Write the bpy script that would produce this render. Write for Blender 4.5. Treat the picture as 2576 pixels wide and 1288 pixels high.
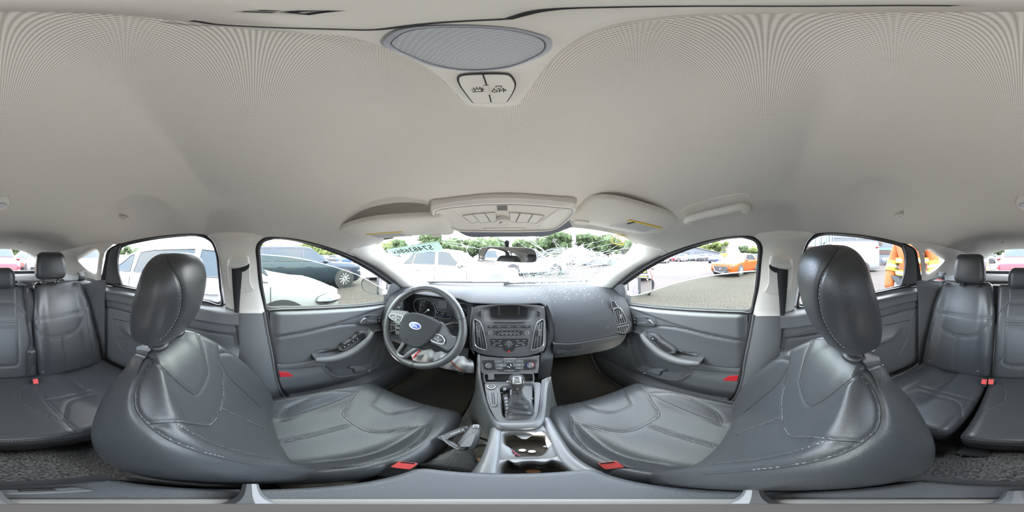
# Interior of a parked hatchback seen by a 360-degree camera standing on the centre armrest.
# Car frame: x right, y forward, z up, ground at z = 0.  Units: metres.
import bpy, bmesh, math, random
import numpy as np
from mathutils import Vector, Matrix, Euler
from mathutils.bvhtree import BVHTree
from math import sin, cos, tan, atan2, radians, degrees, pi, sqrt, exp

for o in list(bpy.data.objects):
    bpy.data.objects.remove(o)
scn = bpy.context.scene
COL = scn.collection

# ---------------------------------------------------------------- camera
CAM = Vector((0.018, 0.0, 1.25))
FPX = 1281.0                       # image column that looks straight ahead
cd = bpy.data.cameras.new('camera')
cam = bpy.data.objects.new('camera', cd)
COL.objects.link(cam)
cd.type = 'PANO'
cd.panorama_type = 'EQUIRECTANGULAR'
cd.clip_start = 0.005
cd.clip_end = 500
cam.location = CAM
cam.rotation_euler = (radians(90), 0, radians(-(1288 - FPX) * 360 / 2576))
scn.camera = cam

# ---------------------------------------------------------------- sky
SKY = 4.2
w = bpy.data.worlds.new('world')
scn.world = w
w.use_nodes = True
nt = w.node_tree
nt.nodes.clear()
N = nt.nodes.new
out = N('ShaderNodeOutputWorld')
bg = N('ShaderNodeBackground')
tc = N('ShaderNodeTexCoord')
noi = N('ShaderNodeTexNoise')
noi.inputs['Scale'].default_value = 3.2
noi.inputs['Detail'].default_value = 6
noi.inputs['Roughness'].default_value = .6
rmp = N('ShaderNodeValToRGB')
rmp.color_ramp.elements[0].position = .40
rmp.color_ramp.elements[0].color = (.62, .78, 1.0, 1)
rmp.color_ramp.elements[1].position = .58
rmp.color_ramp.elements[1].color = (1.0, .99, .97, 1)
nt.links.new(tc.outputs['Generated'], noi.inputs['Vector'])
nt.links.new(noi.outputs['Fac'], rmp.inputs['Fac'])
nt.links.new(rmp.outputs['Color'], bg.inputs['Color'])
bg.inputs['Strength'].default_value = SKY
nt.links.new(bg.outputs['Background'], out.inputs['Surface'])

# high thin-cloud sun
sl = bpy.data.lights.new('sun', 'SUN')
sl.energy = 2.0
sl.angle = radians(25)
sl.color = (1, .97, .92)
so = bpy.data.objects.new('sun', sl)
so.rotation_euler = (radians(42), radians(4), 0)
COL.objects.link(so)

vs = scn.view_settings
vs.view_transform = 'Standard'
vs.look = 'None'
vs.exposure = 2.05
vs.gamma = 1.0
vs.use_curve_mapping = False
cy = scn.cycles
cy.max_bounces = 10
cy.diffuse_bounces = 6
cy.glossy_bounces = 4
cy.transparent_max_bounces = 24
cy.transmission_bounces = 6
cy.caustics_reflective = False
cy.caustics_refractive = False
cy.sample_clamp_indirect = 6

# ---------------------------------------------------------------- pixel helpers (2576 x 1288 frame)
def ray(px, py):
    az = radians((px - FPX) * 360 / 2576)
    el = radians((644 - py) * 180 / 1288)
    return Vector((sin(az) * cos(el), cos(az) * cos(el), sin(el)))
def at_x(px, py, x):
    d = ray(px, py)
    return CAM + d * ((x - CAM.x) / d.x)
def at_y(px, py, y):
    d = ray(px, py)
    return CAM + d * ((y - CAM.y) / d.y)
def at_z(px, py, z):
    d = ray(px, py)
    return CAM + d * ((z - CAM.z) / d.z)
def at_r(px, py, r):              # horizontal distance
    d = ray(px, py)
    return CAM + d * (r / sqrt(d.x * d.x + d.y * d.y))
def at_pl(px, py, o, n):
    d = ray(px, py)
    return CAM + d * ((o - CAM).dot(n) / d.dot(n))

# ---------------------------------------------------------------- materials
def mat(name, col, rough=.5, metal=0.0, bump=0.0, scale=80.0, var=0.0, vscale=4.0, spec=.5,
        emit=None, trans=0.0, coat=0.0, col2=None, detail=4.0):
    m = bpy.data.materials.new(name)
    m.use_nodes = True
    t = m.node_tree
    b = t.nodes['Principled BSDF']
    c = (*col, 1)
    b.inputs['Base Color'].default_value = c
    b.inputs['Roughness'].default_value = rough
    b.inputs['Metallic'].default_value = metal
    b.inputs['Specular IOR Level'].default_value = spec
    b.inputs['Coat Weight'].default_value = coat
    b.inputs['Coat Roughness'].default_value = .05
    if trans:
        b.inputs['Transmission Weight'].default_value = trans
    if emit:
        b.inputs['Emission Color'].default_value = (*emit[0], 1)
        b.inputs['Emission Strength'].default_value = emit[1]
    tcn = None
    if var or bump:
        tcn = t.nodes.new('ShaderNodeTexCoord')
    if var:
        n = t.nodes.new('ShaderNodeTexNoise')
        n.inputs['Scale'].default_value = vscale
        n.inputs['Detail'].default_value = detail
        r = t.nodes.new('ShaderNodeValToRGB')
        a = col2 if col2 else tuple(x * (1 - var) for x in col)
        z = col if col2 else tuple(min(1, x * (1 + var)) for x in col)
        r.color_ramp.elements[0].position = .35
        r.color_ramp.elements[1].position = .65
        r.color_ramp.elements[0].color = (*a, 1)
        r.color_ramp.elements[1].color = (*z, 1)
        t.links.new(tcn.outputs['Object'], n.inputs['Vector'])
        t.links.new(n.outputs['Fac'], r.inputs['Fac'])
        t.links.new(r.outputs['Color'], b.inputs['Base Color'])
    if bump:
        n2 = t.nodes.new('ShaderNodeTexNoise')
        n2.inputs['Scale'].default_value = scale
        n2.inputs['Detail'].default_value = 3
        bp = t.nodes.new('ShaderNodeBump')
        bp.inputs['Strength'].default_value = bump
        bp.inputs['Distance'].default_value = .002
        t.links.new(tcn.outputs['Object'], n2.inputs['Vector'])
        t.links.new(n2.outputs['Fac'], bp.inputs['Height'])
        t.links.new(bp.outputs['Normal'], b.inputs['Normal'])
    return m

def glass_mat(name, tint=(.96, .98, .97), refl=.03, rough=0.0):
    m = bpy.data.materials.new(name)
    m.use_nodes = True
    t = m.node_tree
    t.nodes.clear()
    o = t.nodes.new('ShaderNodeOutputMaterial')
    tr = t.nodes.new('ShaderNodeBsdfTransparent')
    tr.inputs['Color'].default_value = (*tint, 1)
    gl = t.nodes.new('ShaderNodeBsdfGlossy')
    gl.inputs['Roughness'].default_value = rough
    lwn = t.nodes.new('ShaderNodeLayerWeight')
    lwn.inputs['Blend'].default_value = .5
    pw = t.nodes.new('ShaderNodeMath')
    pw.operation = 'POWER'
    pw.inputs[1].default_value = 4
    t.links.new(lwn.outputs['Facing'], pw.inputs[0])
    lw = t.nodes.new('ShaderNodeMath')
    lw.operation = 'MULTIPLY_ADD'
    lw.inputs[1].default_value = .6
    lw.inputs[2].default_value = refl
    t.links.new(pw.outputs[0], lw.inputs[0])
    mx = t.nodes.new('ShaderNodeMixShader')
    t.links.new(lw.outputs[0], mx.inputs['Fac'])
    t.links.new(tr.outputs['BSDF'], mx.inputs[1])
    t.links.new(gl.outputs['BSDF'], mx.inputs[2])
    t.links.new(mx.outputs['Shader'], o.inputs['Surface'])
    return m

def translucent(m, k):
    """let part of the light through, as thin paper or crushed glass does"""
    t = m.node_tree
    b = t.nodes['Principled BSDF']
    tr = t.nodes.new('ShaderNodeBsdfTranslucent')
    tr.inputs['Color'].default_value = b.inputs['Base Color'].default_value
    mx = t.nodes.new('ShaderNodeMixShader')
    mx.inputs['Fac'].default_value = k
    t.links.new(b.outputs['BSDF'], mx.inputs[1])
    t.links.new(tr.outputs['BSDF'], mx.inputs[2])
    t.links.new(mx.outputs['Shader'], t.nodes['Material Output'].inputs['Surface'])
    return m

def weave_mat(name, col, dark, period):
    """knitted headliner cloth: small dark pits between raised loops"""
    m = mat(name, col, .95, spec=.15)
    t = m.node_tree
    b = t.nodes['Principled BSDF']
    tcn = t.nodes.new('ShaderNodeTexCoord')
    sep = t.nodes.new('ShaderNodeSeparateXYZ')
    t.links.new(tcn.outputs['Object'], sep.inputs['Vector'])
    def M(op, a, bb=None):
        n = t.nodes.new('ShaderNodeMath')
        n.operation = op
        for i, v in enumerate((a, bb)):
            if v is None:
                continue
            if isinstance(v, (int, float)):
                n.inputs[i].default_value = v
            else:
                t.links.new(v, n.inputs[i])
        return n.outputs[0]
    k = 2 * pi / period
    u = M('ADD', sep.outputs['X'], sep.outputs['Y'])
    v = M('SUBTRACT', sep.outputs['X'], sep.outputs['Y'])
    s = M('MULTIPLY', M('SINE', M('MULTIPLY', u, k * .7)), M('SINE', M('MULTIPLY', v, k * .7)))
    r = t.nodes.new('ShaderNodeValToRGB')
    r.color_ramp.elements[0].position = .12
    r.color_ramp.elements[1].position = .55
    r.color_ramp.elements[0].color = (*dark, 1)
    r.color_ramp.elements[1].color = (*col, 1)
    t.links.new(M('ADD', M('MULTIPLY', s, .5), .5), r.inputs['Fac'])
    t.links.new(r.outputs['Color'], b.inputs['Base Color'])
    return m

MT = {}
MT['liner'] = weave_mat('headliner_knit', (.93, .89, .83), (.40, .375, .335), .0024)
MT['beige'] = mat('beige_plastic', (.84, .81, .74), .55, bump=.08, scale=900)
MT['beige_light'] = mat('pale_pillar_plastic', (.86, .83, .77), .5, bump=.06, scale=900)
MT['leather'] = mat('black_leather', (.045, .048, .0525), .36, bump=.22, scale=420, spec=.55)
MT['leather2'] = mat('black_leather_smooth', (.060, .063, .068), .38, bump=.12, scale=300, spec=.55)
MT['seam'] = mat('leather_seam', (.028, .03, .033), .7)
MT['thread'] = mat('grey_thread', (.34, .35, .36), .8)
MT['dash'] = mat('charcoal_soft_plastic', (.046, .0485, .0525), .65, bump=.15, scale=700, spec=.06)
MT['door'] = mat('charcoal_door_plastic', (.132, .138, .144), .5, bump=.12, scale=700)
MT['door2'] = mat('dark_door_insert', (.104, .110, .116), .55, bump=.12, scale=700)
MT['plastic'] = mat('dark_plastic', (.112, .116, .122), .45, bump=.06, scale=500)
MT['black'] = mat('black_plastic', (.024, .025, .028), .4)
MT['matblack'] = mat('black_rubber', (.02, .02, .022), .75)
MT['gloss'] = mat('gloss_black', (.01, .01, .012), .12, coat=.3)
MT['armgrey'] = mat('grey_armrest', (.11, .115, .12), .45)
MT['silver'] = mat('satin_silver', (.42, .43, .45), .32, metal=.85)
MT['chrome'] = mat('chrome', (.8, .8, .82), .1, metal=1)
MT['graytrim'] = mat('grey_satin_trim', (.16, .163, .172), .4, metal=.2)
MT['carpet'] = mat('grey_carpet', (.125, .125, .125), .95, bump=1.0, scale=260, var=.7, vscale=190, spec=.1)
MT['carpet2'] = mat('dirty_dark_carpet', (.036, .035, .034), .95, bump=.8, scale=240, var=.5, vscale=9, col2=(.040, .034, .026), spec=.1)
MT['shelf'] = mat('grey_shelf_fabric', (.18,.18,.185), .9, bump=.5, scale=500, var=.3, vscale=160)
MT['white'] = mat('white_plastic', (.75, .75, .76), .5)
MT['label'] = mat('white_label', (.78, .78, .77), .6)
MT['ink'] = mat('dark_ink', (.02, .02, .022), .6)
MT['greyink'] = mat('grey_ink', (.30, .30, .31), .6)
MT['whiteink'] = mat('white_ink', (.8, .8, .8), .6)
MT['yellow'] = mat('yellow_ink', (.85, .55, .02), .6)
MT['red'] = mat('red_plastic', (.62, .03, .03), .4)
MT['redglass'] = mat('red_reflector', (.55, .01, .02), .15, coat=.5)
MT['blue'] = mat('blue_enamel', (.015, .06, .32), .15, coat=.6)
MT['belt'] = mat('black_belt_webbing', (.03, .031, .033), .7, bump=.5, scale=900)
MT['buckle_red'] = mat('red_buckle_button', (.85, .12, .11), .35)
MT['glass'] = glass_mat('window_glass')
MT['glass_side'] = glass_mat('green_side_glass', (.70, .76, .66))
MT['screenglass'] = mat('dark_screen', (.014, .014, .012), .45, spec=.2)
MT['mirror'] = mat('mirror_glass', (.82, .84, .85), .02, metal=1)
MT['lens'] = mat('lamp_lens', (.55, .58, .64), .18, bump=.15, scale=120, spec=.6)
MT['body'] = mat('silver_lilac_paint', (.30, .27, .28), .25, metal=.2, coat=.6)
MT['airbag'] = mat('airbag_nylon', (.42, .43, .44), .75, bump=.7, scale=45, var=.15, vscale=20)
MT['orangethread'] = mat('rust_thread', (.5, .12, .05), .8)
MT['copper'] = mat('copper_coin', (.45, .24, .13), .4, metal=.6)
MT['nickel'] = mat('nickel_coin', (.62, .60, .54), .35, metal=.6)
MT['pink'] = mat('pink_plastic', (.6, .1, .25), .4)

# ---------------------------------------------------------------- mesh builder
class MB:
    def __init__(s, M=None):
        s.v = []
        s.f = []
        s.M = M
    def add(s, vs, fs):
        b = len(s.v)
        if s.M is not None:
            vs = [s.M @ Vector(p) for p in vs]
        s.v += [Vector(p) for p in vs]
        s.f += [[i + b for i in f] for f in fs]
        return s
    def grid(s, P, cu=False, cv=False, flip=False):
        n, m = len(P), len(P[0])
        vs = [p for r in P for p in r]
        fs = []
        for i in range(n if cu else n - 1):
            for j in range(m if cv else m - 1):
                a, b = i * m + j, i * m + (j + 1) % m
                c, d = ((i + 1) % n) * m + (j + 1) % m, ((i + 1) % n) * m + j
                fs.append([a, d, c, b] if flip else [a, b, c, d])
        return s.add(vs, fs)
    def box(s, c, sz, R=None):
        x, y, z = sz[0] / 2, sz[1] / 2, sz[2] / 2
        vs = [Vector((i, j, k)) for i in (-x, x) for j in (-y, y) for k in (-z, z)]
        if R is not None:
            vs = [R @ p for p in vs]
        vs = [p + Vector(c) for p in vs]
        return s.add(vs, [[0, 1, 3, 2], [4, 6, 7, 5], [0, 4, 5, 1], [2, 3, 7, 6], [0, 2, 6, 4], [1, 5, 7, 3]])
    def tube(s, path, r, n=8, closed=False, cap=True, flat=None, up=None):
        P = [Vector(p) for p in path]
        k = len(P)
        rows = []
        prev = None
        for i in range(k):
            if closed:
                t = P[(i + 1) % k] - P[i - 1]
            else:
                t = P[min(i + 1, k - 1)] - P[max(i - 1, 0)]
            if t.length < 1e-9:
                t = Vector((0, 0, 1))
            t.normalize()
            if up is not None:
                a = Vector(up)
                a = a - t * a.dot(t)
            elif prev is None:
                a = t.orthogonal()
            else:
                a = prev - t * prev.dot(t)
            if a.length < 1e-6:
                a = t.orthogonal()
            a.normalize()
            prev = a
            b = t.cross(a)
            rr = r[i] if isinstance(r, (list, tuple)) else r
            f = flat if flat else 1.0
            rows.append([P[i] + a * (cos(q) * rr * f) + b * (sin(q) * rr) for q in [2 * pi * j / n for j in range(n)]])
        base = len(s.v)
        s.grid(rows, cu=closed, cv=True)
        if cap and not closed:
            s.f.append([base + j for j in range(n)][::-1])
            s.f.append([base + (k - 1) * n + j for j in range(n)])
        return s
    def prism(s, poly, vec, both=True):
        P = [Vector(p) for p in poly]
        v = Vector(vec)
        n = len(P)
        fs = [[i, (i + 1) % n, n + (i + 1) % n, n + i] for i in range(n)]
        fs.append(list(range(n))[::-1])
        fs.append([n + i for i in range(n)])
        return s.add(P + [p + v for p in P], fs)
    def lathe(s, prof, n=24, M=None, arc=2 * pi):
        rows = []
        full = arc > 6.28
        for j in range(n if full else n + 1):
            a = arc * j / n
            row = [Vector((r * cos(a), r * sin(a), h)) for r, h in prof]
            if M is not None:
                row = [M @ p for p in row]
            rows.append(row)
        return s.grid(rows, cu=full)
    def ico(s, c, r, sub=2, sc=(1, 1, 1), R=None, jit=0, rng=None):
        bm = bmesh.new()
        bmesh.ops.create_icosphere(bm, subdivisions=sub, radius=1)
        vs = []
        for q in bm.verts:
            p = q.co.copy()
            if jit:
                p *= 1 + rng.uniform(-jit, jit)
            p = Vector((p.x * sc[0], p.y * sc[1], p.z * sc[2])) * r
            if R is not None:
                p = R @ p
            vs.append(p + Vector(c))
        fs = [[x.index for x in f.verts] for f in bm.faces]
        bm.free()
        return s.add(vs, fs)
    def mesh(s, name, smooth=35):
        me = bpy.data.meshes.new(name)
        me.from_pydata([tuple(p) for p in s.v], [], s.f)
        me.validate()
        bm = bmesh.new()
        bm.from_mesh(me)
        bmesh.ops.recalc_face_normals(bm, faces=bm.faces)
        bm.to_mesh(me)
        bm.free()
        if smooth:
            me.polygons.foreach_set('use_smooth', [True] * len(me.polygons))
            me.set_sharp_from_angle(angle=radians(smooth))
        return me
    def build(s, name, m, parent=None, smooth=35, bevel=0, seg=2, solid=0, subd=0):
        me = s.mesh(name, smooth)
        me.materials.append(MT[m] if isinstance(m, str) else m)
        return link(name, me, parent, bevel, seg, solid, subd)
    def bvh(s):
        return BVHTree.FromPolygons([tuple(p) for p in s.v], s.f)

def link(name, me, parent=None, bevel=0, seg=2, solid=0, subd=0):
    o = bpy.data.objects.new(name, me)
    COL.objects.link(o)
    if parent is not None:
        o.parent = parent
        pm = WM.get(parent.name)
        if pm is not None:
            o.matrix_parent_inverse = pm.inverted()
    if solid:
        md = o.modifiers.new('solid', 'SOLIDIFY')
        md.thickness = solid
        md.offset = 0
    if subd:
        md = o.modifiers.new('subd', 'SUBSURF')
        md.levels = subd
        md.render_levels = subd
    if bevel:
        md = o.modifiers.new('bevel', 'BEVEL')
        md.width = bevel
        md.segments = seg
        md.limit_method = 'ANGLE'
        md.angle_limit = radians(40)
        md.harden_normals = False
    return o
WM = {}
def thing(name, label, cat, loc=(0, 0, 0), group=None, kind=None, rot=None):
    o = bpy.data.objects.new(name, None)
    o.empty_display_size = .05
    COL.objects.link(o)
    o.location = loc
    M = Matrix.Translation(Vector(loc))
    if rot is not None:
        o.rotation_euler = rot
        M = M @ Euler(rot).to_matrix().to_4x4()
    WM[o.name] = M
    tag(o, label, cat, group, kind)
    return o
def tag(o, label=None, cat=None, group=None, kind=None):
    if label: o['label'] = label
    if cat: o['category'] = cat
    if group: o['group'] = group
    if kind: o['kind'] = kind
    return o
def lab(o, s):
    o['label'] = s
    return o

def lerp(a, b, t):
    return a + (b - a) * t
def sstep(a, b, x):
    t = max(0.0, min(1.0, (x - a) / (b - a)))
    return t * t * (3 - 2 * t)
def interp(xs, ys, x):
    return float(np.interp(x, xs, ys))
def catmull(P, n, closed=False, raw=0):
    """resample a polyline through P with a Catmull-Rom curve to n points, even arc length"""
    P = [Vector(p) for p in P]
    k = len(P)
    out = []
    segs = k if closed else k - 1
    for i in range(segs):
        if closed:
            p0, p1, p2, p3 = P[i - 1], P[i], P[(i + 1) % k], P[(i + 2) % k]
        else:
            p1, p2 = P[i], P[i + 1]
            p0 = P[i - 1] if i > 0 else p1 * 2 - p2
            p3 = P[i + 2] if i + 2 < k else p2 * 2 - p1
        for j in range(12):
            t = j / 12
            out.append(.5 * ((2 * p1) + (p2 - p0) * t + (2 * p0 - 5 * p1 + 4 * p2 - p3) * t * t + (3 * p1 - p0 - 3 * p2 + p3) * t ** 3))
    out.append(P[0].copy() if closed else P[-1].copy())
    return out[::raw] if raw else resample(out, n, closed)
def resample(P, n, closed=False):
    """P already includes the closing point when closed; even arc-length resample"""
    L = [0.0]
    for a, b in zip(P, P[1:]):
        L.append(L[-1] + (b - a).length)
    tot = L[-1]
    res = []
    j = 0
    for i in range(n):
        t = tot * i / (n if closed else n - 1)
        while j < len(L) - 2 and L[j + 1] < t:
            j += 1
        d = L[j + 1] - L[j]
        res.append(P[j].lerp(P[j + 1], (t - L[j]) / d if d > 1e-12 else 0))
    return res
def pcurve(pix, n, closed=False):
    """smooth curve in pixel space"""
    return [(p.x, p.y) for p in catmull([(a, b, 0) for a, b in pix], n, closed)]
def mir(p):
    return Vector((-p[0], p[1], p[2]))
def frame(o, u, v):
    """matrix with local x along u, local y along v, local z their normal"""
    u = Vector(u).normalized()
    w_ = u.cross(Vector(v)).normalized()
    v2 = w_.cross(u)
    M = Matrix((u, v2, w_)).transposed().to_4x4()
    M.translation = Vector(o)
    return M
def onp(px, py, M):
    """pixel to local (u, v) on the plane of M"""
    p = at_pl(px, py, M.translation, M.to_3x3() @ Vector((0, 0, 1)))
    q = M.inverted() @ p
    return q.x, q.y
def text(s, size, M, m, parent=None, name='lettering', ext=.0004, align='CENTER', shear=0, sx=1):
    c = bpy.data.curves.new(name, 'FONT')
    c.body = s
    c.size = size
    c.extrude = ext
    c.align_x = align
    c.align_y = 'CENTER'
    c.shear = shear
    c.resolution_u = 2
    t = bpy.data.objects.new(name, c)
    COL.objects.link(t)
    bpy.context.view_layer.update()
    me = bpy.data.meshes.new_from_object(t)
    bpy.data.objects.remove(t)
    bpy.data.curves.remove(c)
    me.transform(M @ Matrix.Diagonal((sx, 1, 1, 1)))
    me.name = name
    me.materials.clear()
    me.materials.append(MT[m] if isinstance(m, str) else m)
    return link(name, me, parent)
def rrect(w, h, r, n=4):
    pts = []
    for cx, cy_, a0 in ((w / 2 - r, h / 2 - r, 0), (-w / 2 + r, h / 2 - r, 90), (-w / 2 + r, -h / 2 + r, 180), (w / 2 - r, -h / 2 + r, 270)):
        for i in range(n + 1):
            a = radians(a0 + 90 * i / n)
            pts.append((cx + r * cos(a), cy_ + r * sin(a)))
    return pts
def poly3(pts, z=0):
    return [Vector((a, b, z)) for a, b in pts]
def drape(pix, bvh, n=40, off=.0006, closed=False, smooth=True):
    """project a pixel polyline onto a built surface along the lines of sight"""
    pts = pcurve(pix, n, closed) if smooth else pix
    out = []
    for a, b in pts:
        h = bvh.ray_cast(CAM, ray(a, b))
        if h[0] is not None:
            nn = h[1]
            if nn.dot(ray(a, b)) > 0:
                nn = -nn
            out.append(h[0] + nn * off)
    return out
# ================================================================ body shell: side surface, roof, glass, pillars
def SX(y, z):
    b = .72 if z <= 1.0 else .72 - .45 * (z - 1.0)
    if y > .55: b -= .25 * (y - .55) ** 2
    if y < -.5: b -= .11 * (-.5 - y) ** 1.3
    return b
def side_pt(px, py, off=0.0):
    """pixel on the left side surface (off = distance inboard)"""
    x = -.66
    for _ in range(14):
        p = at_x(px, py, x)
        x = -(SX(p.y, p.z) - off)
    return at_x(px, py, x)
def mirrored(mb):
    r = MB()
    r.v = [mir(p) for p in mb.v]
    r.f = [f[::-1] for f in mb.f]
    return r
def c5(x, y): return (640 + x / 2.8, 560 + y / 2.8)
def c4(x, y): return (200 + x / 2.0125, 560 + y / 2.0125)
def c1(x, y): return (900 + x / 3.22, 550 + y / 3.22)
def c2(x, y): return (1150 + x / 3.22, 700 + y / 3.22)
def c3(x, y): return (900 + x / 4.954, 680 + y / 4.954)
def c6(x, y): return (1500 + x / 2.927, 560 + y / 2.927)
def c7(x, y): return (1900 + x / 1.9515, 560 + y / 1.9515)
def c8(x, y): return (680 + x / 4.155, 920 + y / 4.155)

F_GLASS = [(673, 771), (668, 752), (661, 710), (656, 650), (655, 626), (664, 610), (686, 602.5), (712, 602), (758, 610), (819, 628), (872, 649), (926, 678), (972, 709), (1001, 732), (1003, 742), (990, 753), (920, 763), (840, 768), (760, 771), (690, 773)]
F_OUTER = [(666, 786), (660, 757), (650, 712), (644, 652), (642, 625), (653, 604), (682, 596), (712, 596), (760, 603), (823, 620), (878, 640), (933, 668), (981, 700), (1014, 728), (1017, 742), (996, 762), (920, 772), (840, 777), (760, 780), (690, 782)]
R_GLASS = [c4(713, 398), c4(707, 320), c4(700, 245), c4(692, 170), c4(672, 112), c4(640, 84), c4(590, 69), c4(520, 70), c4(400, 82), c4(290, 102), c4(215, 123), c4(197, 150), c4(190, 190), c4(194, 250), c4(210, 305), c4(225, 315), c4(330, 338), c4(450, 360), c4(560, 378), c4(650, 391)]
R_OUTER = [c4(728, 428), c4(721, 340), c4(714, 250), c4(706, 170), c4(684, 104), c4(648, 68), c4(596, 54), c4(524, 55), c4(400, 66), c4(280, 87), c4(190, 114), c4(150, 140), c4(136, 190), c4(122, 255), c4(112, 300), c4(150, 316), c4(320, 348), c4(450, 371), c4(560, 390), c4(650, 404)]
Q_GLASS = [(243.5, 628), (251, 635.6), (250, 655), (243, 686), (228, 682), (217, 675), (199, 657), (200, 652), (217, 642), (235, 630.5)]

def loop3(pix, n, off=0.0):
    return [side_pt(a, b, off) for a, b in pcurve(pix, n, True)]

def ring(mb, A, B, mid=None, push=0):
    rows = [A]
    if mid:
        rows.append([a.lerp(b, .5) + Vector((push, 0, 0)) for a, b in zip(A, B)])
    rows.append(B)
    mb.grid(rows, cv=True)
    return mb

NB = 110
fg, fo = loop3(F_GLASS, NB), loop3(F_OUTER, NB)
rg, ro = loop3(R_GLASS, NB), loop3(R_OUTER, NB)
qg = loop3(Q_GLASS, 60)
_top = sorted([(p.y, p.z) for p in fo if p.z > 1.2 and p.y > .12] + [(p.y, p.z) for p in ro if p.z > 1.25 and -.62 < p.y < -.2])
_top = [p for p in _top if p[0] < .44]
Z_RAIL_Y = [-1.95, -1.5, -1.2, -.9, -.72] + [p[0] for p in _top] + [.47, .57, .70]
Z_RAIL_Z = [1.16, 1.245, 1.29, 1.312, 1.318] + [p[1] - .011 for p in _top] + [1.262, 1.322, 1.322]
ZC_Y = [-1.95, -1.75, -1.3, -.8, -.3, .06, .2, .35, .45, .55, .66]
ZC_Z = [1.325, 1.352, 1.40, 1.437, 1.455, 1.455, 1.447, 1.430, 1.412, 1.386, 1.352]
def z_rail(y): return interp(Z_RAIL_Y, Z_RAIL_Z, y)
def x_rail(y): return SX(y, z_rail(y)) - .008
def roof_z(x, y):
    zc, zr = interp(ZC_Y, ZC_Z, y), z_rail(y)
    q = min(1, abs(x) / x_rail(y))
    z = zc - (zc - zr) * (.25 * q ** 2 + .75 * q ** 4.5)
    z -= .030 * exp(-(abs(x) / .215) ** 5) * sstep(.12, .36, y) * (1 - sstep(.46, .58, y))
    return z

# ---- headliner
mb = MB()
P = []
for t in np.linspace(0, 1, 80):
    row = []
    for q in np.linspace(-1, 1, 73):
        y = lerp(-1.9, .60 - .05 * abs(q) ** 2.5, t)
        row.append(Vector((q * x_rail(y), y, roof_z(q * x_rail(y), y))))
    P.append(row)
mb.grid(P)
roof_bvh = mb.bvh()
ceil = mb.build('ceiling', 'liner', smooth=80)
tag(ceil, 'warm grey knitted cloth headliner covering the whole roof', 'headliner', kind='structure')
# outer roof skin
mb = MB()
mb.grid([[p + Vector((p.x * .10, 0, .045)) for p in r] for r in P])
mb.grid([[P[i][j] + Vector((P[i][j].x * .10 * k, 0, .045 * k)) for i in range(len(P))] for k in (0, 1) for j in (0,)])
mb.grid([[P[i][-1] + Vector((P[i][-1].x * .10 * k, 0, .045 * k)) for i in range(len(P))] for k in (0, 1)])
mb.grid([[P[-1][j] + Vector((P[-1][j].x * .10 * k, 0.02 * k, .045 * k)) for j in range(73)] for k in (0, 1)])
o = mb.build('trim_1', 'body', smooth=80)
tag(o, 'painted outer roof skin above the headliner', 'roof', kind='structure')

# ---- windscreen surface
def ws_y(x, z):
    return 1.10 - .25 * x * x - (z - 1.06) / .577
def ws_pt(px, py, off=0.0):
    p = at_y(px, py, .8)
    for _ in range(25):
        p = at_y(px, py, .5 * p.y + .5 * (ws_y(p.x, p.z) - off))
    return p
def ws_bulge(x, z):
    """the cracked glass sags inwards around the impact in front of the passenger"""
    d2 = ((x - .17) / .19) ** 2 + ((z - 1.12) / .075) ** 2
    return .035 * exp(-d2)
mb = MB()
rows = []
for k in range(31):
    z = lerp(1.03, 1.385, k / 30)
    row = []
    for i in range(61):
        x = lerp(-.70, .70, i / 60) * lerp(1, .87, k / 30)
        row.append(Vector((x, ws_y(x, z) - ws_bulge(x, z), z)))
    rows.append(row)
mb.grid(rows)
ws_bvh = mb.bvh()
ws = mb.build('window_1', 'glass', smooth=80)
tag(ws, 'large raked windscreen, shattered into a web in front of the passenger seat', 'windscreen', kind='structure')

# ---- windscreen crack web (draped on the glass)
MT['crack'] = translucent(mat('crushed_glass_edges', (.80, .87, .85), .35, spec=.5), .6)
MT['crack2'] = translucent(mat('green_glass_crumbs', (.40, .58, .53), .3, spec=.5), .6)
rng = random.Random(7)
cr = MB()
cr2 = MB()
IC = (1425, 690)
def crackline(pix, r, target):
    pts = drape(pix, ws_bvh, n=max(4, len(pix) * 3), off=.0012)
    if len(pts) > 2:
        target.tube(pts, r, n=3, cap=False)
for i in range(54):                                       # long radial cracks
    a = 2 * pi * i / 54 + rng.uniform(-.06, .06)
    L = rng.uniform(.85, 1.1)
    rx, ry = 128 * L, 66 * L
    up = sin(a) < 0
    if up and rng.random() < .75:
        rx, ry = rx * rng.uniform(1.1, 2.0), ry * rng.uniform(1.1, 1.75)
    s0 = rng.uniform(.12, .3)
    pix = []
    for t in (s0, .4, .6, .8, 1.0):
        j = 3 * t
        pix.append((IC[0] + cos(a) * rx * t + rng.uniform(-j, j), IC[1] + sin(a) * ry * t - 12 * (1 - t) + rng.uniform(-j, j) * .6))
    pix = [q for q in pix if q[1] < 716 and q[1] > 592 and 1140 < q[0] < 1600]
    if len(pix) > 2:
        crackline(pix, rng.uniform(.0004, .0007), cr)
for k in range(26):                                       # rings
    s = .14 + .86 * (k / 25) ** .8
    for seg in range(9):
        a0 = 2 * pi * seg / 9 + rng.uniform(-.2, .2)
        if rng.random() < .18:
            continue
        pix = []
        for q in range(6):
            a = a0 + q * .16
            rr = s * (1 + rng.uniform(-.02, .02))
            pix.append((IC[0] + cos(a) * 122 * rr + 4, IC[1] + sin(a) * 62 * rr - 14 * (1 - s) - 6))
        pix = [p for p in pix if p[1] < 716 and p[1] > 600]
        if len(pix) > 3:
            crackline(pix, rng.uniform(.0003, .00055), cr)
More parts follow.
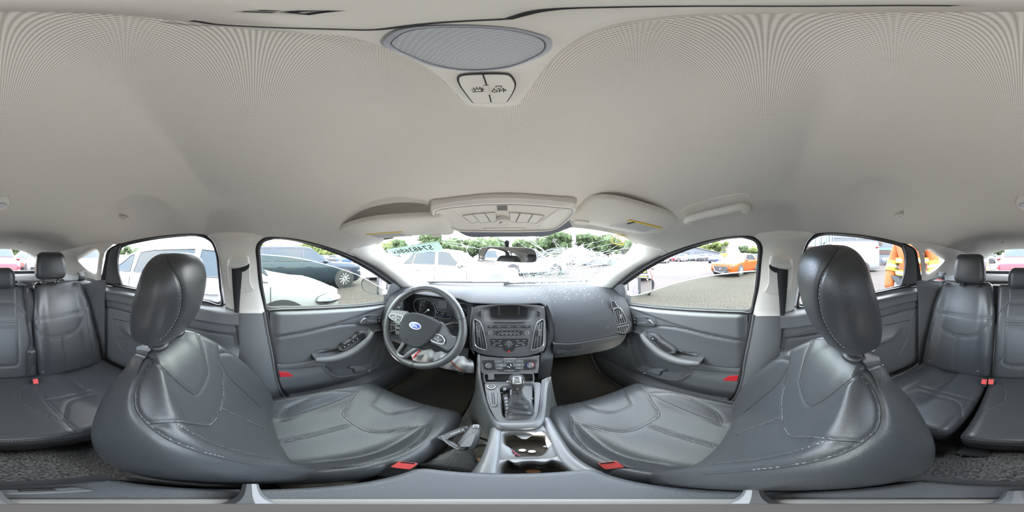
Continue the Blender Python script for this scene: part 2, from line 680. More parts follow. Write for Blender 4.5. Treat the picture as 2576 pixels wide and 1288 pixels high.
for i in range(230):                                      # crumbled zone low down
    a, t = rng.uniform(0, 2 * pi), rng.random() ** .6
    x, y = 1420 + cos(a) * 88 * t, 697 + sin(a) * 19 * t
    b = rng.uniform(0, pi)
    L = rng.uniform(3, 10)
    crackline([(x, y), (x + cos(b) * L * .5, y + sin(b) * L * .3 + rng.uniform(-1, 1)), (x + cos(b) * L, y + sin(b) * L * .5)], rng.uniform(.0004, .0008), cr2)
for (x0, y0, x1, y1) in ((1108, 607, 1196, 622), (1130, 616, 1240, 628), (1195, 604, 1290, 640), (1240, 600, 1310, 628), (1296, 603, 1340, 632), (1320, 600, 1366, 629),
                         (1462, 618, 1545, 596), (1455, 632, 1580, 606), (1480, 640, 1592, 622), (1500, 660, 1588, 640), (1455, 598, 1500, 590), (1440, 660, 1400, 610)):
    xm, ym = (x0 + x1) / 2 + rng.uniform(-6, 6), (y0 + y1) / 2 + rng.uniform(-3, 3)
    crackline([(x0, y0), (xm, ym), (x1, y1)], .0005, cr)
lab(tag(cr.build('crack_web', 'crack', ws, smooth=0), kind='stuff'), 'white web of fine cracks')
lab(tag(cr2.build('crushed_glass', 'crack2', ws, smooth=0), kind='stuff'), 'pale green crumbled glass patch')
# black dotted band behind the mirror
mb = MB()
band = drape([(1140, 573), (1150, 580), (1180, 594), (1220, 595), (1281, 595), (1340, 593), (1378, 591), (1410, 580), (1440, 566), (1430, 560), (1350, 574), (1281, 578), (1200, 578), (1150, 568)], ws_bvh, off=.002, smooth=False)
band = drape([(1136, 577), (1176, 595)], ws_bvh, n=2, off=.002)
def strip(mb, A, B, bvh, n, off):
    a = drape(A, bvh, n, off)
    b = drape(B, bvh, n, off)
    if len(a) == n and len(b) == n:
        mb.grid([a, [p.lerp(q, .5) for p, q in zip(a, b)], b])
MT['dots'] = weave_mat('dotted_black_frit', (.30, .31, .33), (.03, .05, .12), .006)
strip(mb, [(1144, 577), (1180, 594.5), (1230, 595), (1281, 595), (1340, 594), (1376, 592), (1440, 570)], [(1146, 560), (1185, 560), (1230, 560), (1281, 560), (1335, 560), (1372, 560), (1432, 556)], ws_bvh, 30, .002)
mb.build('dotted_band', 'dots', ws)
# lot sticker, read from outside so its digits show mirrored here
MS = None
A, B, D = ws_pt(968, 627), ws_pt(1116, 624), ws_pt(1102, 606)
pp = [ws_pt(970, 628, .004), ws_pt(986, 643, .004), ws_pt(1117, 630, .004), ws_pt(1103, 607, .004), ws_pt(1060, 612, .004)]
mb = MB()
MT['sticker'] = translucent(mat('pale_green_sticker', (.36, .41, .38), .6), .7)
mb.prism([pp[0], pp[1], pp[2], pp[3], pp[4]], (0, .001, 0))
st = mb.build('lot_sticker', 'sticker')
tag(st, 'pale green paper strip with mirrored black digits on the upper left windscreen', 'sticker')
u = (pp[0] + pp[1]) / 2 - (pp[2] + pp[3]) / 2
M = frame((pp[0] + pp[1]) * .26 + (pp[2] + pp[3]) * .24 + Vector((0, -.003, -.002)), (pp[2] + pp[3]) / 2 - (pp[0] + pp[1]) / 2, (pp[3] - pp[2]))
text('57483686x', .052, M @ Matrix.Diagonal((-1, 1, 1, 1)), 'ink', st, 'digits', sx=1.0)
mb = MB()
q = [ws_pt(960, 597, .006), ws_pt(985, 593, .006), ws_pt(993, 599, .006), ws_pt(969, 604, .006)]
mb.prism(q, (0, .001, 0))
o = mb.build('small_sticker', 'shelf')
tag(o, 'small grey service sticker in the top left corner of the windscreen', 'sticker')
# yellow grease-pencil scrawl
mb = MB()
for pl in ([(1558, 591), (1542, 597), (1537, 606), (1548, 612), (1563, 615), (1568, 612)], [(1553, 594), (1560, 605), (1567, 611), (1573, 603), (1572, 598)], [(1560, 591), (1575, 590), (1588, 597), (1590, 605)]):
    pts = drape(pl, ws_bvh, 20, .003)
    if len(pts) > 2:
        mb.tube(pts, .0022, n=5)
o = mb.build('grease_pencil_mark', 'yellow')
tag(o, 'yellow grease pencil scrawl on the upper right windscreen', 'marking')
for k, (x, y) in enumerate(((1351, 603), (1394, 605))):
    mb = MB()
    mb.prism([ws_pt(x - 4, y + 5, .004), ws_pt(x + 4, y + 5, .004), ws_pt(x + 6, y - 4, .004), ws_pt(x - 2, y - 5, .004)], (0, .001, 0))
    o = mb.build('paper_tag', 'label')
    tag(o, ['small white paper square on the windscreen, nearer the mirror', 'small white paper square on the windscreen, nearer the passenger side'][k], 'sticker')

# ---- side glass, seals and pillars, both sides
SIDE = {-1: 'left', 1: 'right'}
win_no = [2]
tr_no = [2]
def put(mb, s, name, m, **k):
    par = k.pop('parent', None)
    return (mirrored(mb) if s > 0 else mb).build(name, m, par, **k)
def fan(loop):
    mb = MB()
    c = sum(loop, Vector()) / len(loop)
    r1 = [c.lerp(p, .5) for p in loop]
    mb.grid([r1, loop], cv=True)
    mb.add([c] + r1, [[0, i + 1, (i + 1) % len(r1) + 1] for i in range(len(r1))])
    return mb
WIN = {}
for s in (-1, 1):
    sd = SIDE[s]
    who = 'driver' if s < 0 else 'passenger'
    for nm, gl, label in (('front', fg, who + ' door window glass'), ('rear', rg, 'rear ' + sd + ' door window glass'), ('quarter', qg, 'small triangular quarter window glass behind the rear ' + sd + ' door')):
        g2 = [p + Vector((-.012, 0, 0)) for p in gl]
        if nm == 'front':                      # wound part of the way down: only the lower glass shows
            edge = [(1003, 744), (977, 731), (963, 726), (921, 703), (888, 687), (815, 664), (740, 648), (657, 640)] if s < 0 else [(1004, 746), (960, 741), (930, 735), (902, 726), (862, 712), (815, 700), (762, 690), (682, 681), (660, 680)]
            low = [(673, 772), (690, 774), (760, 772), (840, 769), (920, 764), (990, 754), (1003, 745)]
            top_e = [side_pt(a, b, -.012) for a, b in pcurve(edge, 40)]
            bot_e = [side_pt(a, b, -.012) for a, b in pcurve([(668, 765)] + low, 40)][::-1]
            mbg = MB().grid([top_e, [p.lerp(q, .5) for p, q in zip(top_e, bot_e)], bot_e])
            o = put(mbg, s, 'window_%d' % win_no[0], 'glass_side', smooth=80)
            put(MB().tube(top_e, .0018, n=6), s, 'glass_edge', 'crack', parent=o)
        else:
            o = put(fan(g2), s, 'window_%d' % win_no[0], 'glass', smooth=80)
        WIN[(s, nm)] = o
        win_no[0] += 1
        tag(o, {'front': 'half lowered ', 'rear': 'clear ', 'quarter': ''}[nm] + label, 'window', kind='structure')
    for nm, a, b in (('front', fg, fo), ('rear', rg, ro)):
        mb = MB()
        out_ = [p + Vector((.012, 0, 0)) for p in b]
        mb.grid([[p + Vector((-.014, 0, 0)) for p in a], [p + Vector((.004, 0, 0)) for p in a], [p.lerp(q, .5) + Vector((.014, 0, 0)) for p, q in zip(a, b)], out_, [p + Vector((-.02, 0, 0)) for p in b]], cv=True)
        o = put(mb, s, 'window_seal', 'matblack', parent=WIN[(s, nm)], smooth=60)
    # bright line inside the seal
    mb = MB()
    mb.tube([p.lerp(q, .35) + Vector((.013, 0, 0)) for p, q in zip(fg, fo)], .0022, n=5, closed=True)
    put(mb, s, 'seal_bead', 'graytrim', parent=WIN[(s, 'front')])
    mb = MB()
    mb.tube([p.lerp(q, .35) + Vector((.013, 0, 0)) for p, q in zip(rg, ro)], .0022, n=5, closed=True)
    put(mb, s, 'seal_bead', 'graytrim', parent=WIN[(s, 'rear')])
    # black filler panel at the rear of the rear door window
    mb = MB()
    A = [side_pt(*c4(*q), .006) for q in ((205, 118), (193, 150), (188, 190), (192, 250), (210, 308))]
    B = [side_pt(*c4(*q), .014) for q in ((160, 132), (148, 160), (140, 200), (136, 255), (130, 304))]
    mb.grid([[p + Vector((-.01, 0, 0)) for p in A], A, [a.lerp(b, .5) + Vector((.006, 0, 0)) for a, b in zip(A, B)], B])
    put(mb, s, 'corner_filler', 'plastic', parent=WIN[(s, 'rear')], smooth=60)
    mb = MB()
    mb.tube([side_pt(*c4(*q), .008) for q in ((207, 118), (196, 150), (191, 190), (196, 250), (213, 308))], .005, n=6)
    put(mb, s, 'filler_edge', 'graytrim', parent=WIN[(s, 'rear')])

    # B pillar: pale upper trim between the two door openings
    L = [(571, 790), (560, 720), (552, 660), (545, 625), (533, 603), (515, 587), (512, 575)]
    R = [(668, 790), (652, 720), (646, 660), (643, 628), (649, 610), (669, 593), (672, 576)]
    Lc, Rc = pcurve(L, 30), pcurve(R, 30)
    mb = MB()
    rows = []
    for k in range(30):
        row = []
        for i in range(13):
            t = i / 12
            off = .012 + .022 * sin(pi * t) ** .6
            if k > 25: off *= 1 - (k - 25) / 5.5
            a = Lc[k][0] + (Rc[k][0] - Lc[k][0]) * t
            b = Lc[k][1] + (Rc[k][1] - Lc[k][1]) * t - (9 * sin(pi * t) if k == 29 else (5 * sin(pi * t) if k == 28 else 0))
            row.append(side_pt(a, b, off))
        rows.append(row)
    mb.grid(rows)
    o = put(mb, s, 'trim_%d' % tr_no[0], 'beige_light', smooth=60)
    WIN[(s, 'bp')] = o
    bp_bvh = mb.bvh()
    tr_no[0] += 1
    tag(o, 'pale plastic upper %s door pillar carrying the front seat belt' % sd, 'pillar trim', kind='structure')
    mb = MB()
    Lc, Rc = pcurve([(571, 788), (574, 850), (580, 930), (590, 1010), (605, 1060)], 16), pcurve([(668, 788), (680, 850), (696, 930), (716, 1000), (745, 1050)], 16)
    rows = [[side_pt(Lc[k][0] + (Rc[k][0] - Lc[k][0]) * t, Lc[k][1] + (Rc[k][1] - Lc[k][1]) * t, .014 + .026 * sin(pi * t) ** .6) for t in np.linspace(0, 1, 13)] for k in range(16)]
    mb.grid(rows)
    bl_bvh = mb.bvh()
    o = put(mb, s, 'trim_%d' % tr_no[0], 'door', smooth=60)
    tr_no[0] += 1
    tag(o, 'charcoal lower %s door pillar trim behind the front seat' % sd, 'pillar trim', kind='structure')

    # A pillar: pale strip between windscreen and front door opening
    ins = pcurve([(940, 600), (947, 607), (962, 631), (993, 659), (1030, 690), (1052, 708), (1080, 722), (1110, 728)], 34)
    outl = pcurve([(868, 636), (884, 641), (915, 656), (950, 674), (985, 700), (1012, 725), (1020, 742), (1030, 760)], 34)
    mb = MB()
    rows = []
    for k in range(34):
        a = ws_pt(ins[k][0], ins[k][1], .012)
        b = side_pt(outl[k][0], outl[k][1], .012)
        row = [a + Vector((0, .02, 0))]
        for t in np.linspace(0, 1, 11):
            p = a.lerp(b, t)
            d = (CAM - p).normalized()
            row.append(p + d * (.028 * sin(pi * t) ** .8))
        row.append(b + Vector((-.02, 0, 0)))
        rows.append(row)
    mb.grid(rows)
    o = put(mb, s, 'trim_%d' % tr_no[0], 'beige_light', smooth=70)
    tr_no[0] += 1
    tag(o, 'pale slanted windscreen pillar trim on the %s' % sd, 'pillar trim', kind='structure')
    # C pillar with quarter window hole
    outer = [(p.y, p.z) for p in [side_pt(*q) for q in ((292, 603), (268, 634), (262, 662), (259, 690), (256, 714))]] + [ (-1.0, 1.075), (-1.2, 1.06), (-1.5, 1.05), (-1.93, 1.04), (-1.93, 1.15), (-1.6, 1.235), (-1.3, 1.285), (-1.05, 1.312)]
    oc = catmull([Vector((0, a, b)) for a, b in outer], 60, True)
    # align the starts of the two loops
    qc = sum(qg, Vector()) / len(qg)
    def ang(p): return atan2(p.z - qc.z, -(p.y - qc.y))
    O3 = [Vector((-(SX(p.y, p.z) - .012), p.y, p.z)) for p in oc]
    I = sorted(qg, key=ang)
    O = []
    for p in I:
        a0 = ang(p)
        O.append(min(O3, key=lambda r: abs((ang(r) - a0 + pi) % (2 * pi) - pi)))
    mb = MB()
    mb.grid([[p + Vector((-.01, 0, 0)) for p in I], [p + Vector((.006, 0, 0)) for p in I], [p.lerp(q, .2) + Vector((.014, 0, 0)) for p, q in zip(I, O)], [p.lerp(q, .6) + Vector((.012, 0, 0)) for p, q in zip(I, O)], O], cv=True)
    o = put(mb, s, 'trim_%d' % tr_no[0], 'beige_light', smooth=50)
    tr_no[0] += 1
    tag(o, 'pale rear roof pillar trim around the small %s quarter window' % sd, 'pillar trim', kind='structure')
    # dark lower quarter trim with belt slot
    mb = MB()
    rows = []
    for z in np.linspace(1.09, .35, 20):
        row = []
        for y in np.linspace(-.835, -1.95, 22):
            off = .014 + .05 * sstep(1.085, .98, z) + .03 * sstep(-.9, -1.15, y) * sstep(1.09, 1.03, z)
            row.append(Vector((-(SX(y, z) - off), y, z)))
        rows.append(row)
    mb.grid(rows)
    qt_bvh = mb.bvh()
    o = put(mb, s, 'trim_%d' % tr_no[0], 'plastic', smooth=50)
    tr_no[0] += 1
    tag(o, 'charcoal lower trim beside the rear %s seat shoulder' % sd, 'quarter trim', kind='structure')

# header trim across the top of the windscreen
mb = MB()
hx = np.linspace(-.57, .57, 50)
def hy(x): return .60 - .05 * (abs(x) / .58) ** 2.5
mb.grid([[Vector((x, hy(x) - .015, roof_z(x, hy(x) - .015) + .001)) for x in hx], [Vector((x, hy(x) + .012, roof_z(x, hy(x)) - .004)) for x in hx], [Vector((x, hy(x) + .03, roof_z(x, hy(x)) + .004)) for x in hx], [Vector((x, hy(x) + .05, roof_z(x, hy(x)) + .05)) for x in hx]])
o = mb.build('trim_%d' % tr_no[0], 'liner')
tr_no[0] += 1
tag(o, 'cloth covered header rail along the top of the windscreen', 'header', kind='structure')

# ---- rear: tailgate glass, frame and parcel shelf
gl = [Vector((x, -1.80 + .06 * (x / .55) ** 2 - (1.352 - z) * .75, z)) for x, z in ((-.50, 1.30), (-.40, 1.335), (-.2, 1.35), (0, 1.354), (.2, 1.35), (.40, 1.335), (.50, 1.30), (.57, 1.20), (.62, 1.08), (.58, 1.05), (.3, 1.045), (0, 1.043), (-.3, 1.045), (-.58, 1.05), (-.62, 1.08), (-.57, 1.20))]
glc = catmull(gl, 80, True)
o = fan(glc).build('window_%d' % win_no[0], 'glass', smooth=80)
tag(o, 'wide tailgate window glass behind the rear seats', 'rear window', kind='structure')
mb = MB()
o2 = [Vector((p.x * 1.18, p.y - .01, 1.2 + (p.z - 1.2) * 1.25)) for p in glc]
mb.grid([[p + Vector((0, -.01, 0)) for p in glc], [p + Vector((0, .012, 0)) for p in glc], [p.lerp(q, .5) + Vector((0, .02, 0)) for p, q in zip(glc, o2)], o2], cv=True)
o = mb.build('trim_%d' % tr_no[0], 'beige', smooth=50)
tr_no[0] += 1
tag(o, 'pale trim frame around the tailgate window', 'tailgate trim', kind='structure')
mb = MB()
mb.grid([[Vector((x, -1.95, z)) for x in (-.75, .75)] for z in (1.08, .2)])
o = mb.build('wall_back', 'plastic')
tag(o, 'dark tailgate lower panel behind the rear seat', 'tailgate', kind='structure')

sh = thing('parcel_shelf', 'flat grey felt parcel shelf below the tailgate window', 'parcel shelf', (0, -1.4, 1.03))
mb = MB()
mb.box((0, -1.52, 1.045), (1.06, .52, .018))
mb.build('panel', 'shelf', sh, bevel=.006)
mb = MB()
mb.box((0, -1.80, 1.072), (1.12, .05, .03))
mb.build('rear_lip', 'plastic', sh, bevel=.01)
mb = MB()
mb.box((0, -1.20, 1.03), (1.10, .10, .012))
mb.build('front_strip', 'plastic', sh, bevel=.004)

# ---- floor and sills
def floor_z(x, y):
    z = .24 + .11 * exp(-(x / .15) ** 4) * sstep(1.1, .8, y)
    z += .25 * sstep(.95, 1.3, y)
    z += .14 * sstep(-.42, -.75, y)
    return z
mb = MB()
mb.grid([[Vector((x, y, floor_z(x, y))) for x in np.linspace(-.72, .72, 60)] for y in np.linspace(-1.95, 1.45, 100)])
fl_bvh = mb.bvh()
fl = mb.build('floor', 'carpet', smooth=60)
tag(fl, 'grey speckled carpet over the car floor', 'carpet', kind='structure')
for s in (-1, 1):
    mb = MB()
    mb.grid([[Vector((-.775, y, .42)), Vector((-.70, y, .40)), Vector((-.655, y, .385)), Vector((-.64, y, .33)), Vector((-.645, y, .22))] for y in np.linspace(-1.0, 1.2, 14)])
    o = put(mb, s, 'trim_%d' % tr_no[0], 'plastic')
    tr_no[0] += 1
    tag(o, 'dark %s door sill trim along the floor' % SIDE[s], 'sill', kind='structure')
    # kick panel beside the front footwell
    mb = MB()
    mb.grid([[Vector((-.70 + .05 * sstep(.8, 1.1, y), y, z)) for y in np.linspace(.74, 1.4, 8)] for z in (.22, .4, .6, .8, 1.0)])
    o = put(mb, s, 'trim_%d' % tr_no[0], 'plastic')
    tr_no[0] += 1
    tag(o, 'dark kick panel beside the %s front footwell' % SIDE[s], 'kick panel', kind='structure')
mb = MB()
mb.grid([[Vector((x, y, z)) for x in np.linspace(-.74, .74, 10)] for y, z in ((1.28, .28), (1.36, .5), (1.30, .75), (1.24, .99))] + [[Vector((x, 1.12 - .2 * x * x, 1.018)) for x in np.linspace(-.74, .74, 10)]])
o = mb.build('wall_front', 'carpet2')
tag(o, 'dark carpeted bulkhead behind the pedals', 'bulkhead', kind='structure')
# floor mats of dark dirty carpet in the front footwells
for s in (-1, 1):
    mb = MB()
    rows = [[Vector((s * x, y, floor_z(s * x, y) + .012 + .004 * sin(9 * y + 7 * x))) for x in np.linspace(.17, .62, 16)] for y in np.linspace(.28, 1.22, 24)]
    mb.grid(rows)
    o = mb.build('floor_mat', 'carpet2', solid=.008)
    tag(o, ('dirty dark mat with dried mud in the driver footwell' if s < 0 else 'plain dark mat in the passenger footwell'), 'floor mat')

# ---- exterior of our own car: bonnet and cowl
mb = MB()
rows = []
for y in np.linspace(1.12, 2.15, 26):
    row = []
    for x in np.linspace(-.74, .74, 31):
        z = 1.035 - .10 * (y - 1.12) - .03 * (x / .7) ** 2 - .12 * max(0, y - 1.9) ** 1.5
        z += .10 * exp(-((x + .10 - .25 * (y - 1.6)) / .20) ** 2) * exp(-((y - 1.62) / .22) ** 2) * (1 if True else 0)
        z += .035 * abs(sin(5 * x + 3 * y)) * sstep(1.2, 1.5, y)
        row.append(Vector((x, y, z)))
    rows.append(row)
mb.grid(rows)
o = mb.build('car_bonnet', mat('buckled_bonnet_paint', (.032, .031, .029), .5, spec=.15), smooth=25, solid=.004)
tag(o, 'buckled pale bonnet of this car seen past the windscreen base', 'bonnet')
mb = MB()
mb.grid([[Vector((x, 1.07 - .2 * x * x + d, z)) for x in np.linspace(-.7, .7, 24)] for d, z in ((0, 1.035), (.06, 1.03), (.12, 1.02))])
o = mb.build('trim_%d' % tr_no[0], 'matblack', solid=.006)
tr_no[0] += 1
tag(o, 'black cowl panel at the foot of the windscreen', 'cowl', kind='structure')
for k, (x0, x1) in enumerate(((-.55, .02), (-.02, .55))):
    wp = thing('windscreen_wiper', ['black wiper resting on the driver side of the cowl', 'black wiper resting on the passenger side of the cowl'][k], 'wiper', (x0, 1.08, 1.05))
    pa = [Vector((lerp(x0, x1, t), ws_y(lerp(x0, x1, t), 1.062 + .012 * t) + .012, 1.062 + .012 * t)) for t in np.linspace(0, 1, 10)]
    mb = MB().tube(pa, .005, n=6)
    mb.build('blade', 'matblack', wp)
    mb = MB().tube([pa[0] + Vector((0, .03, -.012)), pa[2] + Vector((0, .03, 0)), pa[5] + Vector((0, .008, .004))], .006, n=6)
    mb.build('arm', 'black', wp)
# ================================================================ doors
def sdist(Y, Z, poly):
    """signed distance (positive inside) of arrays Y, Z to a polygon of (y, z)"""
    d = np.full(Y.shape, 1e9)
    ins = np.zeros(Y.shape, bool)
    n = len(poly)
    for i in range(n):
        (ay, az), (by, bz) = poly[i], poly[(i + 1) % n]
        ey, ez = by - ay, bz - az
        wy, wz = Y - ay, Z - az
        t = np.clip((wy * ey + wz * ez) / (ey * ey + ez * ez + 1e-12), 0, 1)
        d = np.minimum(d, np.hypot(wy - ey * t, wz - ez * t))
        c = ((az <= Z) & (bz > Z)) | ((bz <= Z) & (az > Z))
        with np.errstate(divide='ignore', invalid='ignore'):
            xi = ay + (Z - az) * ey / (ez if abs(ez) > 1e-12 else 1e-12)
        ins ^= c & (Y < xi)
    return np.where(ins, d, -d)
def nstep(a, b, x):
    t = np.clip((x - a) / (b - a), 0, 1)
    return t * t * (3 - 2 * t)
def yz(pix, x=-.70):
    r = []
    for a, b in pix:
        p = at_x(a, b, x)
        r.append((p.y, p.z))
    return r
def dense(pix, n=50, closed=True):
    return pcurve(pix, n, closed)

belt_f = yz(pcurve([(672, 777), (760, 776), (840, 773), (920, 768), (990, 757), (1020, 748)], 30), -.715)
BFY, BFZ = [p[0] for p in belt_f], [p[1] for p in belt_f]
belt_r = yz(pcurve([c4(105, 318), c4(220, 328), c4(330, 350), c4(450, 372), c4(560, 392), c4(735, 418)], 30), -.70)
BRY, BRZ = [p[0] for p in belt_r], [p[1] for p in belt_r]

crease = yz(pcurve([c5(100, 795), c5(350, 752), c5(560, 703), c5(780, 632), c5(960, 562), c5(1060, 520)], 30))
CRY, CRZ = [p[0] for p in crease], [p[1] for p in crease]
P_INS = yz(dense([c5(112, 822), c5(350, 778), c5(560, 730), c5(700, 718), c5(800, 735), c5(832, 765), c5(800, 800), c5(740, 838), c5(600, 890), c5(440, 912), c5(425, 975), c5(160, 1002), c5(125, 900)]))
P_POC = yz(dense([c5(500, 1018), c5(545, 1062), c5(600, 1076), c5(700, 1066), c5(800, 1038), c5(850, 1010), c5(890, 920), c5(915, 830), c5(905, 775), c5(850, 775), c5(800, 850), c5(720, 925), c5(620, 968), c5(520, 992)]))
NY, NZ = 150, 130
ygrid = np.linspace(.075, 1.06, NY)
vgrid = np.linspace(0, 1, NZ) ** 1.05

def door_grid(ygrid, BY, BZ, zlow, dfun):
    Y = np.zeros((NZ, len(ygrid)))
    Z = np.zeros_like(Y)
    for j, y in enumerate(ygrid):
        zb = interp(BY, BZ, y)
        Y[:, j] = y
        Z[:, j] = zb + (zlow - zb) * vgrid
    D, R = dfun(Y, Z)
    X = np.zeros_like(Y)
    for i in range(Y.shape[0]):
        for j in range(Y.shape[1]):
            X[i, j] = -(SX(Y[i, j], Z[i, j]) - D[i, j])
    return X, Y, Z, R
def split_grid(X, Y, Z, R):
    """one MB per region number"""
    mbs = {}
    n, m = X.shape
    Rc = R[:-1, :-1]
    for r in np.unique(Rc):
        idx = {}
        mb = MB()
        vs, fs = [], []
        for i, j in zip(*np.where(Rc == r)):
            f = []
            for a, b in ((i, j), (i, j + 1), (i + 1, j + 1), (i + 1, j)):
                if (a, b) not in idx:
                    idx[(a, b)] = len(vs)
                    vs.append(Vector((X[a, b], Y[a, b], Z[a, b])))
                f.append(idx[(a, b)])
            fs.append(f)
        mb.add(vs, fs)
        mbs[int(r)] = mb
    return mbs
def full_bvh(mbs):
    a = MB()
    for q in mbs.values():
        a.add(q.v, q.f)
    return a.bvh()

def fd(Y, Z):
    zb = np.interp(Y, BFY, BFZ)
    cz = np.interp(Y, CRY, CRZ)
    h = zb - Z
    D = .004 + .030 * nstep(0, .022, h)
    above = Z - cz
    D -= .012 * nstep(.006, -.010, above)
    D -= .010 * nstep(0, -.10, above)
    si = sdist(Y, Z, P_INS)
    D += .007 * nstep(-.004, .008, si)
    D -= .006 * np.exp(-(si / .006) ** 2)
    sp = sdist(Y, Z, P_POC)
    D -= .034 * nstep(-.004, .02, sp)
    D += .010 * np.exp(-((sp + .008) / .006) ** 2)
    low = nstep(.50, .38, Z)
    D += .012 * nstep(.62, .56, Z) * (sp < 0)
    D -= .02 * low
    D *= 1 - .6 * nstep(.12, .075, Y)
    R = np.where(above > 0, 0, np.where(sp > 0, 2, np.where(si > 0, 1, 3)))
    return D, R
Xd, Yd, Zd, Rd = door_grid(ygrid, BFY, BFZ, .36, fd)
fmbs = split_grid(Xd, Yd, Zd, Rd)
fdoor_bvh = full_bvh(fmbs)

P_RI = yz(dense([c4(140, 402), c4(310, 432), c4(700, 470), c4(735, 560), c4(735, 700), c4(500, 720), c4(330, 610), c4(180, 548), c4(165, 490)]), -.69)
def rd(Y, Z):
    zb = np.interp(Y, BRY, BRZ)
    h = zb - Z
    D = .006 + .045 * nstep(0, .03, h)
    D -= .022 * nstep(.085, .098, h)
    D += .010 * nstep(.10, .115, h) * nstep(.145, .135, h)
    D += .05 * np.exp(-((h - .27) / .03) ** 2) * nstep(-.75, -.6, Y)
    D -= .012 * np.exp(-((h - .15) / .004) ** 2)
    D -= .02 * nstep(.5, .38, Z)
    R = np.where(h < .09, 0, np.where(h < .15, 1, 3))
    return D, R
Xr, Yr, Zr, Rr = door_grid(np.linspace(-.06, -.90, 80), BRY[::-1] if BRY[0] > BRY[-1] else BRY, BRZ[::-1] if BRY[0] > BRY[-1] else BRZ, .36, rd)
rmbs = split_grid(Xr, Yr, Zr, Rr)
rdoor_bvh = full_bvh(rmbs)

def flat_patch(pix, bvh, thick, inset=0.0):
    """a small plate whose outline is draped on a surface, thickened towards the cabin"""
    pts = drape(pix, bvh, len(pix), .001, smooth=False)
    if len(pts) < 3:
        return None
    c = sum(pts, Vector()) / len(pts)
    n = Vector()
    for a, b in zip(pts, pts[1:] + pts[:1]):
        n += (a - c).cross(b - c)
    n.normalize()
    if n.dot(CAM - c) < 0:
        n = -n
    pts = [p - n * ((p - c).dot(n)) * .6 for p in pts]
    mb = MB()
    mb.prism([p - n * .006 for p in pts], n * (thick + .006))
    return mb
def ell(cx, cy_, rx, ry, n=16, rot=0):
    r = radians(rot)
    return [(cx + rx * cos(a) * cos(r) - ry * sin(a) * sin(r), cy_ + rx * cos(a) * sin(r) + ry * sin(a) * cos(r)) for a in [2 * pi * i / n for i in range(n)]]

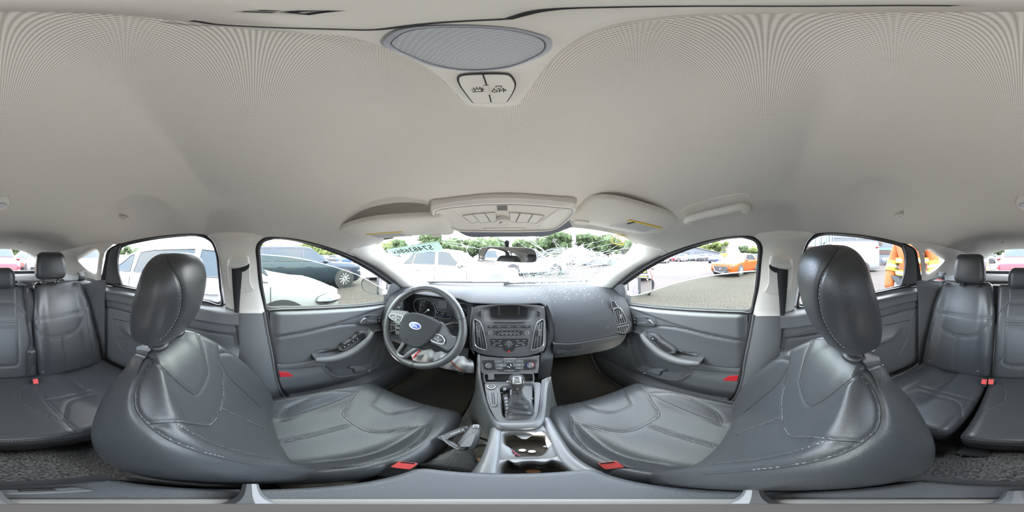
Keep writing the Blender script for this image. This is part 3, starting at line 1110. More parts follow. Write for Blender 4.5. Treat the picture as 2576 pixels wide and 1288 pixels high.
def parts_front(s, root):
    nm = {0: ('upper_pad', 'door'), 1: ('insert_panel', 'door2'), 2: ('map_pocket', 'door2'), 3: ('lower_panel', 'door')}
    for r, q in fmbs.items():
        put(q, s, nm[r][0], nm[r][1], parent=root, smooth=60)
    # interior release handle
    bz = pcurve([c5(722, 705), c5(735, 672), c5(765, 652), c5(880, 648), c5(892, 662), c5(890, 705), c5(880, 712), c5(740, 712)], 30, True)
    put(flat_patch(bz, fdoor_bvh, .004), s, 'handle_bezel', 'plastic', parent=root, bevel=.002)
    put(flat_patch(pcurve([c5(768, 690), c5(780, 660), c5(855, 656), c5(856, 690)], 20, True), fdoor_bvh, .0045), s, 'handle_recess', 'black', parent=root)
    lv = flat_patch(pcurve([c5(731, 704), c5(745, 680), c5(770, 664), c5(782, 672), c5(792, 684), c5(850, 688), c5(854, 700), c5(840, 706), c5(760, 708)], 34, True), fdoor_bvh, .016)
    lab(put(lv, s, 'release_lever', 'silver', parent=root, bevel=.003), 'satin silver pull lever')
    lk = put(flat_patch(pcurve([c5(864, 656), c5(884, 656), c5(884, 702), c5(864, 702)], 16, True), fdoor_bvh, .007), s, 'lock_switch', 'black', parent=root, bevel=.0015)
    for yy in (668, 690):
        put(flat_patch([c5(868, yy - 6), c5(880, yy - 6), c5(880, yy + 6), c5(868, yy + 6)], fdoor_bvh, .0085), s, 'lock_mark', 'greyink', parent=lk)
    # armrest pull
    pa = [at_x(a, b, -.655) for a, b in pcurve([c5(426, 966), c5(520, 962), c5(610, 944), c5(700, 903), c5(770, 848), c5(812, 805), c5(832, 772)], 26)]
    rr = [.011 + .012 * sin(pi * min(1, max(0, i / 25))) ** .5 for i in range(26)]
    mb = MB()
    mb.tube(pa, rr, n=12, flat=1.0)
    mb.grid([[p + Vector((0, 0, .006)) for p in pa], [p + Vector((-.05, 0, .012)) for p in pa]])
    mb.grid([[p + Vector((0, 0, -.014)) for p in pa], [p + Vector((-.055, 0, -.022)) for p in pa]])
    lab(put(mb, s, 'armrest', 'armgrey', parent=root, smooth=60), 'grey curved armrest pull')
    mb = MB()
    pb = [p + Vector((-.012, 0, -.026)) for p in pa[3:18]]
    mb.tube(pb, [.006 + .008 * sin(pi * i / 14) for i in range(15)], n=10)
    put(mb, s, 'armrest_under', 'plastic', parent=root, smooth=60)
    # pull cup
    up = flat_patch(pcurve([c5(438, 944), c5(442, 922), c5(470, 912), c5(560, 890), c5(590, 872), c5(580, 905), c5(560, 930)], 24, True), fdoor_bvh, .003)
    put(up, s, 'pull_cup', 'matblack', parent=root)
    put(MB().tube(drape([c5(428, 952), c5(440, 920), c5(470, 908), c5(560, 884), c5(640, 846), c5(720, 792), c5(760, 770), c5(828, 768)], fdoor_bvh, 30, .003), .003, n=6), s, 'armrest_edge', 'armgrey', parent=root)
    # switches
    def tilt(pix, h, name, m, bev=.002):
        pts = [at_x(a, b, -.668) for a, b in pix]
        mb = MB()
        mb.prism([p + Vector((-.03, 0, -.004)) for p in pts], Vector((h + .03, 0, .004)))
        return put(mb, s, name, m, parent=root, bevel=bev)
    tilt(pcurve([c5(600, 900), c5(620, 868), c5(700, 815), c5(735, 782), c5(775, 768), c5(800, 780), c5(785, 815), c5(720, 865), c5(650, 905)], 30, True), -.004, 'switch_panel', 'plastic')
    if s < 0:
        k = tilt(ell(*c5(752, 795), 10, 7.6), .012, 'mirror_knob', 'black')
        lab(k, 'round black mirror adjuster knob')
        for a, b in (((628, 872), 0), ((655, 858), 1), ((690, 832), 2), ((718, 815), 3)):
            q = c5(*a)
            tilt([(q[0] - 6, q[1] + 1), (q[0] + 2, q[1] - 6), (q[0] + 7, q[1] - 1), (q[0] - 1, q[1] + 6)], .008, 'window_switch', 'black', .001)
            tilt([(q[0] - 1, q[1]), (q[0] + 1, q[1] - 2), (q[0] + 2, q[1] - 1), (q[0], q[1] + 1)], .0095, 'switch_mark', 'whiteink', 0)
    else:
        q = c5(745, 800)
        tilt([(q[0] - 7, q[1] + 2), (q[0] + 2, q[1] - 6), (q[0] + 8, q[1] - 1), (q[0] - 1, q[1] + 7)], .008, 'window_switch', 'black', .001)
        tilt([(q[0] - 1, q[1]), (q[0] + 1, q[1] - 2), (q[0] + 2, q[1] - 1), (q[0], q[1] + 1)], .0095, 'switch_mark', 'whiteink', 0)
        tilt(pcurve([c5(625, 880), c5(690, 838), c5(722, 818), c5(735, 830), c5(660, 888)], 20, True), .001, 'tray', 'matblack', 0)
    # bottle holder lip, edge line, reflector, seal
    put(MB().tube(drape([c5(906, 890), c5(895, 940), c5(868, 1000), c5(800, 1045), c5(700, 1070), c5(600, 1080), c5(540, 1062), c5(495, 1018)], fdoor_bvh, 40, .002), .0035, n=6), s, 'pocket_edge', 'armgrey', parent=root)
    put(flat_patch(pcurve([c5(650, 1020), c5(700, 1008), c5(770, 1025), c5(780, 1038), c5(700, 1056), c5(690, 1035)], 24, True), fdoor_bvh, .02), s, 'bottle_lip', 'plastic', parent=root, bevel=.004)
    lab(put(flat_patch([c5(170, 1046), c5(238, 1052), c5(277, 1082), c5(182, 1087)], fdoor_bvh, .002), s, 'reflector', 'redglass', parent=root, bevel=.001), 'red warning reflector')
    put(MB().tube(drape([c5(480, 1010), c5(350, 1020), c5(170, 1030)], fdoor_bvh, 20, .0005), .0016, n=5), s, 'panel_joint', 'matblack', parent=root)
    put(MB().tube(drape([c5(110, 815), c5(350, 770), c5(560, 722), c5(700, 712)], fdoor_bvh, 30, .0005), .0016, n=5), s, 'insert_joint', 'matblack', parent=root)
    put(MB().tube([p + Vector((.012, 0, 0)) for p in [side_pt(a, b, .004) for a, b in pcurve([(668, 782), (676, 830), (688, 890), (696, 940), (712, 980), (740, 1006), (780, 1018), (860, 1010)], 40)]], .010, n=7), s, 'door_seal', 'matblack', parent=root)
    put(MB().tube([p + Vector((.018, 0, 0)) for p in [side_pt(a, b, .004) for a, b in pcurve([(664, 782), (672, 830), (684, 890), (692, 945), (708, 986), (738, 1013), (780, 1026), (860, 1018)], 40)]], .006, n=7), s, 'seal_lip', 'graytrim', parent=root)
    # mirror sail
    mb = MB()
    pl = [side_pt(a, b, .010) for a, b in pcurve([(977, 754), (977, 735), (984, 714), (994, 714), (1008, 727), (1013, 740), (1004, 753), (990, 756)], 26, True)]
    mb.prism([p + Vector((-.015, 0, 0)) for p in pl], Vector((.02, 0, 0)))
    lab(put(mb, s, 'mirror_sail', 'plastic', parent=root, bevel=.003), 'black corner cover behind the outside mirror')
    # outer skin
    mb = MB()
    ybs = np.linspace(.02, 1.05, 12)
    mb.grid([[Vector((-(SX(y, .9) + d), y, interp(BFY, BFZ, y) - h)) for y in ybs] for d, h in ((.015, .012), (.05, .045), (.075, .12), (.085, .25), (.08, .4), (.06, .7))])
    put(mb, s, 'outer_skin', 'body', parent=root, smooth=60)

door_no = 1
for s in (-1, 1):
    root = thing('door_%d' % door_no, 'charcoal front door panel beside the %s seat with armrest, switches and map pocket' % ('driver' if s < 0 else 'passenger'), 'car door', (s * .72, .5, .36), kind='structure')
    door_no += 1
    parts_front(s, root)
for s in (-1, 1):
    root = thing('door_%d' % door_no, 'charcoal rear %s door panel partly hidden behind the front seat' % SIDE[s], 'car door', (s * .71, -.5, .36), kind='structure')
    door_no += 1
    for r, q in rmbs.items():
        put(q, s, {0: 'upper_pad', 1: 'grab_strip', 3: 'lower_panel'}[r], {0: 'door', 1: 'door2', 3: 'door'}[r], parent=root, smooth=60)
    mb = MB().tube(drape([c4(142, 400), c4(160, 460), c4(172, 540), c4(180, 575), c4(220, 655)], rdoor_bvh, 24, .002), .003, n=6)
    put(mb, s, 'edge_bead', 'graytrim', parent=root)
    put(MB().tube(drape([c4(160, 485), c4(300, 512)], rdoor_bvh, 12, .001), .002, n=5), s, 'panel_joint', 'matblack', parent=root)
    put(MB().tube(drape([c4(178, 572), c4(290, 600), c4(330, 612)], rdoor_bvh, 12, .002), .006, n=7), s, 'armrest_front', 'plastic', parent=root)
    mb = MB()
    def zb_(y): return 1.06 if y < -.95 else float(np.interp(y, *((BRY, BRZ) if BRY[0] < BRY[-1] else (BRY[::-1], BRZ[::-1]))))
    mb.grid([[Vector((-(SX(y, .9) + d), y, zb_(y) - h)) for y in np.linspace(-1.95, .03, 16)] for d, h in ((-.012, -.004), (.03, .012), (.06, .08), (.08, .25), (.08, .4), (.06, .75))])
    put(mb, s, 'outer_skin', 'body', parent=root, smooth=60)

# ---- outside mirrors
for s in (-1, 1):
    c = at_y(942, 721, .88)
    n = Vector((.42, -.90, .10)).normalized()
    u = Vector((0, 0, 1)).cross(n).normalized()
    M = frame(c, u, (0, 0, 1))
    out2 = [onp(a, b, M) for a, b in pcurve([(913, 706), (922, 700.5), (945, 699), (968, 699), (972, 706), (970, 730), (966, 743), (950, 741), (926, 736), (915, 729), (911, 716)], 40, True)]
    t = thing('door_mirror', 'pale outside door mirror with rounded glass beyond the %s window' % ('driver' if s < 0 else 'passenger'), 'door mirror', (s * .9, .88, 1.05))
    mb = MB(M)
    rows = [poly3(out2, 0), poly3([(a * 1.06, b * 1.08) for a, b in out2], .004), poly3([(a * 1.08, b * 1.1) for a, b in out2], -.02), poly3([(a * 1.0, b * 1.02) for a, b in out2], -.06), poly3([(a * .7, b * .7) for a, b in out2], -.10), poly3([(a * .2, b * .2) for a, b in out2], -.115)]
    mb.grid(rows[2:], cv=True)
    put(mb, s, 'housing', 'body', parent=t, smooth=60)
    mb = MB(M)
    mb.grid(rows[:3], cv=True)
    put(mb, s, 'rim', 'matblack', parent=t, smooth=50)
    mb = MB(M)
    mb.prism(poly3(out2, -.003), (0, 0, .002))
    put(mb, s, 'mirror_glass', 'mirror', parent=t, smooth=0)
    mb = MB()
    q = M @ Vector((max(a for a, b in out2) * .6 * 1, -.045, -.05))
    base = side_pt(992, 748, -.02)
    mb.tube([q, q.lerp(base, .5) + Vector((0, 0, -.006)), base], [.03, .026, .022], n=10)
    put(mb, s, 'arm', 'body', parent=t, smooth=60)
# ================================================================ dashboard
dash = thing('dashboard', 'charcoal soft-touch dashboard spanning the car below the windscreen', 'dashboard', (0, .85, .72))
PR = {
 'end': [(1.12, 1.03), (1.0, 1.035), (.90, 1.025), (.83, 1.005), (.78, .975), (.745, .935), (.725, .895), (.715, .86), (.71, .82), (.71, .785), (.72, .755), (.85, .735)],
 'drv': [(1.16, 1.035), (1.02, 1.05), (.90, 1.06), (.80, 1.062), (.735, 1.050), (.738, 1.040), (.815, 1.032), (.825, .96), (.80, .895), (.735, .880), (.705, .77), (.80, .70)],
 'mid': [(1.16, 1.035), (1.02, 1.048), (.90, 1.053), (.79, 1.050), (.722, 1.036), (.726, 1.026), (.77, 1.01), (.78, .95), (.78, .88), (.78, .82), (.78, .75), (.82, .71)],
 'pas': [(1.16, 1.035), (1.02, 1.047), (.92, 1.045), (.84, 1.03), (.78, 1.005), (.735, .965), (.710, .92), (.695, .875), (.685, .83), (.680, .795), (.692, .752), (.85, .735)]}
keys = [(-.69, 'end'), (-.60, 'end'), (-.535, 'drv'), (-.225, 'drv'), (-.150, 'mid'), (.150, 'mid'), (.225, 'pas'), (.56, 'pas'), (.63, 'end'), (.69, 'end')]
def dprof(x):
    for (xa, ka), (xb, kb) in zip(keys, keys[1:]):
        if x <= xb:
            t = sstep(xa, xb, x)
            return [(lerp(a[0], b[0], t), lerp(a[1], b[1], t)) for a, b in zip(PR[ka], PR[kb])]
    return PR['end']
xs = sorted(set(list(np.linspace(-.69, .69, 90)) + list(np.linspace(-.62, -.52, 12)) + list(np.linspace(-.235, -.14, 40)) + list(np.linspace(.14, .235, 40))))
cols = []
for x in xs:
    pr = dprof(x)
    pts = catmull([Vector((x, a - (.22 * x * x if k < 2 else (.08 * x * x if k == 2 else 0)), b)) for k, (a, b) in enumerate(pr)], 60, raw=2)
    cols.append(pts)
mb = MB().grid(cols)
dash_bvh = mb.bvh()
mb.build('upper_pad', 'dash', dash, smooth=50)
mb = MB()
mb.grid([[Vector((x, 1.09 - .22 * x * x, 1.033)), Vector((x, 1.14 - .22 * x * x, 1.045)), Vector((x, 1.16, 1.0))] for x in np.linspace(-.66, .66, 30)])
mb.build('defrost_strip', 'matblack', dash)
# crumbs of windscreen glass on the pad
rng = random.Random(3)
mb = MB()
for i in range(170):
    px, py = rng.gauss(1420, 75), 722 + abs(rng.gauss(0, 16))
    h = dash_bvh.ray_cast(CAM, ray(px, py))
    if h[0] is not None and h[0].z > .98:
        r = rng.uniform(.0009, .0022)
        mb.ico(h[0] + Vector((0, 0, r * .6)), r, 1, jit=.4, rng=rng)
o = mb.build('glass_crumbs', 'crack', smooth=0)
tag(o, 'scattered white crumbs of broken windscreen on the passenger side of the dashboard', 'broken glass', kind='stuff')

# generic detail panel
class Panel:
    def __init__(s, M, conv, parent):
        s.M, s.c, s.p = M, conv, parent
    def uv(s, q):
        return onp(*s.c(*q), s.M)
    def poly(s, pts, h0, h1, name, m, parent=None, smooth=True, n=None, bevel=0, closed=True):
        P = [s.uv(q) for q in pts]
        if smooth:
            P = [(p.x, p.y) for p in catmull([(a, b, 0) for a, b in P], n or max(24, len(P) * 5), True)]
        mb = MB(s.M)
        mb.prism(poly3(P, h0), (0, 0, h1 - h0))
        return mb.build(name, m, parent or s.p, bevel=bevel, smooth=30)
    def frame(s, pts, r, h, name, m, parent=None, smooth=True, closed=True, n=None):
        P = [s.uv(q) for q in pts]
        if smooth:
            P = [(p.x, p.y) for p in catmull([(a, b, 0) for a, b in P], n or max(24, len(P) * 5), closed)]
        mb = MB(s.M)
        mb.tube(poly3(P, h), r, n=6, closed=closed)
        return mb.build(name, m, parent or s.p)
    def disc(s, q, r, h0, h1, name, m, parent=None, n=24, bevel=0, dome=0):
        u, v = s.uv(q)
        mb = MB(s.M @ Matrix.Translation((u, v, 0)))
        mb.lathe([(0, h0), (r, h0), (r, h1 - min(.001, (h1 - h0) * .4)), (r * .94, h1), (r * .5, h1 + dome * .7), (0.00001, h1 + dome)], n)
        return mb.build(name, m, parent or s.p, smooth=40)
    def ringd(s, q, r, tr, h, name, m, parent=None, a0=0, a1=360):
        u, v = s.uv(q)
        mb = MB(s.M @ Matrix.Translation((u, v, 0)))
        full = a1 - a0 >= 360
        k = 32
        mb.tube([(r * cos(radians(lerp(a0, a1, i / k))), r * sin(radians(lerp(a0, a1, i / k))), h) for i in range(k if full else k + 1)], tr, n=6, closed=full)
        return mb.build(name, m, parent or s.p)
    def rect(s, a, b, h0, h1, name, m, parent=None, bevel=.0006):
        pts = [(a[0], a[1]), (b[0], a[1]), (b[0], b[1]), (a[0], b[1])]
        return s.poly(pts, h0, h1, name, m, parent, smooth=False, bevel=bevel)
    def text(s, q, t, size, h, m, parent=None, rot=0):
        u, v = s.uv(q)
        return text(t, size, s.M @ Matrix.Translation((u, v, h)) @ Matrix.Rotation(rot, 4, 'Z'), m, parent or s.p)

# ---------------- centre stack
cs = thing('centre_stack', 'black centre stack with small dark screen, radio buttons and two silver framed vents', 'control panel', (0, .70, .78))
o_, t_ = Vector((0, .67, .775)), Vector((0, .722, 1.02))
MS_ = frame(o_, (1, 0, 0), t_ - o_)
S = Panel(MS_, c2, cs)
OUT = [(132, 236), (240, 214), (420, 206), (600, 212), (704, 234), (716, 330), (722, 450), (718, 540), (700, 588), (640, 612), (560, 630), (420, 640), (280, 628), (200, 614), (140, 594), (120, 560), (118, 450), (124, 330)]
HOLE = [(232, 248), (320, 226), (420, 222), (520, 226), (608, 248), (606, 290), (600, 330), (560, 345), (480, 350), (420, 350), (360, 350), (280, 345), (240, 332), (234, 290)]
Po = [S.uv(q) for q in OUT]
Ph = [S.uv(q) for q in HOLE]
A = [Vector((p.x, p.y, 0)) for p in catmull([(a, b, 0) for a, b in Ph], 72, True)]
c0 = sum(A, Vector()) / len(A)
Bc = catmull([(a, b, 0) for a, b in Po], 220, True)
B = []
for p in A:
    a0 = atan2(p.y - c0.y, p.x - c0.x)
    B.append(min(Bc, key=lambda q: abs((atan2(q.y - c0.y, q.x - c0.x) - a0 + pi) % (2 * pi) - pi)))
Bd = catmull([(a, b, 0) for a, b in Po], 72, True)
mb = MB(MS_)
def bulge(p):
    return Vector((p.x, p.y, .012 - 1.6 * p.x * p.x * .25))
back = [Vector((c0.x + (p.x - c0.x) * .82, c0.y + (p.y - c0.y) * .86 + .004, -.030)) for p in A]
mb.grid([back, A, [a.lerp(b, .25) + Vector((0, 0, .006)) for a, b in zip(A, B)], [a.lerp(b, .6) + Vector((0, 0, .008)) for a, b in zip(A, B)], [a.lerp(b, .93) + Vector((0, 0, .006)) for a, b in zip(A, B)], B, [Vector((b.x, b.y, -.07)) for b in B]], cv=True)
mb.build('fascia', 'plastic', cs, smooth=45)
mb = MB(MS_).prism([Vector((p.x, p.y, -.0305)) for p in back], (0, 0, .001))
mb.build('screen_recess', 'dash', cs)
H = .008
scr = S.poly([(326, 222), (514, 222), (512, 308), (328, 308)], -.030, -.016, 'screen_surround', 'black', smooth=False, bevel=.002)
lab(S.poly([(346, 226), (496, 226), (494, 301), (346, 301)], -.016, -.0145, 'display', 'screenglass', scr, smooth=False), 'dark switched-off display')
S.poly([(298, 352), (544, 350), (536, 360), (308, 362)], .002, H + .0005, 'disc_slot', 'matblack', smooth=False)
S.frame([(290, 350), (552, 348), (540, 362), (304, 364)], .0006, H + .001, 'slot_edge', 'graytrim', smooth=False)
for (q, nm) in (([(166, 272), (200, 256), (202, 312), (170, 306)], 'left'), ([(640, 256), (672, 272), (668, 306), (640, 310)], 'right')):
    b = S.poly(q, .002, H + .003, 'hard_button', 'black', smooth=False, bevel=.001)
    S.frame(q, .0007, H + .002, 'button_edge', 'silver', b, smooth=False)
# vents
def vent(q, x0, x1, tab, lab_):
    v = S.poly([(a, b) for a, b in q], .000, .0085, 'air_vent', 'matblack', n=40)
    S.frame(q, .0034, .0105, 'vent_frame', 'silver', v, n=48)
    for (ta, tb) in x0:
        mb = MB(MS_)
        a, b = S.uv(ta), S.uv(tb)
        d = Vector((b[0] - a[0], b[1] - a[1], 0))
        mb.grid([[Vector((a[0], a[1], .0085)) + d * t + Vector((w_, 0, h)) for t in (0, .33, .66, 1)] for w_, h in ((-.0045, 0), (-.001, .003), (.0045, .0005))])
        mb.build('slat', 'plastic', v, solid=.001)
    S.rect((tab[0] - 14, tab[1] - 26), (tab[0] + 14, tab[1] + 26), .008, .018, 'vent_tab', 'plastic', v, bevel=.002)
    lab(v, lab_)
vent([(140, 336), (168, 340), (190, 356), (212, 410), (230, 480), (243, 560), (236, 574), (200, 566), (160, 548), (146, 520), (142, 430)], [((160, 350), (172, 545)), ((176, 352), (198, 555)), ((190, 372), (222, 562))], 0, (175, 444), 'left air vent with silver surround')
vent([(698, 336), (670, 340), (648, 358), (628, 410), (612, 480), (598, 560), (604, 575), (640, 566), (680, 548), (694, 520), (698, 430)], [((682, 350), (668, 545)), ((664, 352), (642, 555)), ((648, 376), (618, 562))], 0, (664, 434), 'right air vent with silver surround')
# radio
for i, (x0, x1) in enumerate(((248, 302), (304, 380), (382, 458), (460, 536), (538, 592))):
    b = S.poly([(x0 + 1, 380), (x1 - 1, 380), (x1 - 1, 398), (x0 + 1, 400)], .004, H + .0022, 'slim_button', 'black', smooth=False, bevel=.0008)
    S.rect((x0 + (x1 - x0) * .3, 388), (x0 + (x1 - x0) * .7, 391), H + .002, H + .0027, 'button_mark', 'greyink', b, 0)
for q, l in (((275, 437), 'power and volume knob'), ((562, 435), 'tuning knob')):
    k = S.disc(q, .0098, .002, H + .010, 'knob', 'black')
    S.ringd(q, .0086, .0022, H + .0095, 'knob_ring', 'silver', k)
    S.rect((q[0] - 9, q[1] - 4), (q[0] + 9, q[1] + 4), H + .0095, H + .0108, 'knob_mark', 'greyink', k, 0)
    lab(k, l)
pd = S.poly([(320, 420), (420, 416), (520, 418), (524, 440), (516, 460), (420, 462), (322, 462), (316, 440)], .002, H + .002, 'preset_panel', 'black', bevel=.0008)
S.frame([(320, 420), (420, 416), (520, 418), (524, 440), (516, 460), (420, 462), (322, 462), (316, 440)], .0006, H + .002, 'preset_edge', 'graytrim', pd)
S.rect((342, 437), (498, 441), H + .0018, H + .0034, 'preset_bar', 'silver', pd, 0)
for i in range(6):
    x = 336 + 32.5 * i
    S.text((x, 428), '123456'[i], .0050, H + .0024, 'whiteink', pd)
    S.rect((x - 8, 449), (x + 8, 454), H + .0018, H + .0026, 'preset_mark', 'greyink', pd, 0)
bp = S.poly([(268, 488), (330, 484), (420, 482), (510, 482), (570, 484), (572, 520), (562, 545), (480, 558), (462, 580), (420, 598), (376, 580), (362, 560), (282, 548), (270, 520)], .002, H + .0018, 'button_cluster', 'black', n=80, bevel=.0008)
S.frame([(268, 488), (330, 484), (420, 482), (510, 482), (570, 484), (572, 520), (562, 545), (480, 558), (462, 580), (420, 598), (376, 580), (362, 560), (282, 548), (270, 520)], .0006, H + .0018, 'cluster_edge', 'graytrim', bp, n=90)
for q, t in (((296, 502), 'RADIO'), ((350, 502), 'MEDIA'), ((488, 501), 'PHONE'), ((542, 500), 'MENU')):
    S.text(q, t, .0034, H + .0022, 'whiteink', bp)
for x0, x1, y in ((300, 352, 520), (486, 540, 519)):
    S.rect((x0, y - 2), (x1, y + 2), H + .0016, H + .0026, 'cluster_bar', 'silver', bp, 0)
for q in ((302, 536), (354, 540), (484, 539), (536, 534)):
    S.rect((q[0] - 12, q[1] - 3), (q[0] + 12, q[1] + 3), H + .0016, H + .0022, 'button_mark', 'greyink', bp, 0)
k = S.disc((418, 529), .0150, .002, H + .0035, 'dial_pad', 'graytrim')
S.disc((418, 529), .0128, .002, H + .0042, 'dial_face', 'black', k)
S.ringd((418, 529), .0070, .0011, H + .0045, 'dial_ring', 'silver', k)
S.text((418, 529), 'OK', .0052, H + .0048, 'whiteink', k)
for d in ((0, -25), (0, 25), (-27, 0), (27, 0)):
    S.rect((418 + d[0] - 4, 529 + d[1] - 3), (418 + d[0] + 4, 529 + d[1] + 3), H + .004, H + .005, 'arrow_mark', 'greyink', k, 0)
hz = S.poly([(408, 594), (432, 594), (420, 578)], H + .0015, H + .0030, 'hazard_mark', 'red', smooth=False)
lab(hz, 'small red hazard triangle')
# right-hand wing that sweeps down to the console
wing = [at_pl(*c2(*q), MS_ @ Vector((0, 0, -.006)), MS_.to_3x3() @ Vector((0, 0, 1))) for q in ((706, 234), (722, 330), (728, 450), (726, 545), (708, 600))]
wing2 = [at_y(*c2(*q), .70) for q in ((740, 240), (764, 300), (778, 420), (784, 540), (782, 600))]
lowA = [at_y(*c2(*q), .655) for q in ((680, 640), (664, 720), (650, 822))]
lowB = [at_y(*c2(*q), .66) for q in ((778, 640), (768, 720), (754, 792))]
mb = MB()
WA, WB = catmull(wing + lowA, 40), catmull(wing2 + lowB, 40)
mb.grid([[p + Vector((0, .05, 0)) for p in WA], WA, [a.lerp(b, .5) + (CAM - a).normalized() * .008 for a, b in zip(WA, WB)], WB, [p + Vector((.008, .08, 0)) for p in WB]])
mb.build('side_wing', 'dash', cs, smooth=50)
WL = [at_y(*c2(*q), .70) for q in ((122, 236), (112, 330), (108, 450), (112, 560), (140, 612))]
mb = MB().tube(catmull(WL, 24), .003, n=6)
mb.build('edge_strip', 'graytrim', cs)

# ---------------- climate panel
cl = thing('climate_panel', 'black heater control panel with two silver ringed knobs below the radio', 'control panel', (0, .66, .70))
oc, tc_ = Vector((0, .622, .690)), Vector((0, .668, .772))
MC = frame(oc, (1, 0, 0), tc_ - oc)
K = Panel(MC, c2, cl)
K.poly([(160, 620), (300, 640), (420, 648), (560, 640), (672, 622), (664, 700), (655, 770), (420, 776), (200, 772), (168, 700)], -.04, 0, 'fascia', 'plastic', smooth=False, bevel=.003)
K.poly([(372, 646), (476, 645), (470, 655), (380, 656)], 0, .0016, 'airbag_lamp', 'greyink', smooth=False)
K.poly([(214, 662), (420, 660), (632, 656), (636, 700), (630, 740), (520, 742), (500, 756), (420, 758), (340, 756), (310, 744), (226, 742), (212, 700)], 0, .0014, 'control_plate', 'black', n=70, bevel=.0006)
K.frame([(214, 662), (420, 660), (632, 656), (636, 700), (630, 740), (226, 742), (212, 700)], .0006, .0014, 'plate_edge', 'graytrim', smooth=False)
for q, r, l in (((258, 705), .0125, 'fan speed knob'), ((590, 702), .0125, 'temperature knob')):
    k = K.disc(q, r, 0, .011, 'knob', 'black')
    K.ringd(q, r * .86, .0025, .0105, 'knob_ring', 'silver', k)
    K.disc(q, r * .55, .005, .0125, 'knob_cap', 'graytrim', k)
    lab(k, l)
K.ringd((590, 702), .0158, .0011, .0018, 'cold_arc', 'blue', a0=110, a1=250)
K.ringd((590, 702), .0158, .0011, .0018, 'hot_arc', 'red', a0=-60, a1=60)
for (x0, y0, x1, y1) in ((302, 664, 372, 684), (376, 662, 466, 684), (470, 662, 538, 682), (308, 688, 400, 716), (452, 686, 542, 714), (312, 720, 372, 738), (380, 742, 462, 754), (470, 718, 536, 736)):
    b = K.rect((x0, y0), (x1, y1), .001, .0028, 'climate_button', 'plastic', None, .0006)
    K.rect((x0 + (x1 - x0) * .35, y0 + (y1 - y0) * .4), (x0 + (x1 - x0) * .65, y0 + (y1 - y0) * .6), .0026, .0033, 'button_mark', 'greyink', b, 0)
for x0, x1, y in ((336, 394, 711), (458, 514, 709)):
    K.rect((x0, y - 2), (x1, y + 2), .002, .0035, 'bar_mark', 'silver', None, 0)
mb = MB(MC)
for q in ((412, 716), (432, 698), (424, 720), (436, 708)):
    u, v = K.uv(q)
    mb.ico((u, v, .004), .0032, 1)
mb.build('worn_emblem', 'silver', cl)

# ---------------- instrument cluster
ic = thing('instrument_cluster', 'instrument cluster with two hooded round dials behind the steering wheel', 'instrument cluster', (-.33, .80, .90))
oi = Vector((-.33, .812, .96))
MI = frame(oi, (1, 0, 0), (0, .10, 1))
I = Panel(MI, c3, ic)
I.poly([(690, 420), (730, 355), (900, 340), (1100, 370), (1300, 400), (1420, 440), (1425, 560), (1380, 660), (1200, 640), (960, 600), (760, 540)], -.02, 0, 'face_plate', 'black', n=60)
def dial(outline, cx, cy_, rx, ry, needle, digits, lab_):
    d = I.poly(outline, 0, .002, 'dial', 'gloss', n=50)
    I.frame(outline, .0026, .006, 'dial_rim', 'silver', d, n=60)
    u, v = I.uv((cx, cy_))
    u2, v2 = I.uv((cx + rx, cy_))
    r = u2 - u
    mb = MB(MI @ Matrix.Translation((u, v, .0025)))
    for i in range(33):
        a = radians(220 - 260 * i / 32)
        r0 = r * (.86 if i % 4 else .78)
        p, q = Vector((cos(a) * r0, sin(a) * r0, 0)), Vector((cos(a) * r * .95, sin(a) * r * .95, 0))
        mb.tube([p, q], .0004 if i % 4 else .0008, n=4)
    mb.build('ticks', 'whiteink', d)
    for i, t in enumerate(digits):
        a = radians(220 - 260 * i / (len(digits) - 1))
        text(t, .0068, MI @ Matrix.Translation((u + cos(a) * r * .62, v + sin(a) * r * .62, .0025)), 'whiteink', d, 'digit')
    mb = MB(MI)
    nu, nv = I.uv(needle)
    mb.tube([(u, v, .006), (nu, nv, .006)], [.0020, .0008], n=6)
    lab(mb.build('needle', mat('pale_blue_needle', (.45, .68, .85), .4), d), 'pale blue needle')
    mb = MB(MI @ Matrix.Translation((u, v, 0)))
    mb.lathe([(0, .002), (.006, .002), (.006, .008), (.004, .009), (0.00001, .009)], 18)
    mb.build('needle_hub', 'white', d)
    lab(d, lab_)
dial([(704, 420), (725, 375), (770, 353), (850, 356), (920, 390), (960, 450), (975, 500), (972, 560), (945, 590), (880, 570), (760, 530), (716, 480)], 886, 492, 130, 100, (835, 528), '0 1 2 3 4 5 6 7'.split(), 'rev counter dial')
dial([(1215, 470), (1230, 428), (1290, 405), (1370, 425), (1412, 470), (1415, 540), (1395, 610), (1360, 650), (1290, 640), (1240, 600), (1218, 530)], 1324, 548, 90, 85, (1275, 592), '0 20 40 60 80 100 120 140'.split(), 'speedometer dial')
I.poly([(1005, 372), (1115, 388), (1112, 480), (1005, 470)], 0, .003, 'trip_display', mat('grey_lcd', (.10, .10, .11), .25), smooth=False)
g = I.poly([(985, 505), (1010, 502), (1140, 520), (1168, 550), (1160, 592), (1100, 595), (985, 575), (978, 550)], 0, .003, 'small_gauges', 'gloss', n=40)
I.frame([(985, 505), (1010, 502), (1140, 520), (1168, 550), (1160, 592), (1100, 595), (985, 575), (978, 550)], .0018, .004, 'gauge_rim', 'silver', g, n=50)
for a, b in (((1010, 565), (1075, 572)), ((1095, 572), (1150, 578))):
    mb = MB(MI)
    p, q = I.uv(a), I.uv(b)
    mb.tube([(*p, .005), (*q, .005)], [.0007, .0016], n=5)
    mb.build('gauge_needle', 'blue', g)
for c in ((1060, 548), (1130, 560)):
    I.ringd(c, .006, .0005, .0035, 'gauge_arc', 'whiteink', g, 20, 160)

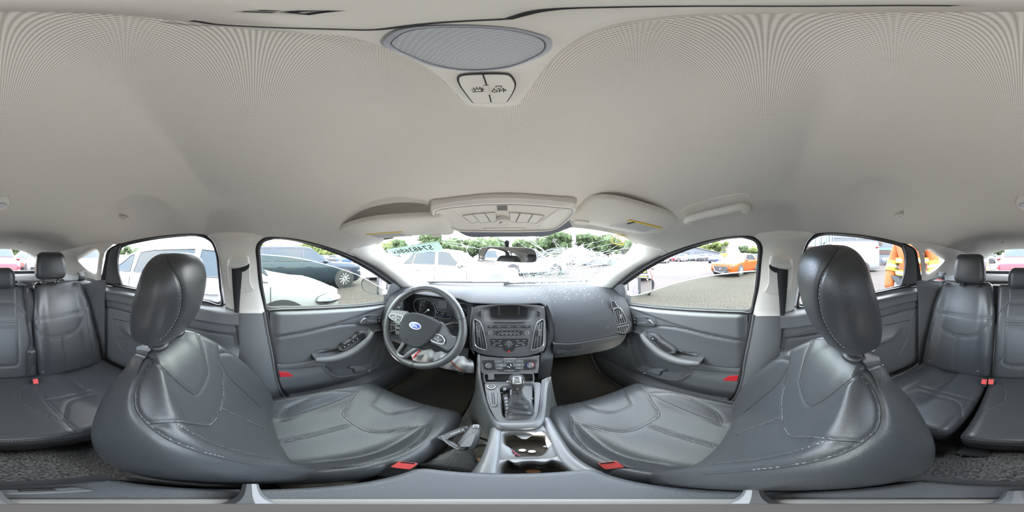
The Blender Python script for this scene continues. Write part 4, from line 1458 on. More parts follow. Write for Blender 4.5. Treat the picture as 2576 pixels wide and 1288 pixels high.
# ---------------- side vents at the dashboard ends
def end_vent(s):
    name = 'right' if s > 0 else 'left'
    t = thing('end_vent', ('tall slatted air vent at the passenger end of the dashboard' if s > 0 else 'tall slatted air vent at the driver end of the dashboard, behind the wheel rim'), 'air vent', (s * .62, .72, .82))
    c6_ = [c6(*q) for q in ((100, 590), (112, 570), (128, 562), (150, 590), (185, 640), (225, 700), (262, 742), (262, 760), (240, 800), (205, 820), (150, 815), (130, 780), (115, 700), (100, 640))]
    n = Vector((-.45, -.87, .2)).normalized()
    M = frame(at_r(*c6(175, 690), .89), Vector((.87, -.45, 0)), (0, .2, 1))
    def U(q): return onp(*c6(*q), M)
    def pr(q, h0, h1, nm, m, par=None, smooth=True, bevel=0):
        P = [U(x) for x in q]
        if smooth: P = [(p.x, p.y) for p in catmull([(a, b, 0) for a, b in P], 50, True)]
        mb = MB(M).prism(poly3(P, h0), (0, 0, h1 - h0))
        return put(mb, s if s > 0 else 99, nm, m, parent=par or t, bevel=bevel) if False else (mb if s > 0 else mirrored(mb)).build(nm, m, par or t, bevel=bevel)
    def fr(q, r, h, nm, m, par=None):
        P = [U(x) for x in q]
        mb = MB(M).tube([Vector((p.x, p.y, h)) for p in catmull([(a, b, 0) for a, b in P], 50, True)], r, n=6, closed=True)
        return (mb if s > 0 else mirrored(mb)).build(nm, m, par or t)
    O = [(98, 592), (112, 566), (130, 562), (150, 590), (185, 640), (225, 700), (262, 742), (258, 770), (238, 806), (205, 822), (150, 812), (134, 780), (118, 700), (100, 640)]
    pr(O, -.03, .0, 'bezel', 'dash', bevel=.003)
    G1 = [(112, 585), (128, 575), (150, 608), (160, 622), (120, 632)]
    G2 = [(128, 640), (165, 628), (190, 650), (215, 700), (222, 735), (190, 742), (152, 748), (140, 700)]
    G3 = [(155, 772), (200, 760), (238, 756), (225, 790), (205, 812), (160, 802)]
    for G in (G1, G2, G3):
        v = pr(G, 0, .001, 'grille', 'matblack', smooth=True)
        fr(G, .0022, .002, 'grille_frame', 'graytrim' if G is not G2 else 'silver', v)
    for k in range(4):
        a, b = (136 + 15 * k, 650 - 2 * k), (160 + 16 * k, 742 - 2 * k)
        mb = MB(M).tube([(*U(a), .003), (*U(b), .003)], .0028, n=4)
        (mb if s > 0 else mirrored(mb)).build('slat', 'plastic', t)
    for k in range(4):
        a, b = (168 + 17 * k, 768), (176 + 14 * k, 802)
        mb = MB(M).tube([(*U(a), .003), (*U(b), .003)], .0026, n=4)
        (mb if s > 0 else mirrored(mb)).build('slat', 'plastic', t)
    q = [(166, 676), (184, 676), (188, 706), (170, 706)]
    pr(q, .002, .012, 'vent_tab', 'plastic', smooth=False, bevel=.002)
end_vent(1)
end_vent(-1)

# ---------------- glove box
gb = thing('glove_box', 'charcoal glove box lid with recessed pull below the passenger dashboard', 'glove box', (.40, .70, .73))
mb = MB()
A = [at_y(a, b, .672) for a, b in pcurve([(1392, 866), (1440, 866), (1490, 858), (1540, 848), (1576, 842)], 20)]
B = [at_y(a, b, .705) for a, b in pcurve([(1394, 900), (1440, 896), (1490, 888), (1535, 878), (1560, 866)], 20)]
mb.grid([[p + Vector((0, .03, .006)) for p in A], A, [p.lerp(q, .5) + Vector((0, -.006, 0)) for p, q in zip(A, B)], B, [p + Vector((0, .12, -.006)) for p in B]])
gb_bvh = mb.bvh()
mb.build('lid', 'dash', gb, smooth=50)
h_ = flat_patch([(1418, 880), (1466, 868), (1470, 876), (1422, 888)], gb_bvh, .003)
if h_: h_.build('pull_handle', 'black', gb, bevel=.001)
MB().tube(drape([(1418, 879), (1420, 889), (1470, 877)], gb_bvh, 12, .003, smooth=False), .0014, n=5).build('handle_edge', 'graytrim', gb)
mk = drape([c1(2005, 880), c1(2030, 870), c1(2035, 880), c1(2010, 888)], dash_bvh, 4, .001, smooth=False)
if len(mk) == 4:
    MB().tube(mk, .0008, n=4, closed=True).build('airbag_mark', 'graytrim', dash)
MB().tube(drape([(1386, 858), (1440, 860), (1490, 852), (1540, 842), (1585, 824)], dash_bvh, 30, .0005), .002, n=5).build('lid_joint', 'matblack', dash)
# knee panel under the column
kp = MB()
kp.grid([[Vector((x, y, z)) for x in np.linspace(-.62, -.16, 12)] for y, z in ((.70, .79), (.685, .745), (.72, .70), (.86, .69))])
kp.build('knee_panel', 'dash', dash, smooth=50)

# ---------------- steering wheel
wc = at_r(1058, 822, .70)
wn = Vector((0, -cos(radians(24)), sin(radians(24))))
MW = frame(wc, (1, 0, 0), (0, sin(radians(24)), cos(radians(24))))
sw = thing('steering_wheel', 'black leather steering wheel turned to the left, blue oval badge on the hub', 'steering wheel', wc)
R_ = .186
mb = MB(MW)
pts = [(R_ * cos(a), R_ * sin(a), 0) for a in [2 * pi * i / 80 for i in range(80)]]
mb.tube(pts, [.0165 + .0022 * exp(-((sin(2 * pi * i / 80 + .3)) / .35) ** 2) for i in range(80)], n=14, closed=True)
mb.build('rim', 'leather2', sw, smooth=80)
for a in (20, 115, 195, 275):
    mb = MB(MW)
    a = radians(a)
    M2 = Matrix.Translation((R_ * cos(a), R_ * sin(a), 0))
    ring_ = [Vector((cos(a) * cos(t), sin(a) * cos(t), sin(t))) * .0185 + Vector((R_ * cos(a), R_ * sin(a), 0)) for t in [2 * pi * i / 16 for i in range(16)]]
    mb.tube(ring_, .0009, n=4, closed=True)
    mb.build('rim_seam', 'seam', sw)
mb = MB(MW)
for i in range(110):
    a = radians(25 + 170 * i / 109)
    p = Vector((cos(a), sin(a), 0)) * (R_ - .0165)
    mb.tube([p + Vector((0, 0, -.003)), p + Vector((-sin(a), cos(a), 0)) * .0022 + Vector((0, 0, .004))], .0006, n=3)
tag(mb.build('rim_stitching', 'thread', sw, smooth=0), kind='stuff')
MH = MW @ Matrix.Translation((0, 0, .022))
W = Panel(MH, c3, sw)
def spoke(pts, h0, h1, nm, m, n=50, bev=.004):
    return W.poly(pts, h0, h1, nm, m, n=n, bevel=bev)
spoke([(370, 482), (420, 490), (600, 512), (560, 620), (515, 690), (440, 640), (385, 600), (358, 550)], -.032, -.006, 'spoke', 'leather2')
spoke([(1010, 640), (1090, 720), (1150, 810), (1225, 840), (1215, 930), (1120, 1010), (1060, 985), (960, 930), (890, 890), (940, 800)], -.034, -.008, 'spoke', 'leather2')
hub = W.poly([(585, 552), (640, 530), (720, 528), (830, 556), (940, 604), (1010, 650), (1028, 690), (1000, 760), (930, 850), (850, 920), (770, 966), (700, 968), (620, 934), (555, 890), (520, 820), (516, 740), (540, 640)], -.03, .006, 'hub_pad', 'dash', n=80, bevel=.008)
lab(hub, 'charcoal airbag cover')
W.frame([(520, 705), (620, 770), (730, 815), (830, 838), (900, 842)], .0008, .0062, 'hub_crease', 'seam', hub, closed=False)
em = W.poly(ell(727, 692, 75, 44, 28, 15), .004, .0085, 'badge', 'silver', hub, n=56)
eb = W.poly(ell(727, 692, 68, 38, 28, 15), .008, .0095, 'badge_field', 'blue', hub, n=56)
W.frame(ell(727, 692, 62, 33, 28, 15), .0004, .0096, 'badge_line', 'whiteink', hub, n=56)
W.text((725, 694), 'Ford', .0125, .0097, 'whiteink', hub, rot=radians(-16))
W.text((618, 864), 'AIRBAG', .0052, .0064, 'ink', hub, rot=radians(-22))
def cluster(pts, rots):
    b = W.poly(pts, -.01, -.001, 'button_pod', 'black', n=40, bevel=.001)
    W.frame(pts, .0021, -.001, 'pod_frame', 'silver', b, n=50)
    c = (sum(p[0] for p in pts) / len(pts), sum(p[1] for p in pts) / len(pts))
    q = [((p[0] - c[0]) * .36 + c[0], (p[1] - c[1]) * .36 + c[1]) for p in pts]
    k = W.poly(q, -.001, .0012, 'thumb_button', 'plastic', b, n=30, bevel=.0008)
    W.frame(q, .0005, .0012, 'button_edge', 'greyink', b, n=30)
    for d in ((-36, -8), (36, 8), (0, -26), (0, 26)):
        W.rect((c[0] + d[0] - 7, c[1] + d[1] - 4), (c[0] + d[0] + 7, c[1] + d[1] + 4), -.001, .0003, 'button_mark', 'whiteink', b, 0)
cluster([(392, 568), (410, 545), (450, 542), (556, 570), (545, 610), (520, 650), (480, 640), (420, 605)], 0)
cluster([(912, 862), (940, 820), (980, 792), (1030, 812), (1062, 836), (1082, 880), (1062, 916), (1000, 908), (930, 882)], 0)
# lower open spoke with silver inlay
mb = MB(MH)
A = [W.uv(q) for q in ((535, 888), (488, 960), (446, 1030), (462, 1068), (520, 1100), (572, 1098), (640, 1050), (720, 1000), (800, 985))]
B = [W.uv(q) for q in ((572, 905), (530, 965), (486, 1025), (500, 1050), (540, 1070), (566, 1066), (620, 1020), (690, 975), (730, 965))]
A, B = catmull([(a, b, -.014) for a, b in A], 40), catmull([(a, b, -.010) for a, b in B], 40)
mb.grid([[p + Vector((0, 0, -.016)) for p in A], A, [p.lerp(q, .5) + Vector((0, 0, .004)) for p, q in zip(A, B)], B, [p + Vector((0, 0, -.016)) for p in B]])
mb.build('lower_spoke', 'graytrim', sw, smooth=50)
mb = MB(MH).tube([p + Vector((0, 0, .001)) for p in B], .0026, n=6)
lab(mb.build('spoke_inlay', 'silver', sw), 'satin silver inlay')
mb = MB(MH)
mb.prism(poly3([W.uv(q) for q in ((560, 905), (660, 950), (690, 975), (570, 1060), (500, 1040), (530, 960))], -.03), (0, 0, .006))
mb.build('spoke_web', 'black', sw)
# cruise buttons left of the hub
for (a, b) in (((440, 640), (512, 690)), ((436, 692), (510, 740)), ((440, 745), (512, 800))):
    W.poly([(a[0], a[1]), (b[0], a[1] + 12), (b[0], b[1]), (a[0] + 8, b[1] - 10)], -.03, -.014, 'rear_switch', 'black', smooth=False, bevel=.001)
# column shroud and stalks
sc = thing('steering_column', 'black steering column shroud with wiper stalk behind the wheel', 'steering column', wc + Vector((0, .12, -.06)))
mb = MB()
a = wc + Vector((0, .055, -.035))
b = Vector((wc.x, .80, wc.z - .10))
rows = []
for t in np.linspace(0, 1, 8):
    c = a.lerp(b, t)
    rows.append([c + Vector((cos(q) * (.058 + .02 * t), 0, sin(q) * (.05 + .015 * t))) for q in [2 * pi * i / 24 for i in range(24)]])
mb.grid(rows, cv=True)
mb.f.append(list(range(24)))
mb.build('shroud', 'plastic', sc, smooth=60)
sa, sb = at_r(*c3(1180, 660), .78), at_r(*c3(1362, 660), .76)
MB().tube([wc + Vector((.05, .085, -.02)), sa, sa.lerp(sb, .5), sb], [.007, .008, .009, .010], n=10).build('wiper_stalk', 'black', sc)
MB().tube([sa.lerp(sb, .62), sa.lerp(sb, .7)], .0108, n=12).build('stalk_ring', 'graytrim', sc)
MB().tube([wc + Vector((-.05, .085, -.02)), wc + Vector((-.12, .08, -.012)), wc + Vector((-.155, .075, -.010))], [.007, .008, .010], n=10).build('indicator_stalk', 'black', sc)
ls = thing('light_switch', 'round black headlamp switch on the lower driver dashboard', 'light switch', (-.56, .70, .86))
q = at_y(*c3(440, 790), .715)
M = frame(q, (1, 0, 0), (0, 0, 1))
mb = MB(M).prism(poly3(rrect(.075, .07, .012), -.01), (0, 0, .012))
mb.build('plate', 'black', ls, bevel=.002)
mb = MB(M).lathe([(0, 0), (.022, 0), (.020, .014), (0.00001, .014)], 20)
mb.build('knob', 'plastic', ls)
MB(M).tube([(.024 * cos(t), .024 * sin(t), .003) for t in [2 * pi * i / 24 for i in range(24)]], .0012, n=5, closed=True).build('knob_ring', 'silver', ls)

# ---------------- deployed knee airbag hanging below the column
kb = thing('knee_airbag', 'deflated grey knee airbag hanging below the steering column', 'airbag', (-.2, .66, .66))
rng = random.Random(5)
T = pcurve([c3(640, 975), c3(760, 990), c3(900, 985), c3(1050, 1000), c3(1180, 1015), c3(1300, 1060), c3(1440, 1130)], 40)
Bm = pcurve([c3(690, 1120), c3(800, 1150), c3(950, 1180), c3(1080, 1225), c3(1200, 1245), c3(1330, 1275), c3(1456, 1278)], 40)
mb = MB()
rows = []
for k in range(14):
    t = k / 13
    row = []
    for i in range(40):
        a, b = T[i][0] + (Bm[i][0] - T[i][0]) * t, T[i][1] + (Bm[i][1] - T[i][1]) * t
        y = .70 - .055 * sin(pi * t) + .010 * sin(i * .9 + 3 * t) + .008 * sin(i * .37 + 9 * t)
        row.append(at_y(a, b, y))
    rows.append(row)
mb.grid(rows)
kb_bvh = mb.bvh()
mb.build('cloth', 'airbag', kb, smooth=80, solid=.003)
for d in (0, 9, 16):
    pts = drape([c3(1110 + d * 1.2, 1085), c3(1180 + d, 1160), c3(1260 + d, 1225), c3(1330 + d, 1262)], kb_bvh, 30, .002)
    if len(pts) > 2:
        MB().tube(pts, .0011, n=4).build('stitch_line', 'orangethread', kb)
pts = drape([c3(690, 1090), c3(740, 1040), c3(775, 1005)], kb_bvh, 12, .002)
if len(pts) > 2: MB().tube(pts, .004, n=5).build('red_tape', 'red', kb)

# pedals
for k, (x, w_) in enumerate(((-.27, .05), (-.40, .075))):
    t = thing('pedal', ['narrow accelerator pedal in the driver footwell', 'wide brake pedal in the driver footwell'][k], 'pedal', (x, 1.0, .4))
    R = Euler((radians(-40), 0, 0)).to_matrix()
    MB().box((x, 1.0, .42), (w_, .02, .10 if k else .16), R).build('pad', 'matblack', t, bevel=.004)
    MB().tube([(x, 1.01, .44), (x, 1.10, .60), (x, 1.14, .75)], .008, n=6).build('arm', 'black', t)
# ================================================================ seats
def drapen(pix, bvh, n=60, off=.0):
    out = []
    for a, b in pcurve(pix, n):
        h = bvh.ray_cast(CAM, ray(a, b))
        if h[0] is not None:
            nn = h[1]
            if nn.dot(ray(a, b)) > 0: nn = -nn
            if out and (out[-1][0] - h[0]).length > .06:
                continue
            out.append((h[0] + nn * off, nn))
    return out
def groove(mb, lines, depth=.0045, sig=.006):
    """press seam lines into the surface"""
    S = np.array([tuple(p) for L in lines for p, n in L])
    if len(S) == 0: return
    Nn = np.array([tuple(n) for L in lines for p, n in L])
    V = np.array([tuple(p) for p in mb.v])
    for i0 in range(0, len(V), 3000):
        d = np.linalg.norm(V[i0:i0 + 3000, None, :] - S[None], axis=2)
        k = d.argmin(1)
        dm = d[np.arange(len(k)), k]
        m = dm < .03
        V[i0:i0 + 3000][m] -= Nn[k[m]] * (depth * np.exp(-(dm[m] / sig) ** 2))[:, None]
    mb.v = [Vector(p) for p in V]
def stitches(L, mb, side=.0045, step=.0075, ln=.0042, r=.0007, lift=.0008):
    P = [p for p, n in L]
    if len(P) < 3: return
    tot = sum((b - a).length for a, b in zip(P, P[1:]))
    k = max(3, int(tot / step))
    Q = resample(P, k)
    for i in range(k - 1):
        t = Q[i + 1] - Q[i]
        if t.length < 1e-6: continue
        t.normalize()
        j = min(range(len(P)), key=lambda a: (P[a] - Q[i]).length_squared)
        n = L[j][1]
        sdv = n.cross(t) * side
        a = Q[i] + sdv + n * lift
        mb.tube([a, a + t * ln], r, n=3, cap=False)

def loft(rows, closed_rows=True, caps=True):
    mb = MB()
    mb.grid(rows, cv=True)
    if caps:
        m = len(rows[0])
        for k in (0, len(rows) - 1):
            c = sum(rows[k], Vector()) / m
            i = len(mb.v)
            mb.v.append(c)
            b = k * m
            mb.f += [[i, b + j, b + (j + 1) % m] for j in range(m)]
    return mb
def smooth_rows(keys, n):
    """interpolate tuples of parameters along their first entry with a smooth spline"""
    xs = [k[0] for k in keys]
    A = np.array(keys, float)
    t = np.linspace(0, len(keys) - 1, n)
    out = []
    for q in t:
        i = min(int(q), len(keys) - 2)
        f = q - i
        p0, p1, p2, p3 = A[max(i - 1, 0)], A[i], A[i + 1], A[min(i + 2, len(keys) - 1)]
        out.append(.5 * (2 * p1 + (p2 - p0) * f + (2 * p0 - 5 * p1 + 4 * p2 - p3) * f * f + (3 * p1 - p0 - 3 * p2 + p3) * f ** 3))
    return out

X0 = -.35
# ---- backrest
B0 = Vector((X0, .075, .44))
rc = radians(23)
UPV, NRV = Vector((0, -sin(rc), cos(rc))), Vector((0, cos(rc), sin(rc)))
#        s     w     fc     fb     t
keysB = [(0.00, .190, .000, .005, .11), (.04, .225, .006, .022, .125), (.10, .243, .010, .045, .13), (.17, .252, .012, .060, .15), (.26, .256, .006, .064, .16),
         (.35, .252, .000, .056, .165), (.43, .236, -.002, .042, .16), (.50, .205, -.002, .026, .15), (.555, .168, -.004, .012, .135), (.595, .135, -.010, -.002, .105),
         (.620, .108, -.020, -.016, .095), (.636, .085, -.034, -.032, .082), (.642, .06, -.046, -.046, .07)]
rows = []
for s_, w_, fc, fb, t_ in smooth_rows(keysB, 115):
    half = [(0, fc), (.30 * w_, fc + .001), (.48 * w_, fc + .10 * (fb - fc)), (.64 * w_, fc + .45 * (fb - fc)), (.80 * w_, fb), (.91 * w_, fb - .012), (.985 * w_, fb - .045), (1.0 * w_, -.4 * t_), (.96 * w_, -.78 * t_), (.80 * w_, -.98 * t_), (.4 * w_, -1.03 * t_)]
    loop_ = half + [(0, -1.04 * t_)] + [(-a, b) for a, b in half[:0:-1]]
    o = B0 + UPV * s_
    rows.append(catmull([o + Vector((a, 0, 0)) + NRV * b for a, b in loop_], 200, True))
back = loft(rows)
# ---- cushion
keysC = [(-.10, .19, .465, .475, .36), (-.03, .225, .472, .505, .34), (.05, .240, .480, .528, .33), (.14, .247, .486, .542, .33), (.24, .248, .492, .546, .33), (.32, .244, .502, .545, .335),
         (.39, .238, .512, .540, .34), (.445, .230, .517, .531, .345), (.49, .222, .511, .516, .35), (.520, .213, .492, .492, .355), (.537, .205, .460, .458, .36), (.541, .200, .425, .422, .362), (.535, .19, .395, .392, .363)]
rows = []
for y_, w_, zc, zb, z0 in smooth_rows(keysC, 105):
    half = [(0, zc), (.32 * w_, zc), (.52 * w_, lerp(zc, zb, .12)), (.68 * w_, lerp(zc, zb, .5)), (.83 * w_, zb), (.93 * w_, zb - .010), (.99 * w_, zb - .038), (1.0 * w_, lerp(zb, z0, .5)), (.98 * w_, z0 + .012), (.9 * w_, z0)]
    loop_ = half + [(0, z0)] + [(-a, b) for a, b in half[:0:-1]]
    rows.append(catmull([Vector((X0 + a, y_, b)) for a, b in loop_], 190, True))
cush = loft(rows)
# ---- headrest
keysH = [(1.034, -.212, .075, .030), (1.046, -.209, .105, .046), (1.085, -.199, .122, .057), (1.13, -.188, .128, .061), (1.18, -.177, .126, .058), (1.215, -.174, .117, .052), (1.240, -.172, .100, .042), (1.254, -.171, .074, .028), (1.258, -.170, .04, .014)]
rows = []
for z_, y_, w_, d_ in smooth_rows(keysH, 70):
    e = 2 / 3.0
    rows.append([Vector((X0 + w_ * abs(cos(a)) ** e * (1 if cos(a) > 0 else -1), y_ + d_ * abs(sin(a)) ** e * (1 if sin(a) > 0 else -1), z_)) for a in [2 * pi * i / 120 for i in range(120)]])
head = loft(rows)

Lb = [[c4(*q) for q in L] for L in (
    [(385, 690), (440, 740), (520, 815), (580, 862), (605, 872), (630, 850), (662, 775), (660, 735), (640, 640), (612, 570), (592, 518)],
    [(380, 700), (330, 770), (302, 840), (294, 900), (306, 960), (340, 1005), (390, 1052), (480, 1108), (620, 1160), (800, 1205), (960, 1235)],
    [(375, 1030), (440, 1023), (540, 1018), (620, 1028), (680, 1032), (705, 1015), (735, 950), (750, 860), (742, 800), (726, 720), (716, 650), (716, 588)],
    [(520, 1026), (600, 1070), (720, 1125), (850, 1160), (980, 1186)],
    [(726, 662), (770, 660), (830, 672)],
    [(728, 705), (770, 780), (850, 860), (930, 935)],
    [(742, 942), (810, 975), (900, 1015), (940, 1036)],
    [(246, 657), (310, 665), (380, 690)])]
STB = {1: .0045, 2: .0045, 3: .0, 6: .0}
Lc = [[c8(*q) for q in L] for L in (
    [(1075, 172), (1000, 225), (930, 275), (860, 370), (790, 450), (770, 490), (790, 530), (880, 600), (1000, 670), (1110, 692), (1250, 685), (1450, 645), (1640, 605)],
    [(1220, 210), (1160, 280), (1095, 362), (1088, 395), (1150, 440), (1250, 490), (1330, 495), (1450, 460), (1600, 410), (1685, 372)],
    [(880, 603), (700, 655), (500, 710), (300, 755), (135, 793)],
    [(1855, 417), (1800, 440), (1700, 540), (1652, 600), (1655, 650), (1600, 745), (1400, 890), (1100, 1005), (860, 1048), (620, 1056)],
    [(1630, 612), (1450, 740), (1200, 880), (900, 965), (520, 1010)],
    [(915, 272), (800, 265), (680, 260), (560, 285), (400, 352), (260, 415), (180, 470), (135, 555)],
    [(900, 285), (700, 370), (400, 480), (140, 570)])]
STC = {0: .0045, 2: .004, 3: .0045, 5: .0045}
Lh = [[c4(*q) for q in L] for L in ([(458, 176), (482, 220), (520, 282), (540, 345), (536, 430), (512, 500), (470, 566), (428, 606)],)]
def dress(mb, lines, st):
    bv = mb.bvh()
    D = [drapen(L, bv, 70) for L in lines]
    groove(mb, D)
    bv = mb.bvh()
    seam, thr = MB(), MB()
    for i, L in enumerate(lines):
        d = drapen(L, bv, 70)
        if len(d) > 3:
            seam.tube([p for p, n in d], .0011, n=5)
            if i in st:
                stitches(d, thr, st[i])
                if i in (2, 0) and st is STC: stitches(d, thr, -st[i])
    return seam, thr
bs, bt = dress(back, Lb, STB)
cs_, ct = dress(cush, Lc, STC)
hs, ht = dress(head, Lh, {0: -.004})

for s in (-1, 1):
    who = 'driver' if s < 0 else 'passenger'
    t = thing('front_seat', 'black leather bucket seat on the %s side with stitched bolsters and tall headrest' % who, 'car seat', (s * .35, .2, .30), group='front seats')
    def P(mb, nm, m, par=t, **k):
        return put(mb, s, nm, m, parent=par, **k)
    c = P(cush, 'cushion', 'leather', smooth=80)
    P(cs_, 'seam', 'seam', c)
    tag(P(ct, 'stitching', 'thread', c, smooth=0), kind='stuff')
    b = P(back, 'backrest', 'leather', smooth=80)
    P(bs, 'seam', 'seam', b)
    tag(P(bt, 'stitching', 'thread', b, smooth=0), kind='stuff')
    h = P(head, 'headrest', 'leather', smooth=80)
    P(hs, 'seam', 'seam', h)
    if s > 0: h.location += Vector((0, .012, .014))
    tag(P(ht, 'stitching', 'thread', h, smooth=0), kind='stuff')
    for dx in (-.06, .06):
        P(MB().tube([(X0 + dx, -.245, .93), (X0 + dx, -.20, 1.06)], .006, n=10), 'headrest_post', 'chrome')
    P(MB().ico((X0 + .045, -.20, 1.016), 1, 2, (.030, .022, .014)), 'post_guide', 'black')
    P(MB().ico((X0 - .045, -.20, 1.016), 1, 2, (.030, .022, .014)), 'post_guide', 'black')
    # lower side shield and rails
    sh_ = MB()
    sh_.grid([[Vector((X0 + .232, y, z)) for z in (.42, .37, .30)] + [Vector((X0 + .215, y, .27))] for y in np.linspace(-.12, .36, 12)])
    P(sh_, 'side_shield', 'plastic', solid=.012)
    sh_ = MB()
    sh_.grid([[Vector((X0 - .240, y, z)) for z in (.44, .38, .30)] + [Vector((X0 - .22, y, .27))] for y in np.linspace(-.14, .40, 12)])
    P(sh_, 'side_shield', 'plastic', solid=.012)
    for dx in (-.19, .19):
        P(MB().box((X0 + dx, .18, .285), (.04, .62, .05)), 'seat_rail', 'black', bevel=.004)
    P(MB().box((X0, .2, .345), (.36, .55, .03)), 'seat_pan', 'black', bevel=.004)
    # recliner hinge cover, outboard
    P(MB().lathe([(0, 0), (.045, 0), (.04, .018), (0.00001, .022)], 24, Matrix.Translation((X0 - .238, .03, .45)) @ Matrix.Rotation(radians(-90), 4, 'Y')), 'hinge_cover', 'black')
    P(MB().tube([(X0 - .262, .30, .40), (X0 - .266, .38, .405), (X0 - .262, .44, .41)], [.012, .014, .010], n=8), 'recline_lever', 'black')

    t.location.y += .03 if s > 0 else -.008

# ---- front seat belt buckles between seats and console
for s in (-1, 1):
    q = at_z(1022, 1168, .545) if s < 0 else at_z(1532, 1168, .545)
    t = thing('buckle', 'red-buttoned seat belt buckle beside the %s seat cushion, next to the armrest' % ('driver' if s < 0 else 'passenger'), 'belt buckle', q + Vector((0, -.05, -.12)), group='front belt buckles')
    d = Vector((s * .10, .55, .55)).normalized()
    uu = d.cross(Vector((s, 0, .3))).normalized()
    M = frame(q, d.cross(uu), d)
    mb = MB(M).prism(poly3(rrect(.030, .075, .006), -.012), (0, 0, .022))
    mb.v = [p - d * .03 for p in mb.v]
    mb.build('housing', 'black', t, bevel=.003)
    n_ = (M.to_3x3() @ Vector((0, 0, 1)))
    sg = 1 if n_.dot(CAM - q) > 0 else -1
    mb = MB(M)
    mb.prism(poly3(rrect(.027, .034, .004), .0085 * sg), (0, 0, .004 * sg))
    mb.build('release_button', 'buckle_red', t, bevel=.0015)
    mb = MB(M).prism(poly3([(-.010, .017), (.010, .017), (.010, .012), (-.010, .012)], .011 * sg), (0, 0, .0025 * sg))
    mb.build('tongue_slot', 'black', t)
    MB().tube([q - d * .06, q - d * .13 + Vector((0, -.02, -.02)), q - d * .16 + Vector((0, -.03, -.08))], .009, n=6, flat=.4).build('stalk', 'belt', t)

# ---- pillows for the rear bench
def pillow(M, Wf, H, T, R, crown=.01, nu=60, nv=60, shape=None):
    """a cushion: rounded front face over a W(v) x H rectangle, thickness T backwards (local -z)"""
    def ax(n):
        a = np.linspace(-1, 1, n)
        return np.sign(a) * (1 - (1 - np.abs(a)) ** 1.25)
    mb = MB(M)
    U, V = ax(nu), ax(nv)
    rows = []
    for v in V:
        W = Wf(v) / 2
        row = []
        for u in U:
            x, y = u * W, v * H / 2
            ex, ey = max(0, (abs(x) - (W - R)) / R), max(0, (abs(y) - (H / 2 - R)) / R)
            e = min(1, sqrt(ex * ex + ey * ey))
            if ex > 0 and ey > 0:
                rr = max(ex, ey)
                k = e and min(1, rr / max(1e-6, sqrt(ex * ex + ey * ey)))
                sx_, sy_ = (1 if x > 0 else -1), (1 if y > 0 else -1)
                x = sx_ * (W - R + ex * R * k)
                y = sy_ * (H / 2 - R + ey * R * k)
                e = rr
            z = crown * (1 - u * u) * (1 - v * v) - R * (1 - sqrt(max(0, 1 - e * e)))
            if shape: z += shape(u, v)
            row.append(Vector((x, y, z)))
        rows.append(row)
    mb.grid(rows)
    per = [rows[0][j] for j in range(nu)] + [rows[i][-1] for i in range(1, nv)] + [rows[-1][j] for j in range(nu - 2, -1, -1)] + [rows[i][0] for i in range(nv - 2, 0, -1)]
    c = Vector((0, 0, -T))
    mb.grid([per, [Vector((p.x * .99, p.y * .99, -T * .75)) for p in per], [Vector((p.x * .94, p.y * .94, -T)) for p in per]], cv=True)
    k = len(mb.v)
    mb.add([Vector((p.x * .94, p.y * .94, -T)) for p in per], [list(range(len(per)))])
    return mb

# backrests
rb0, rb1 = Vector((0, -.795, .475)), Vector((0, -1.03, 1.085))
ru = (rb1 - rb0).normalized()
HB = (rb1 - rb0).length
def rback(xc):
    return frame(Vector((xc, 0, 0)) + rb0.lerp(rb1, .5) * 1, (-1, 0, 0), ru)
# local x points to the car's left, local z towards the front
bench = thing('bench_seat', 'wide black leather rear bench section behind the driver with folding centre armrest', 'car seat', (-.2, -.7, .38), group='split rear bench')
bench2 = thing('bench_seat', 'narrow black leather rear bench section behind the passenger', 'car seat', (.4, -.7, .38), group='split rear bench')
def bshape(u, v):
    return .018 * sstep(.5, .85, abs(u)) * sstep(1.0, .4, abs(v)) - .008 * exp(-((v + .2) / .4) ** 2) * (1 - u * u)
def wedge(px_list, n=60):
    return px_list
bl = pillow(rback(-.395), lambda v: .41 if v < .3 else .41 - .06 * sstep(.3, 1, v), HB, .10, .035, .010, shape=bshape)
bm_ = pillow(rback(-.012), lambda v: .355, HB - .02, .10, .028, .004)
br = pillow(rback(.385), lambda v: .42 if v < .3 else .42 - .06 * sstep(.3, 1, v), HB, .10, .035, .010, shape=bshape)
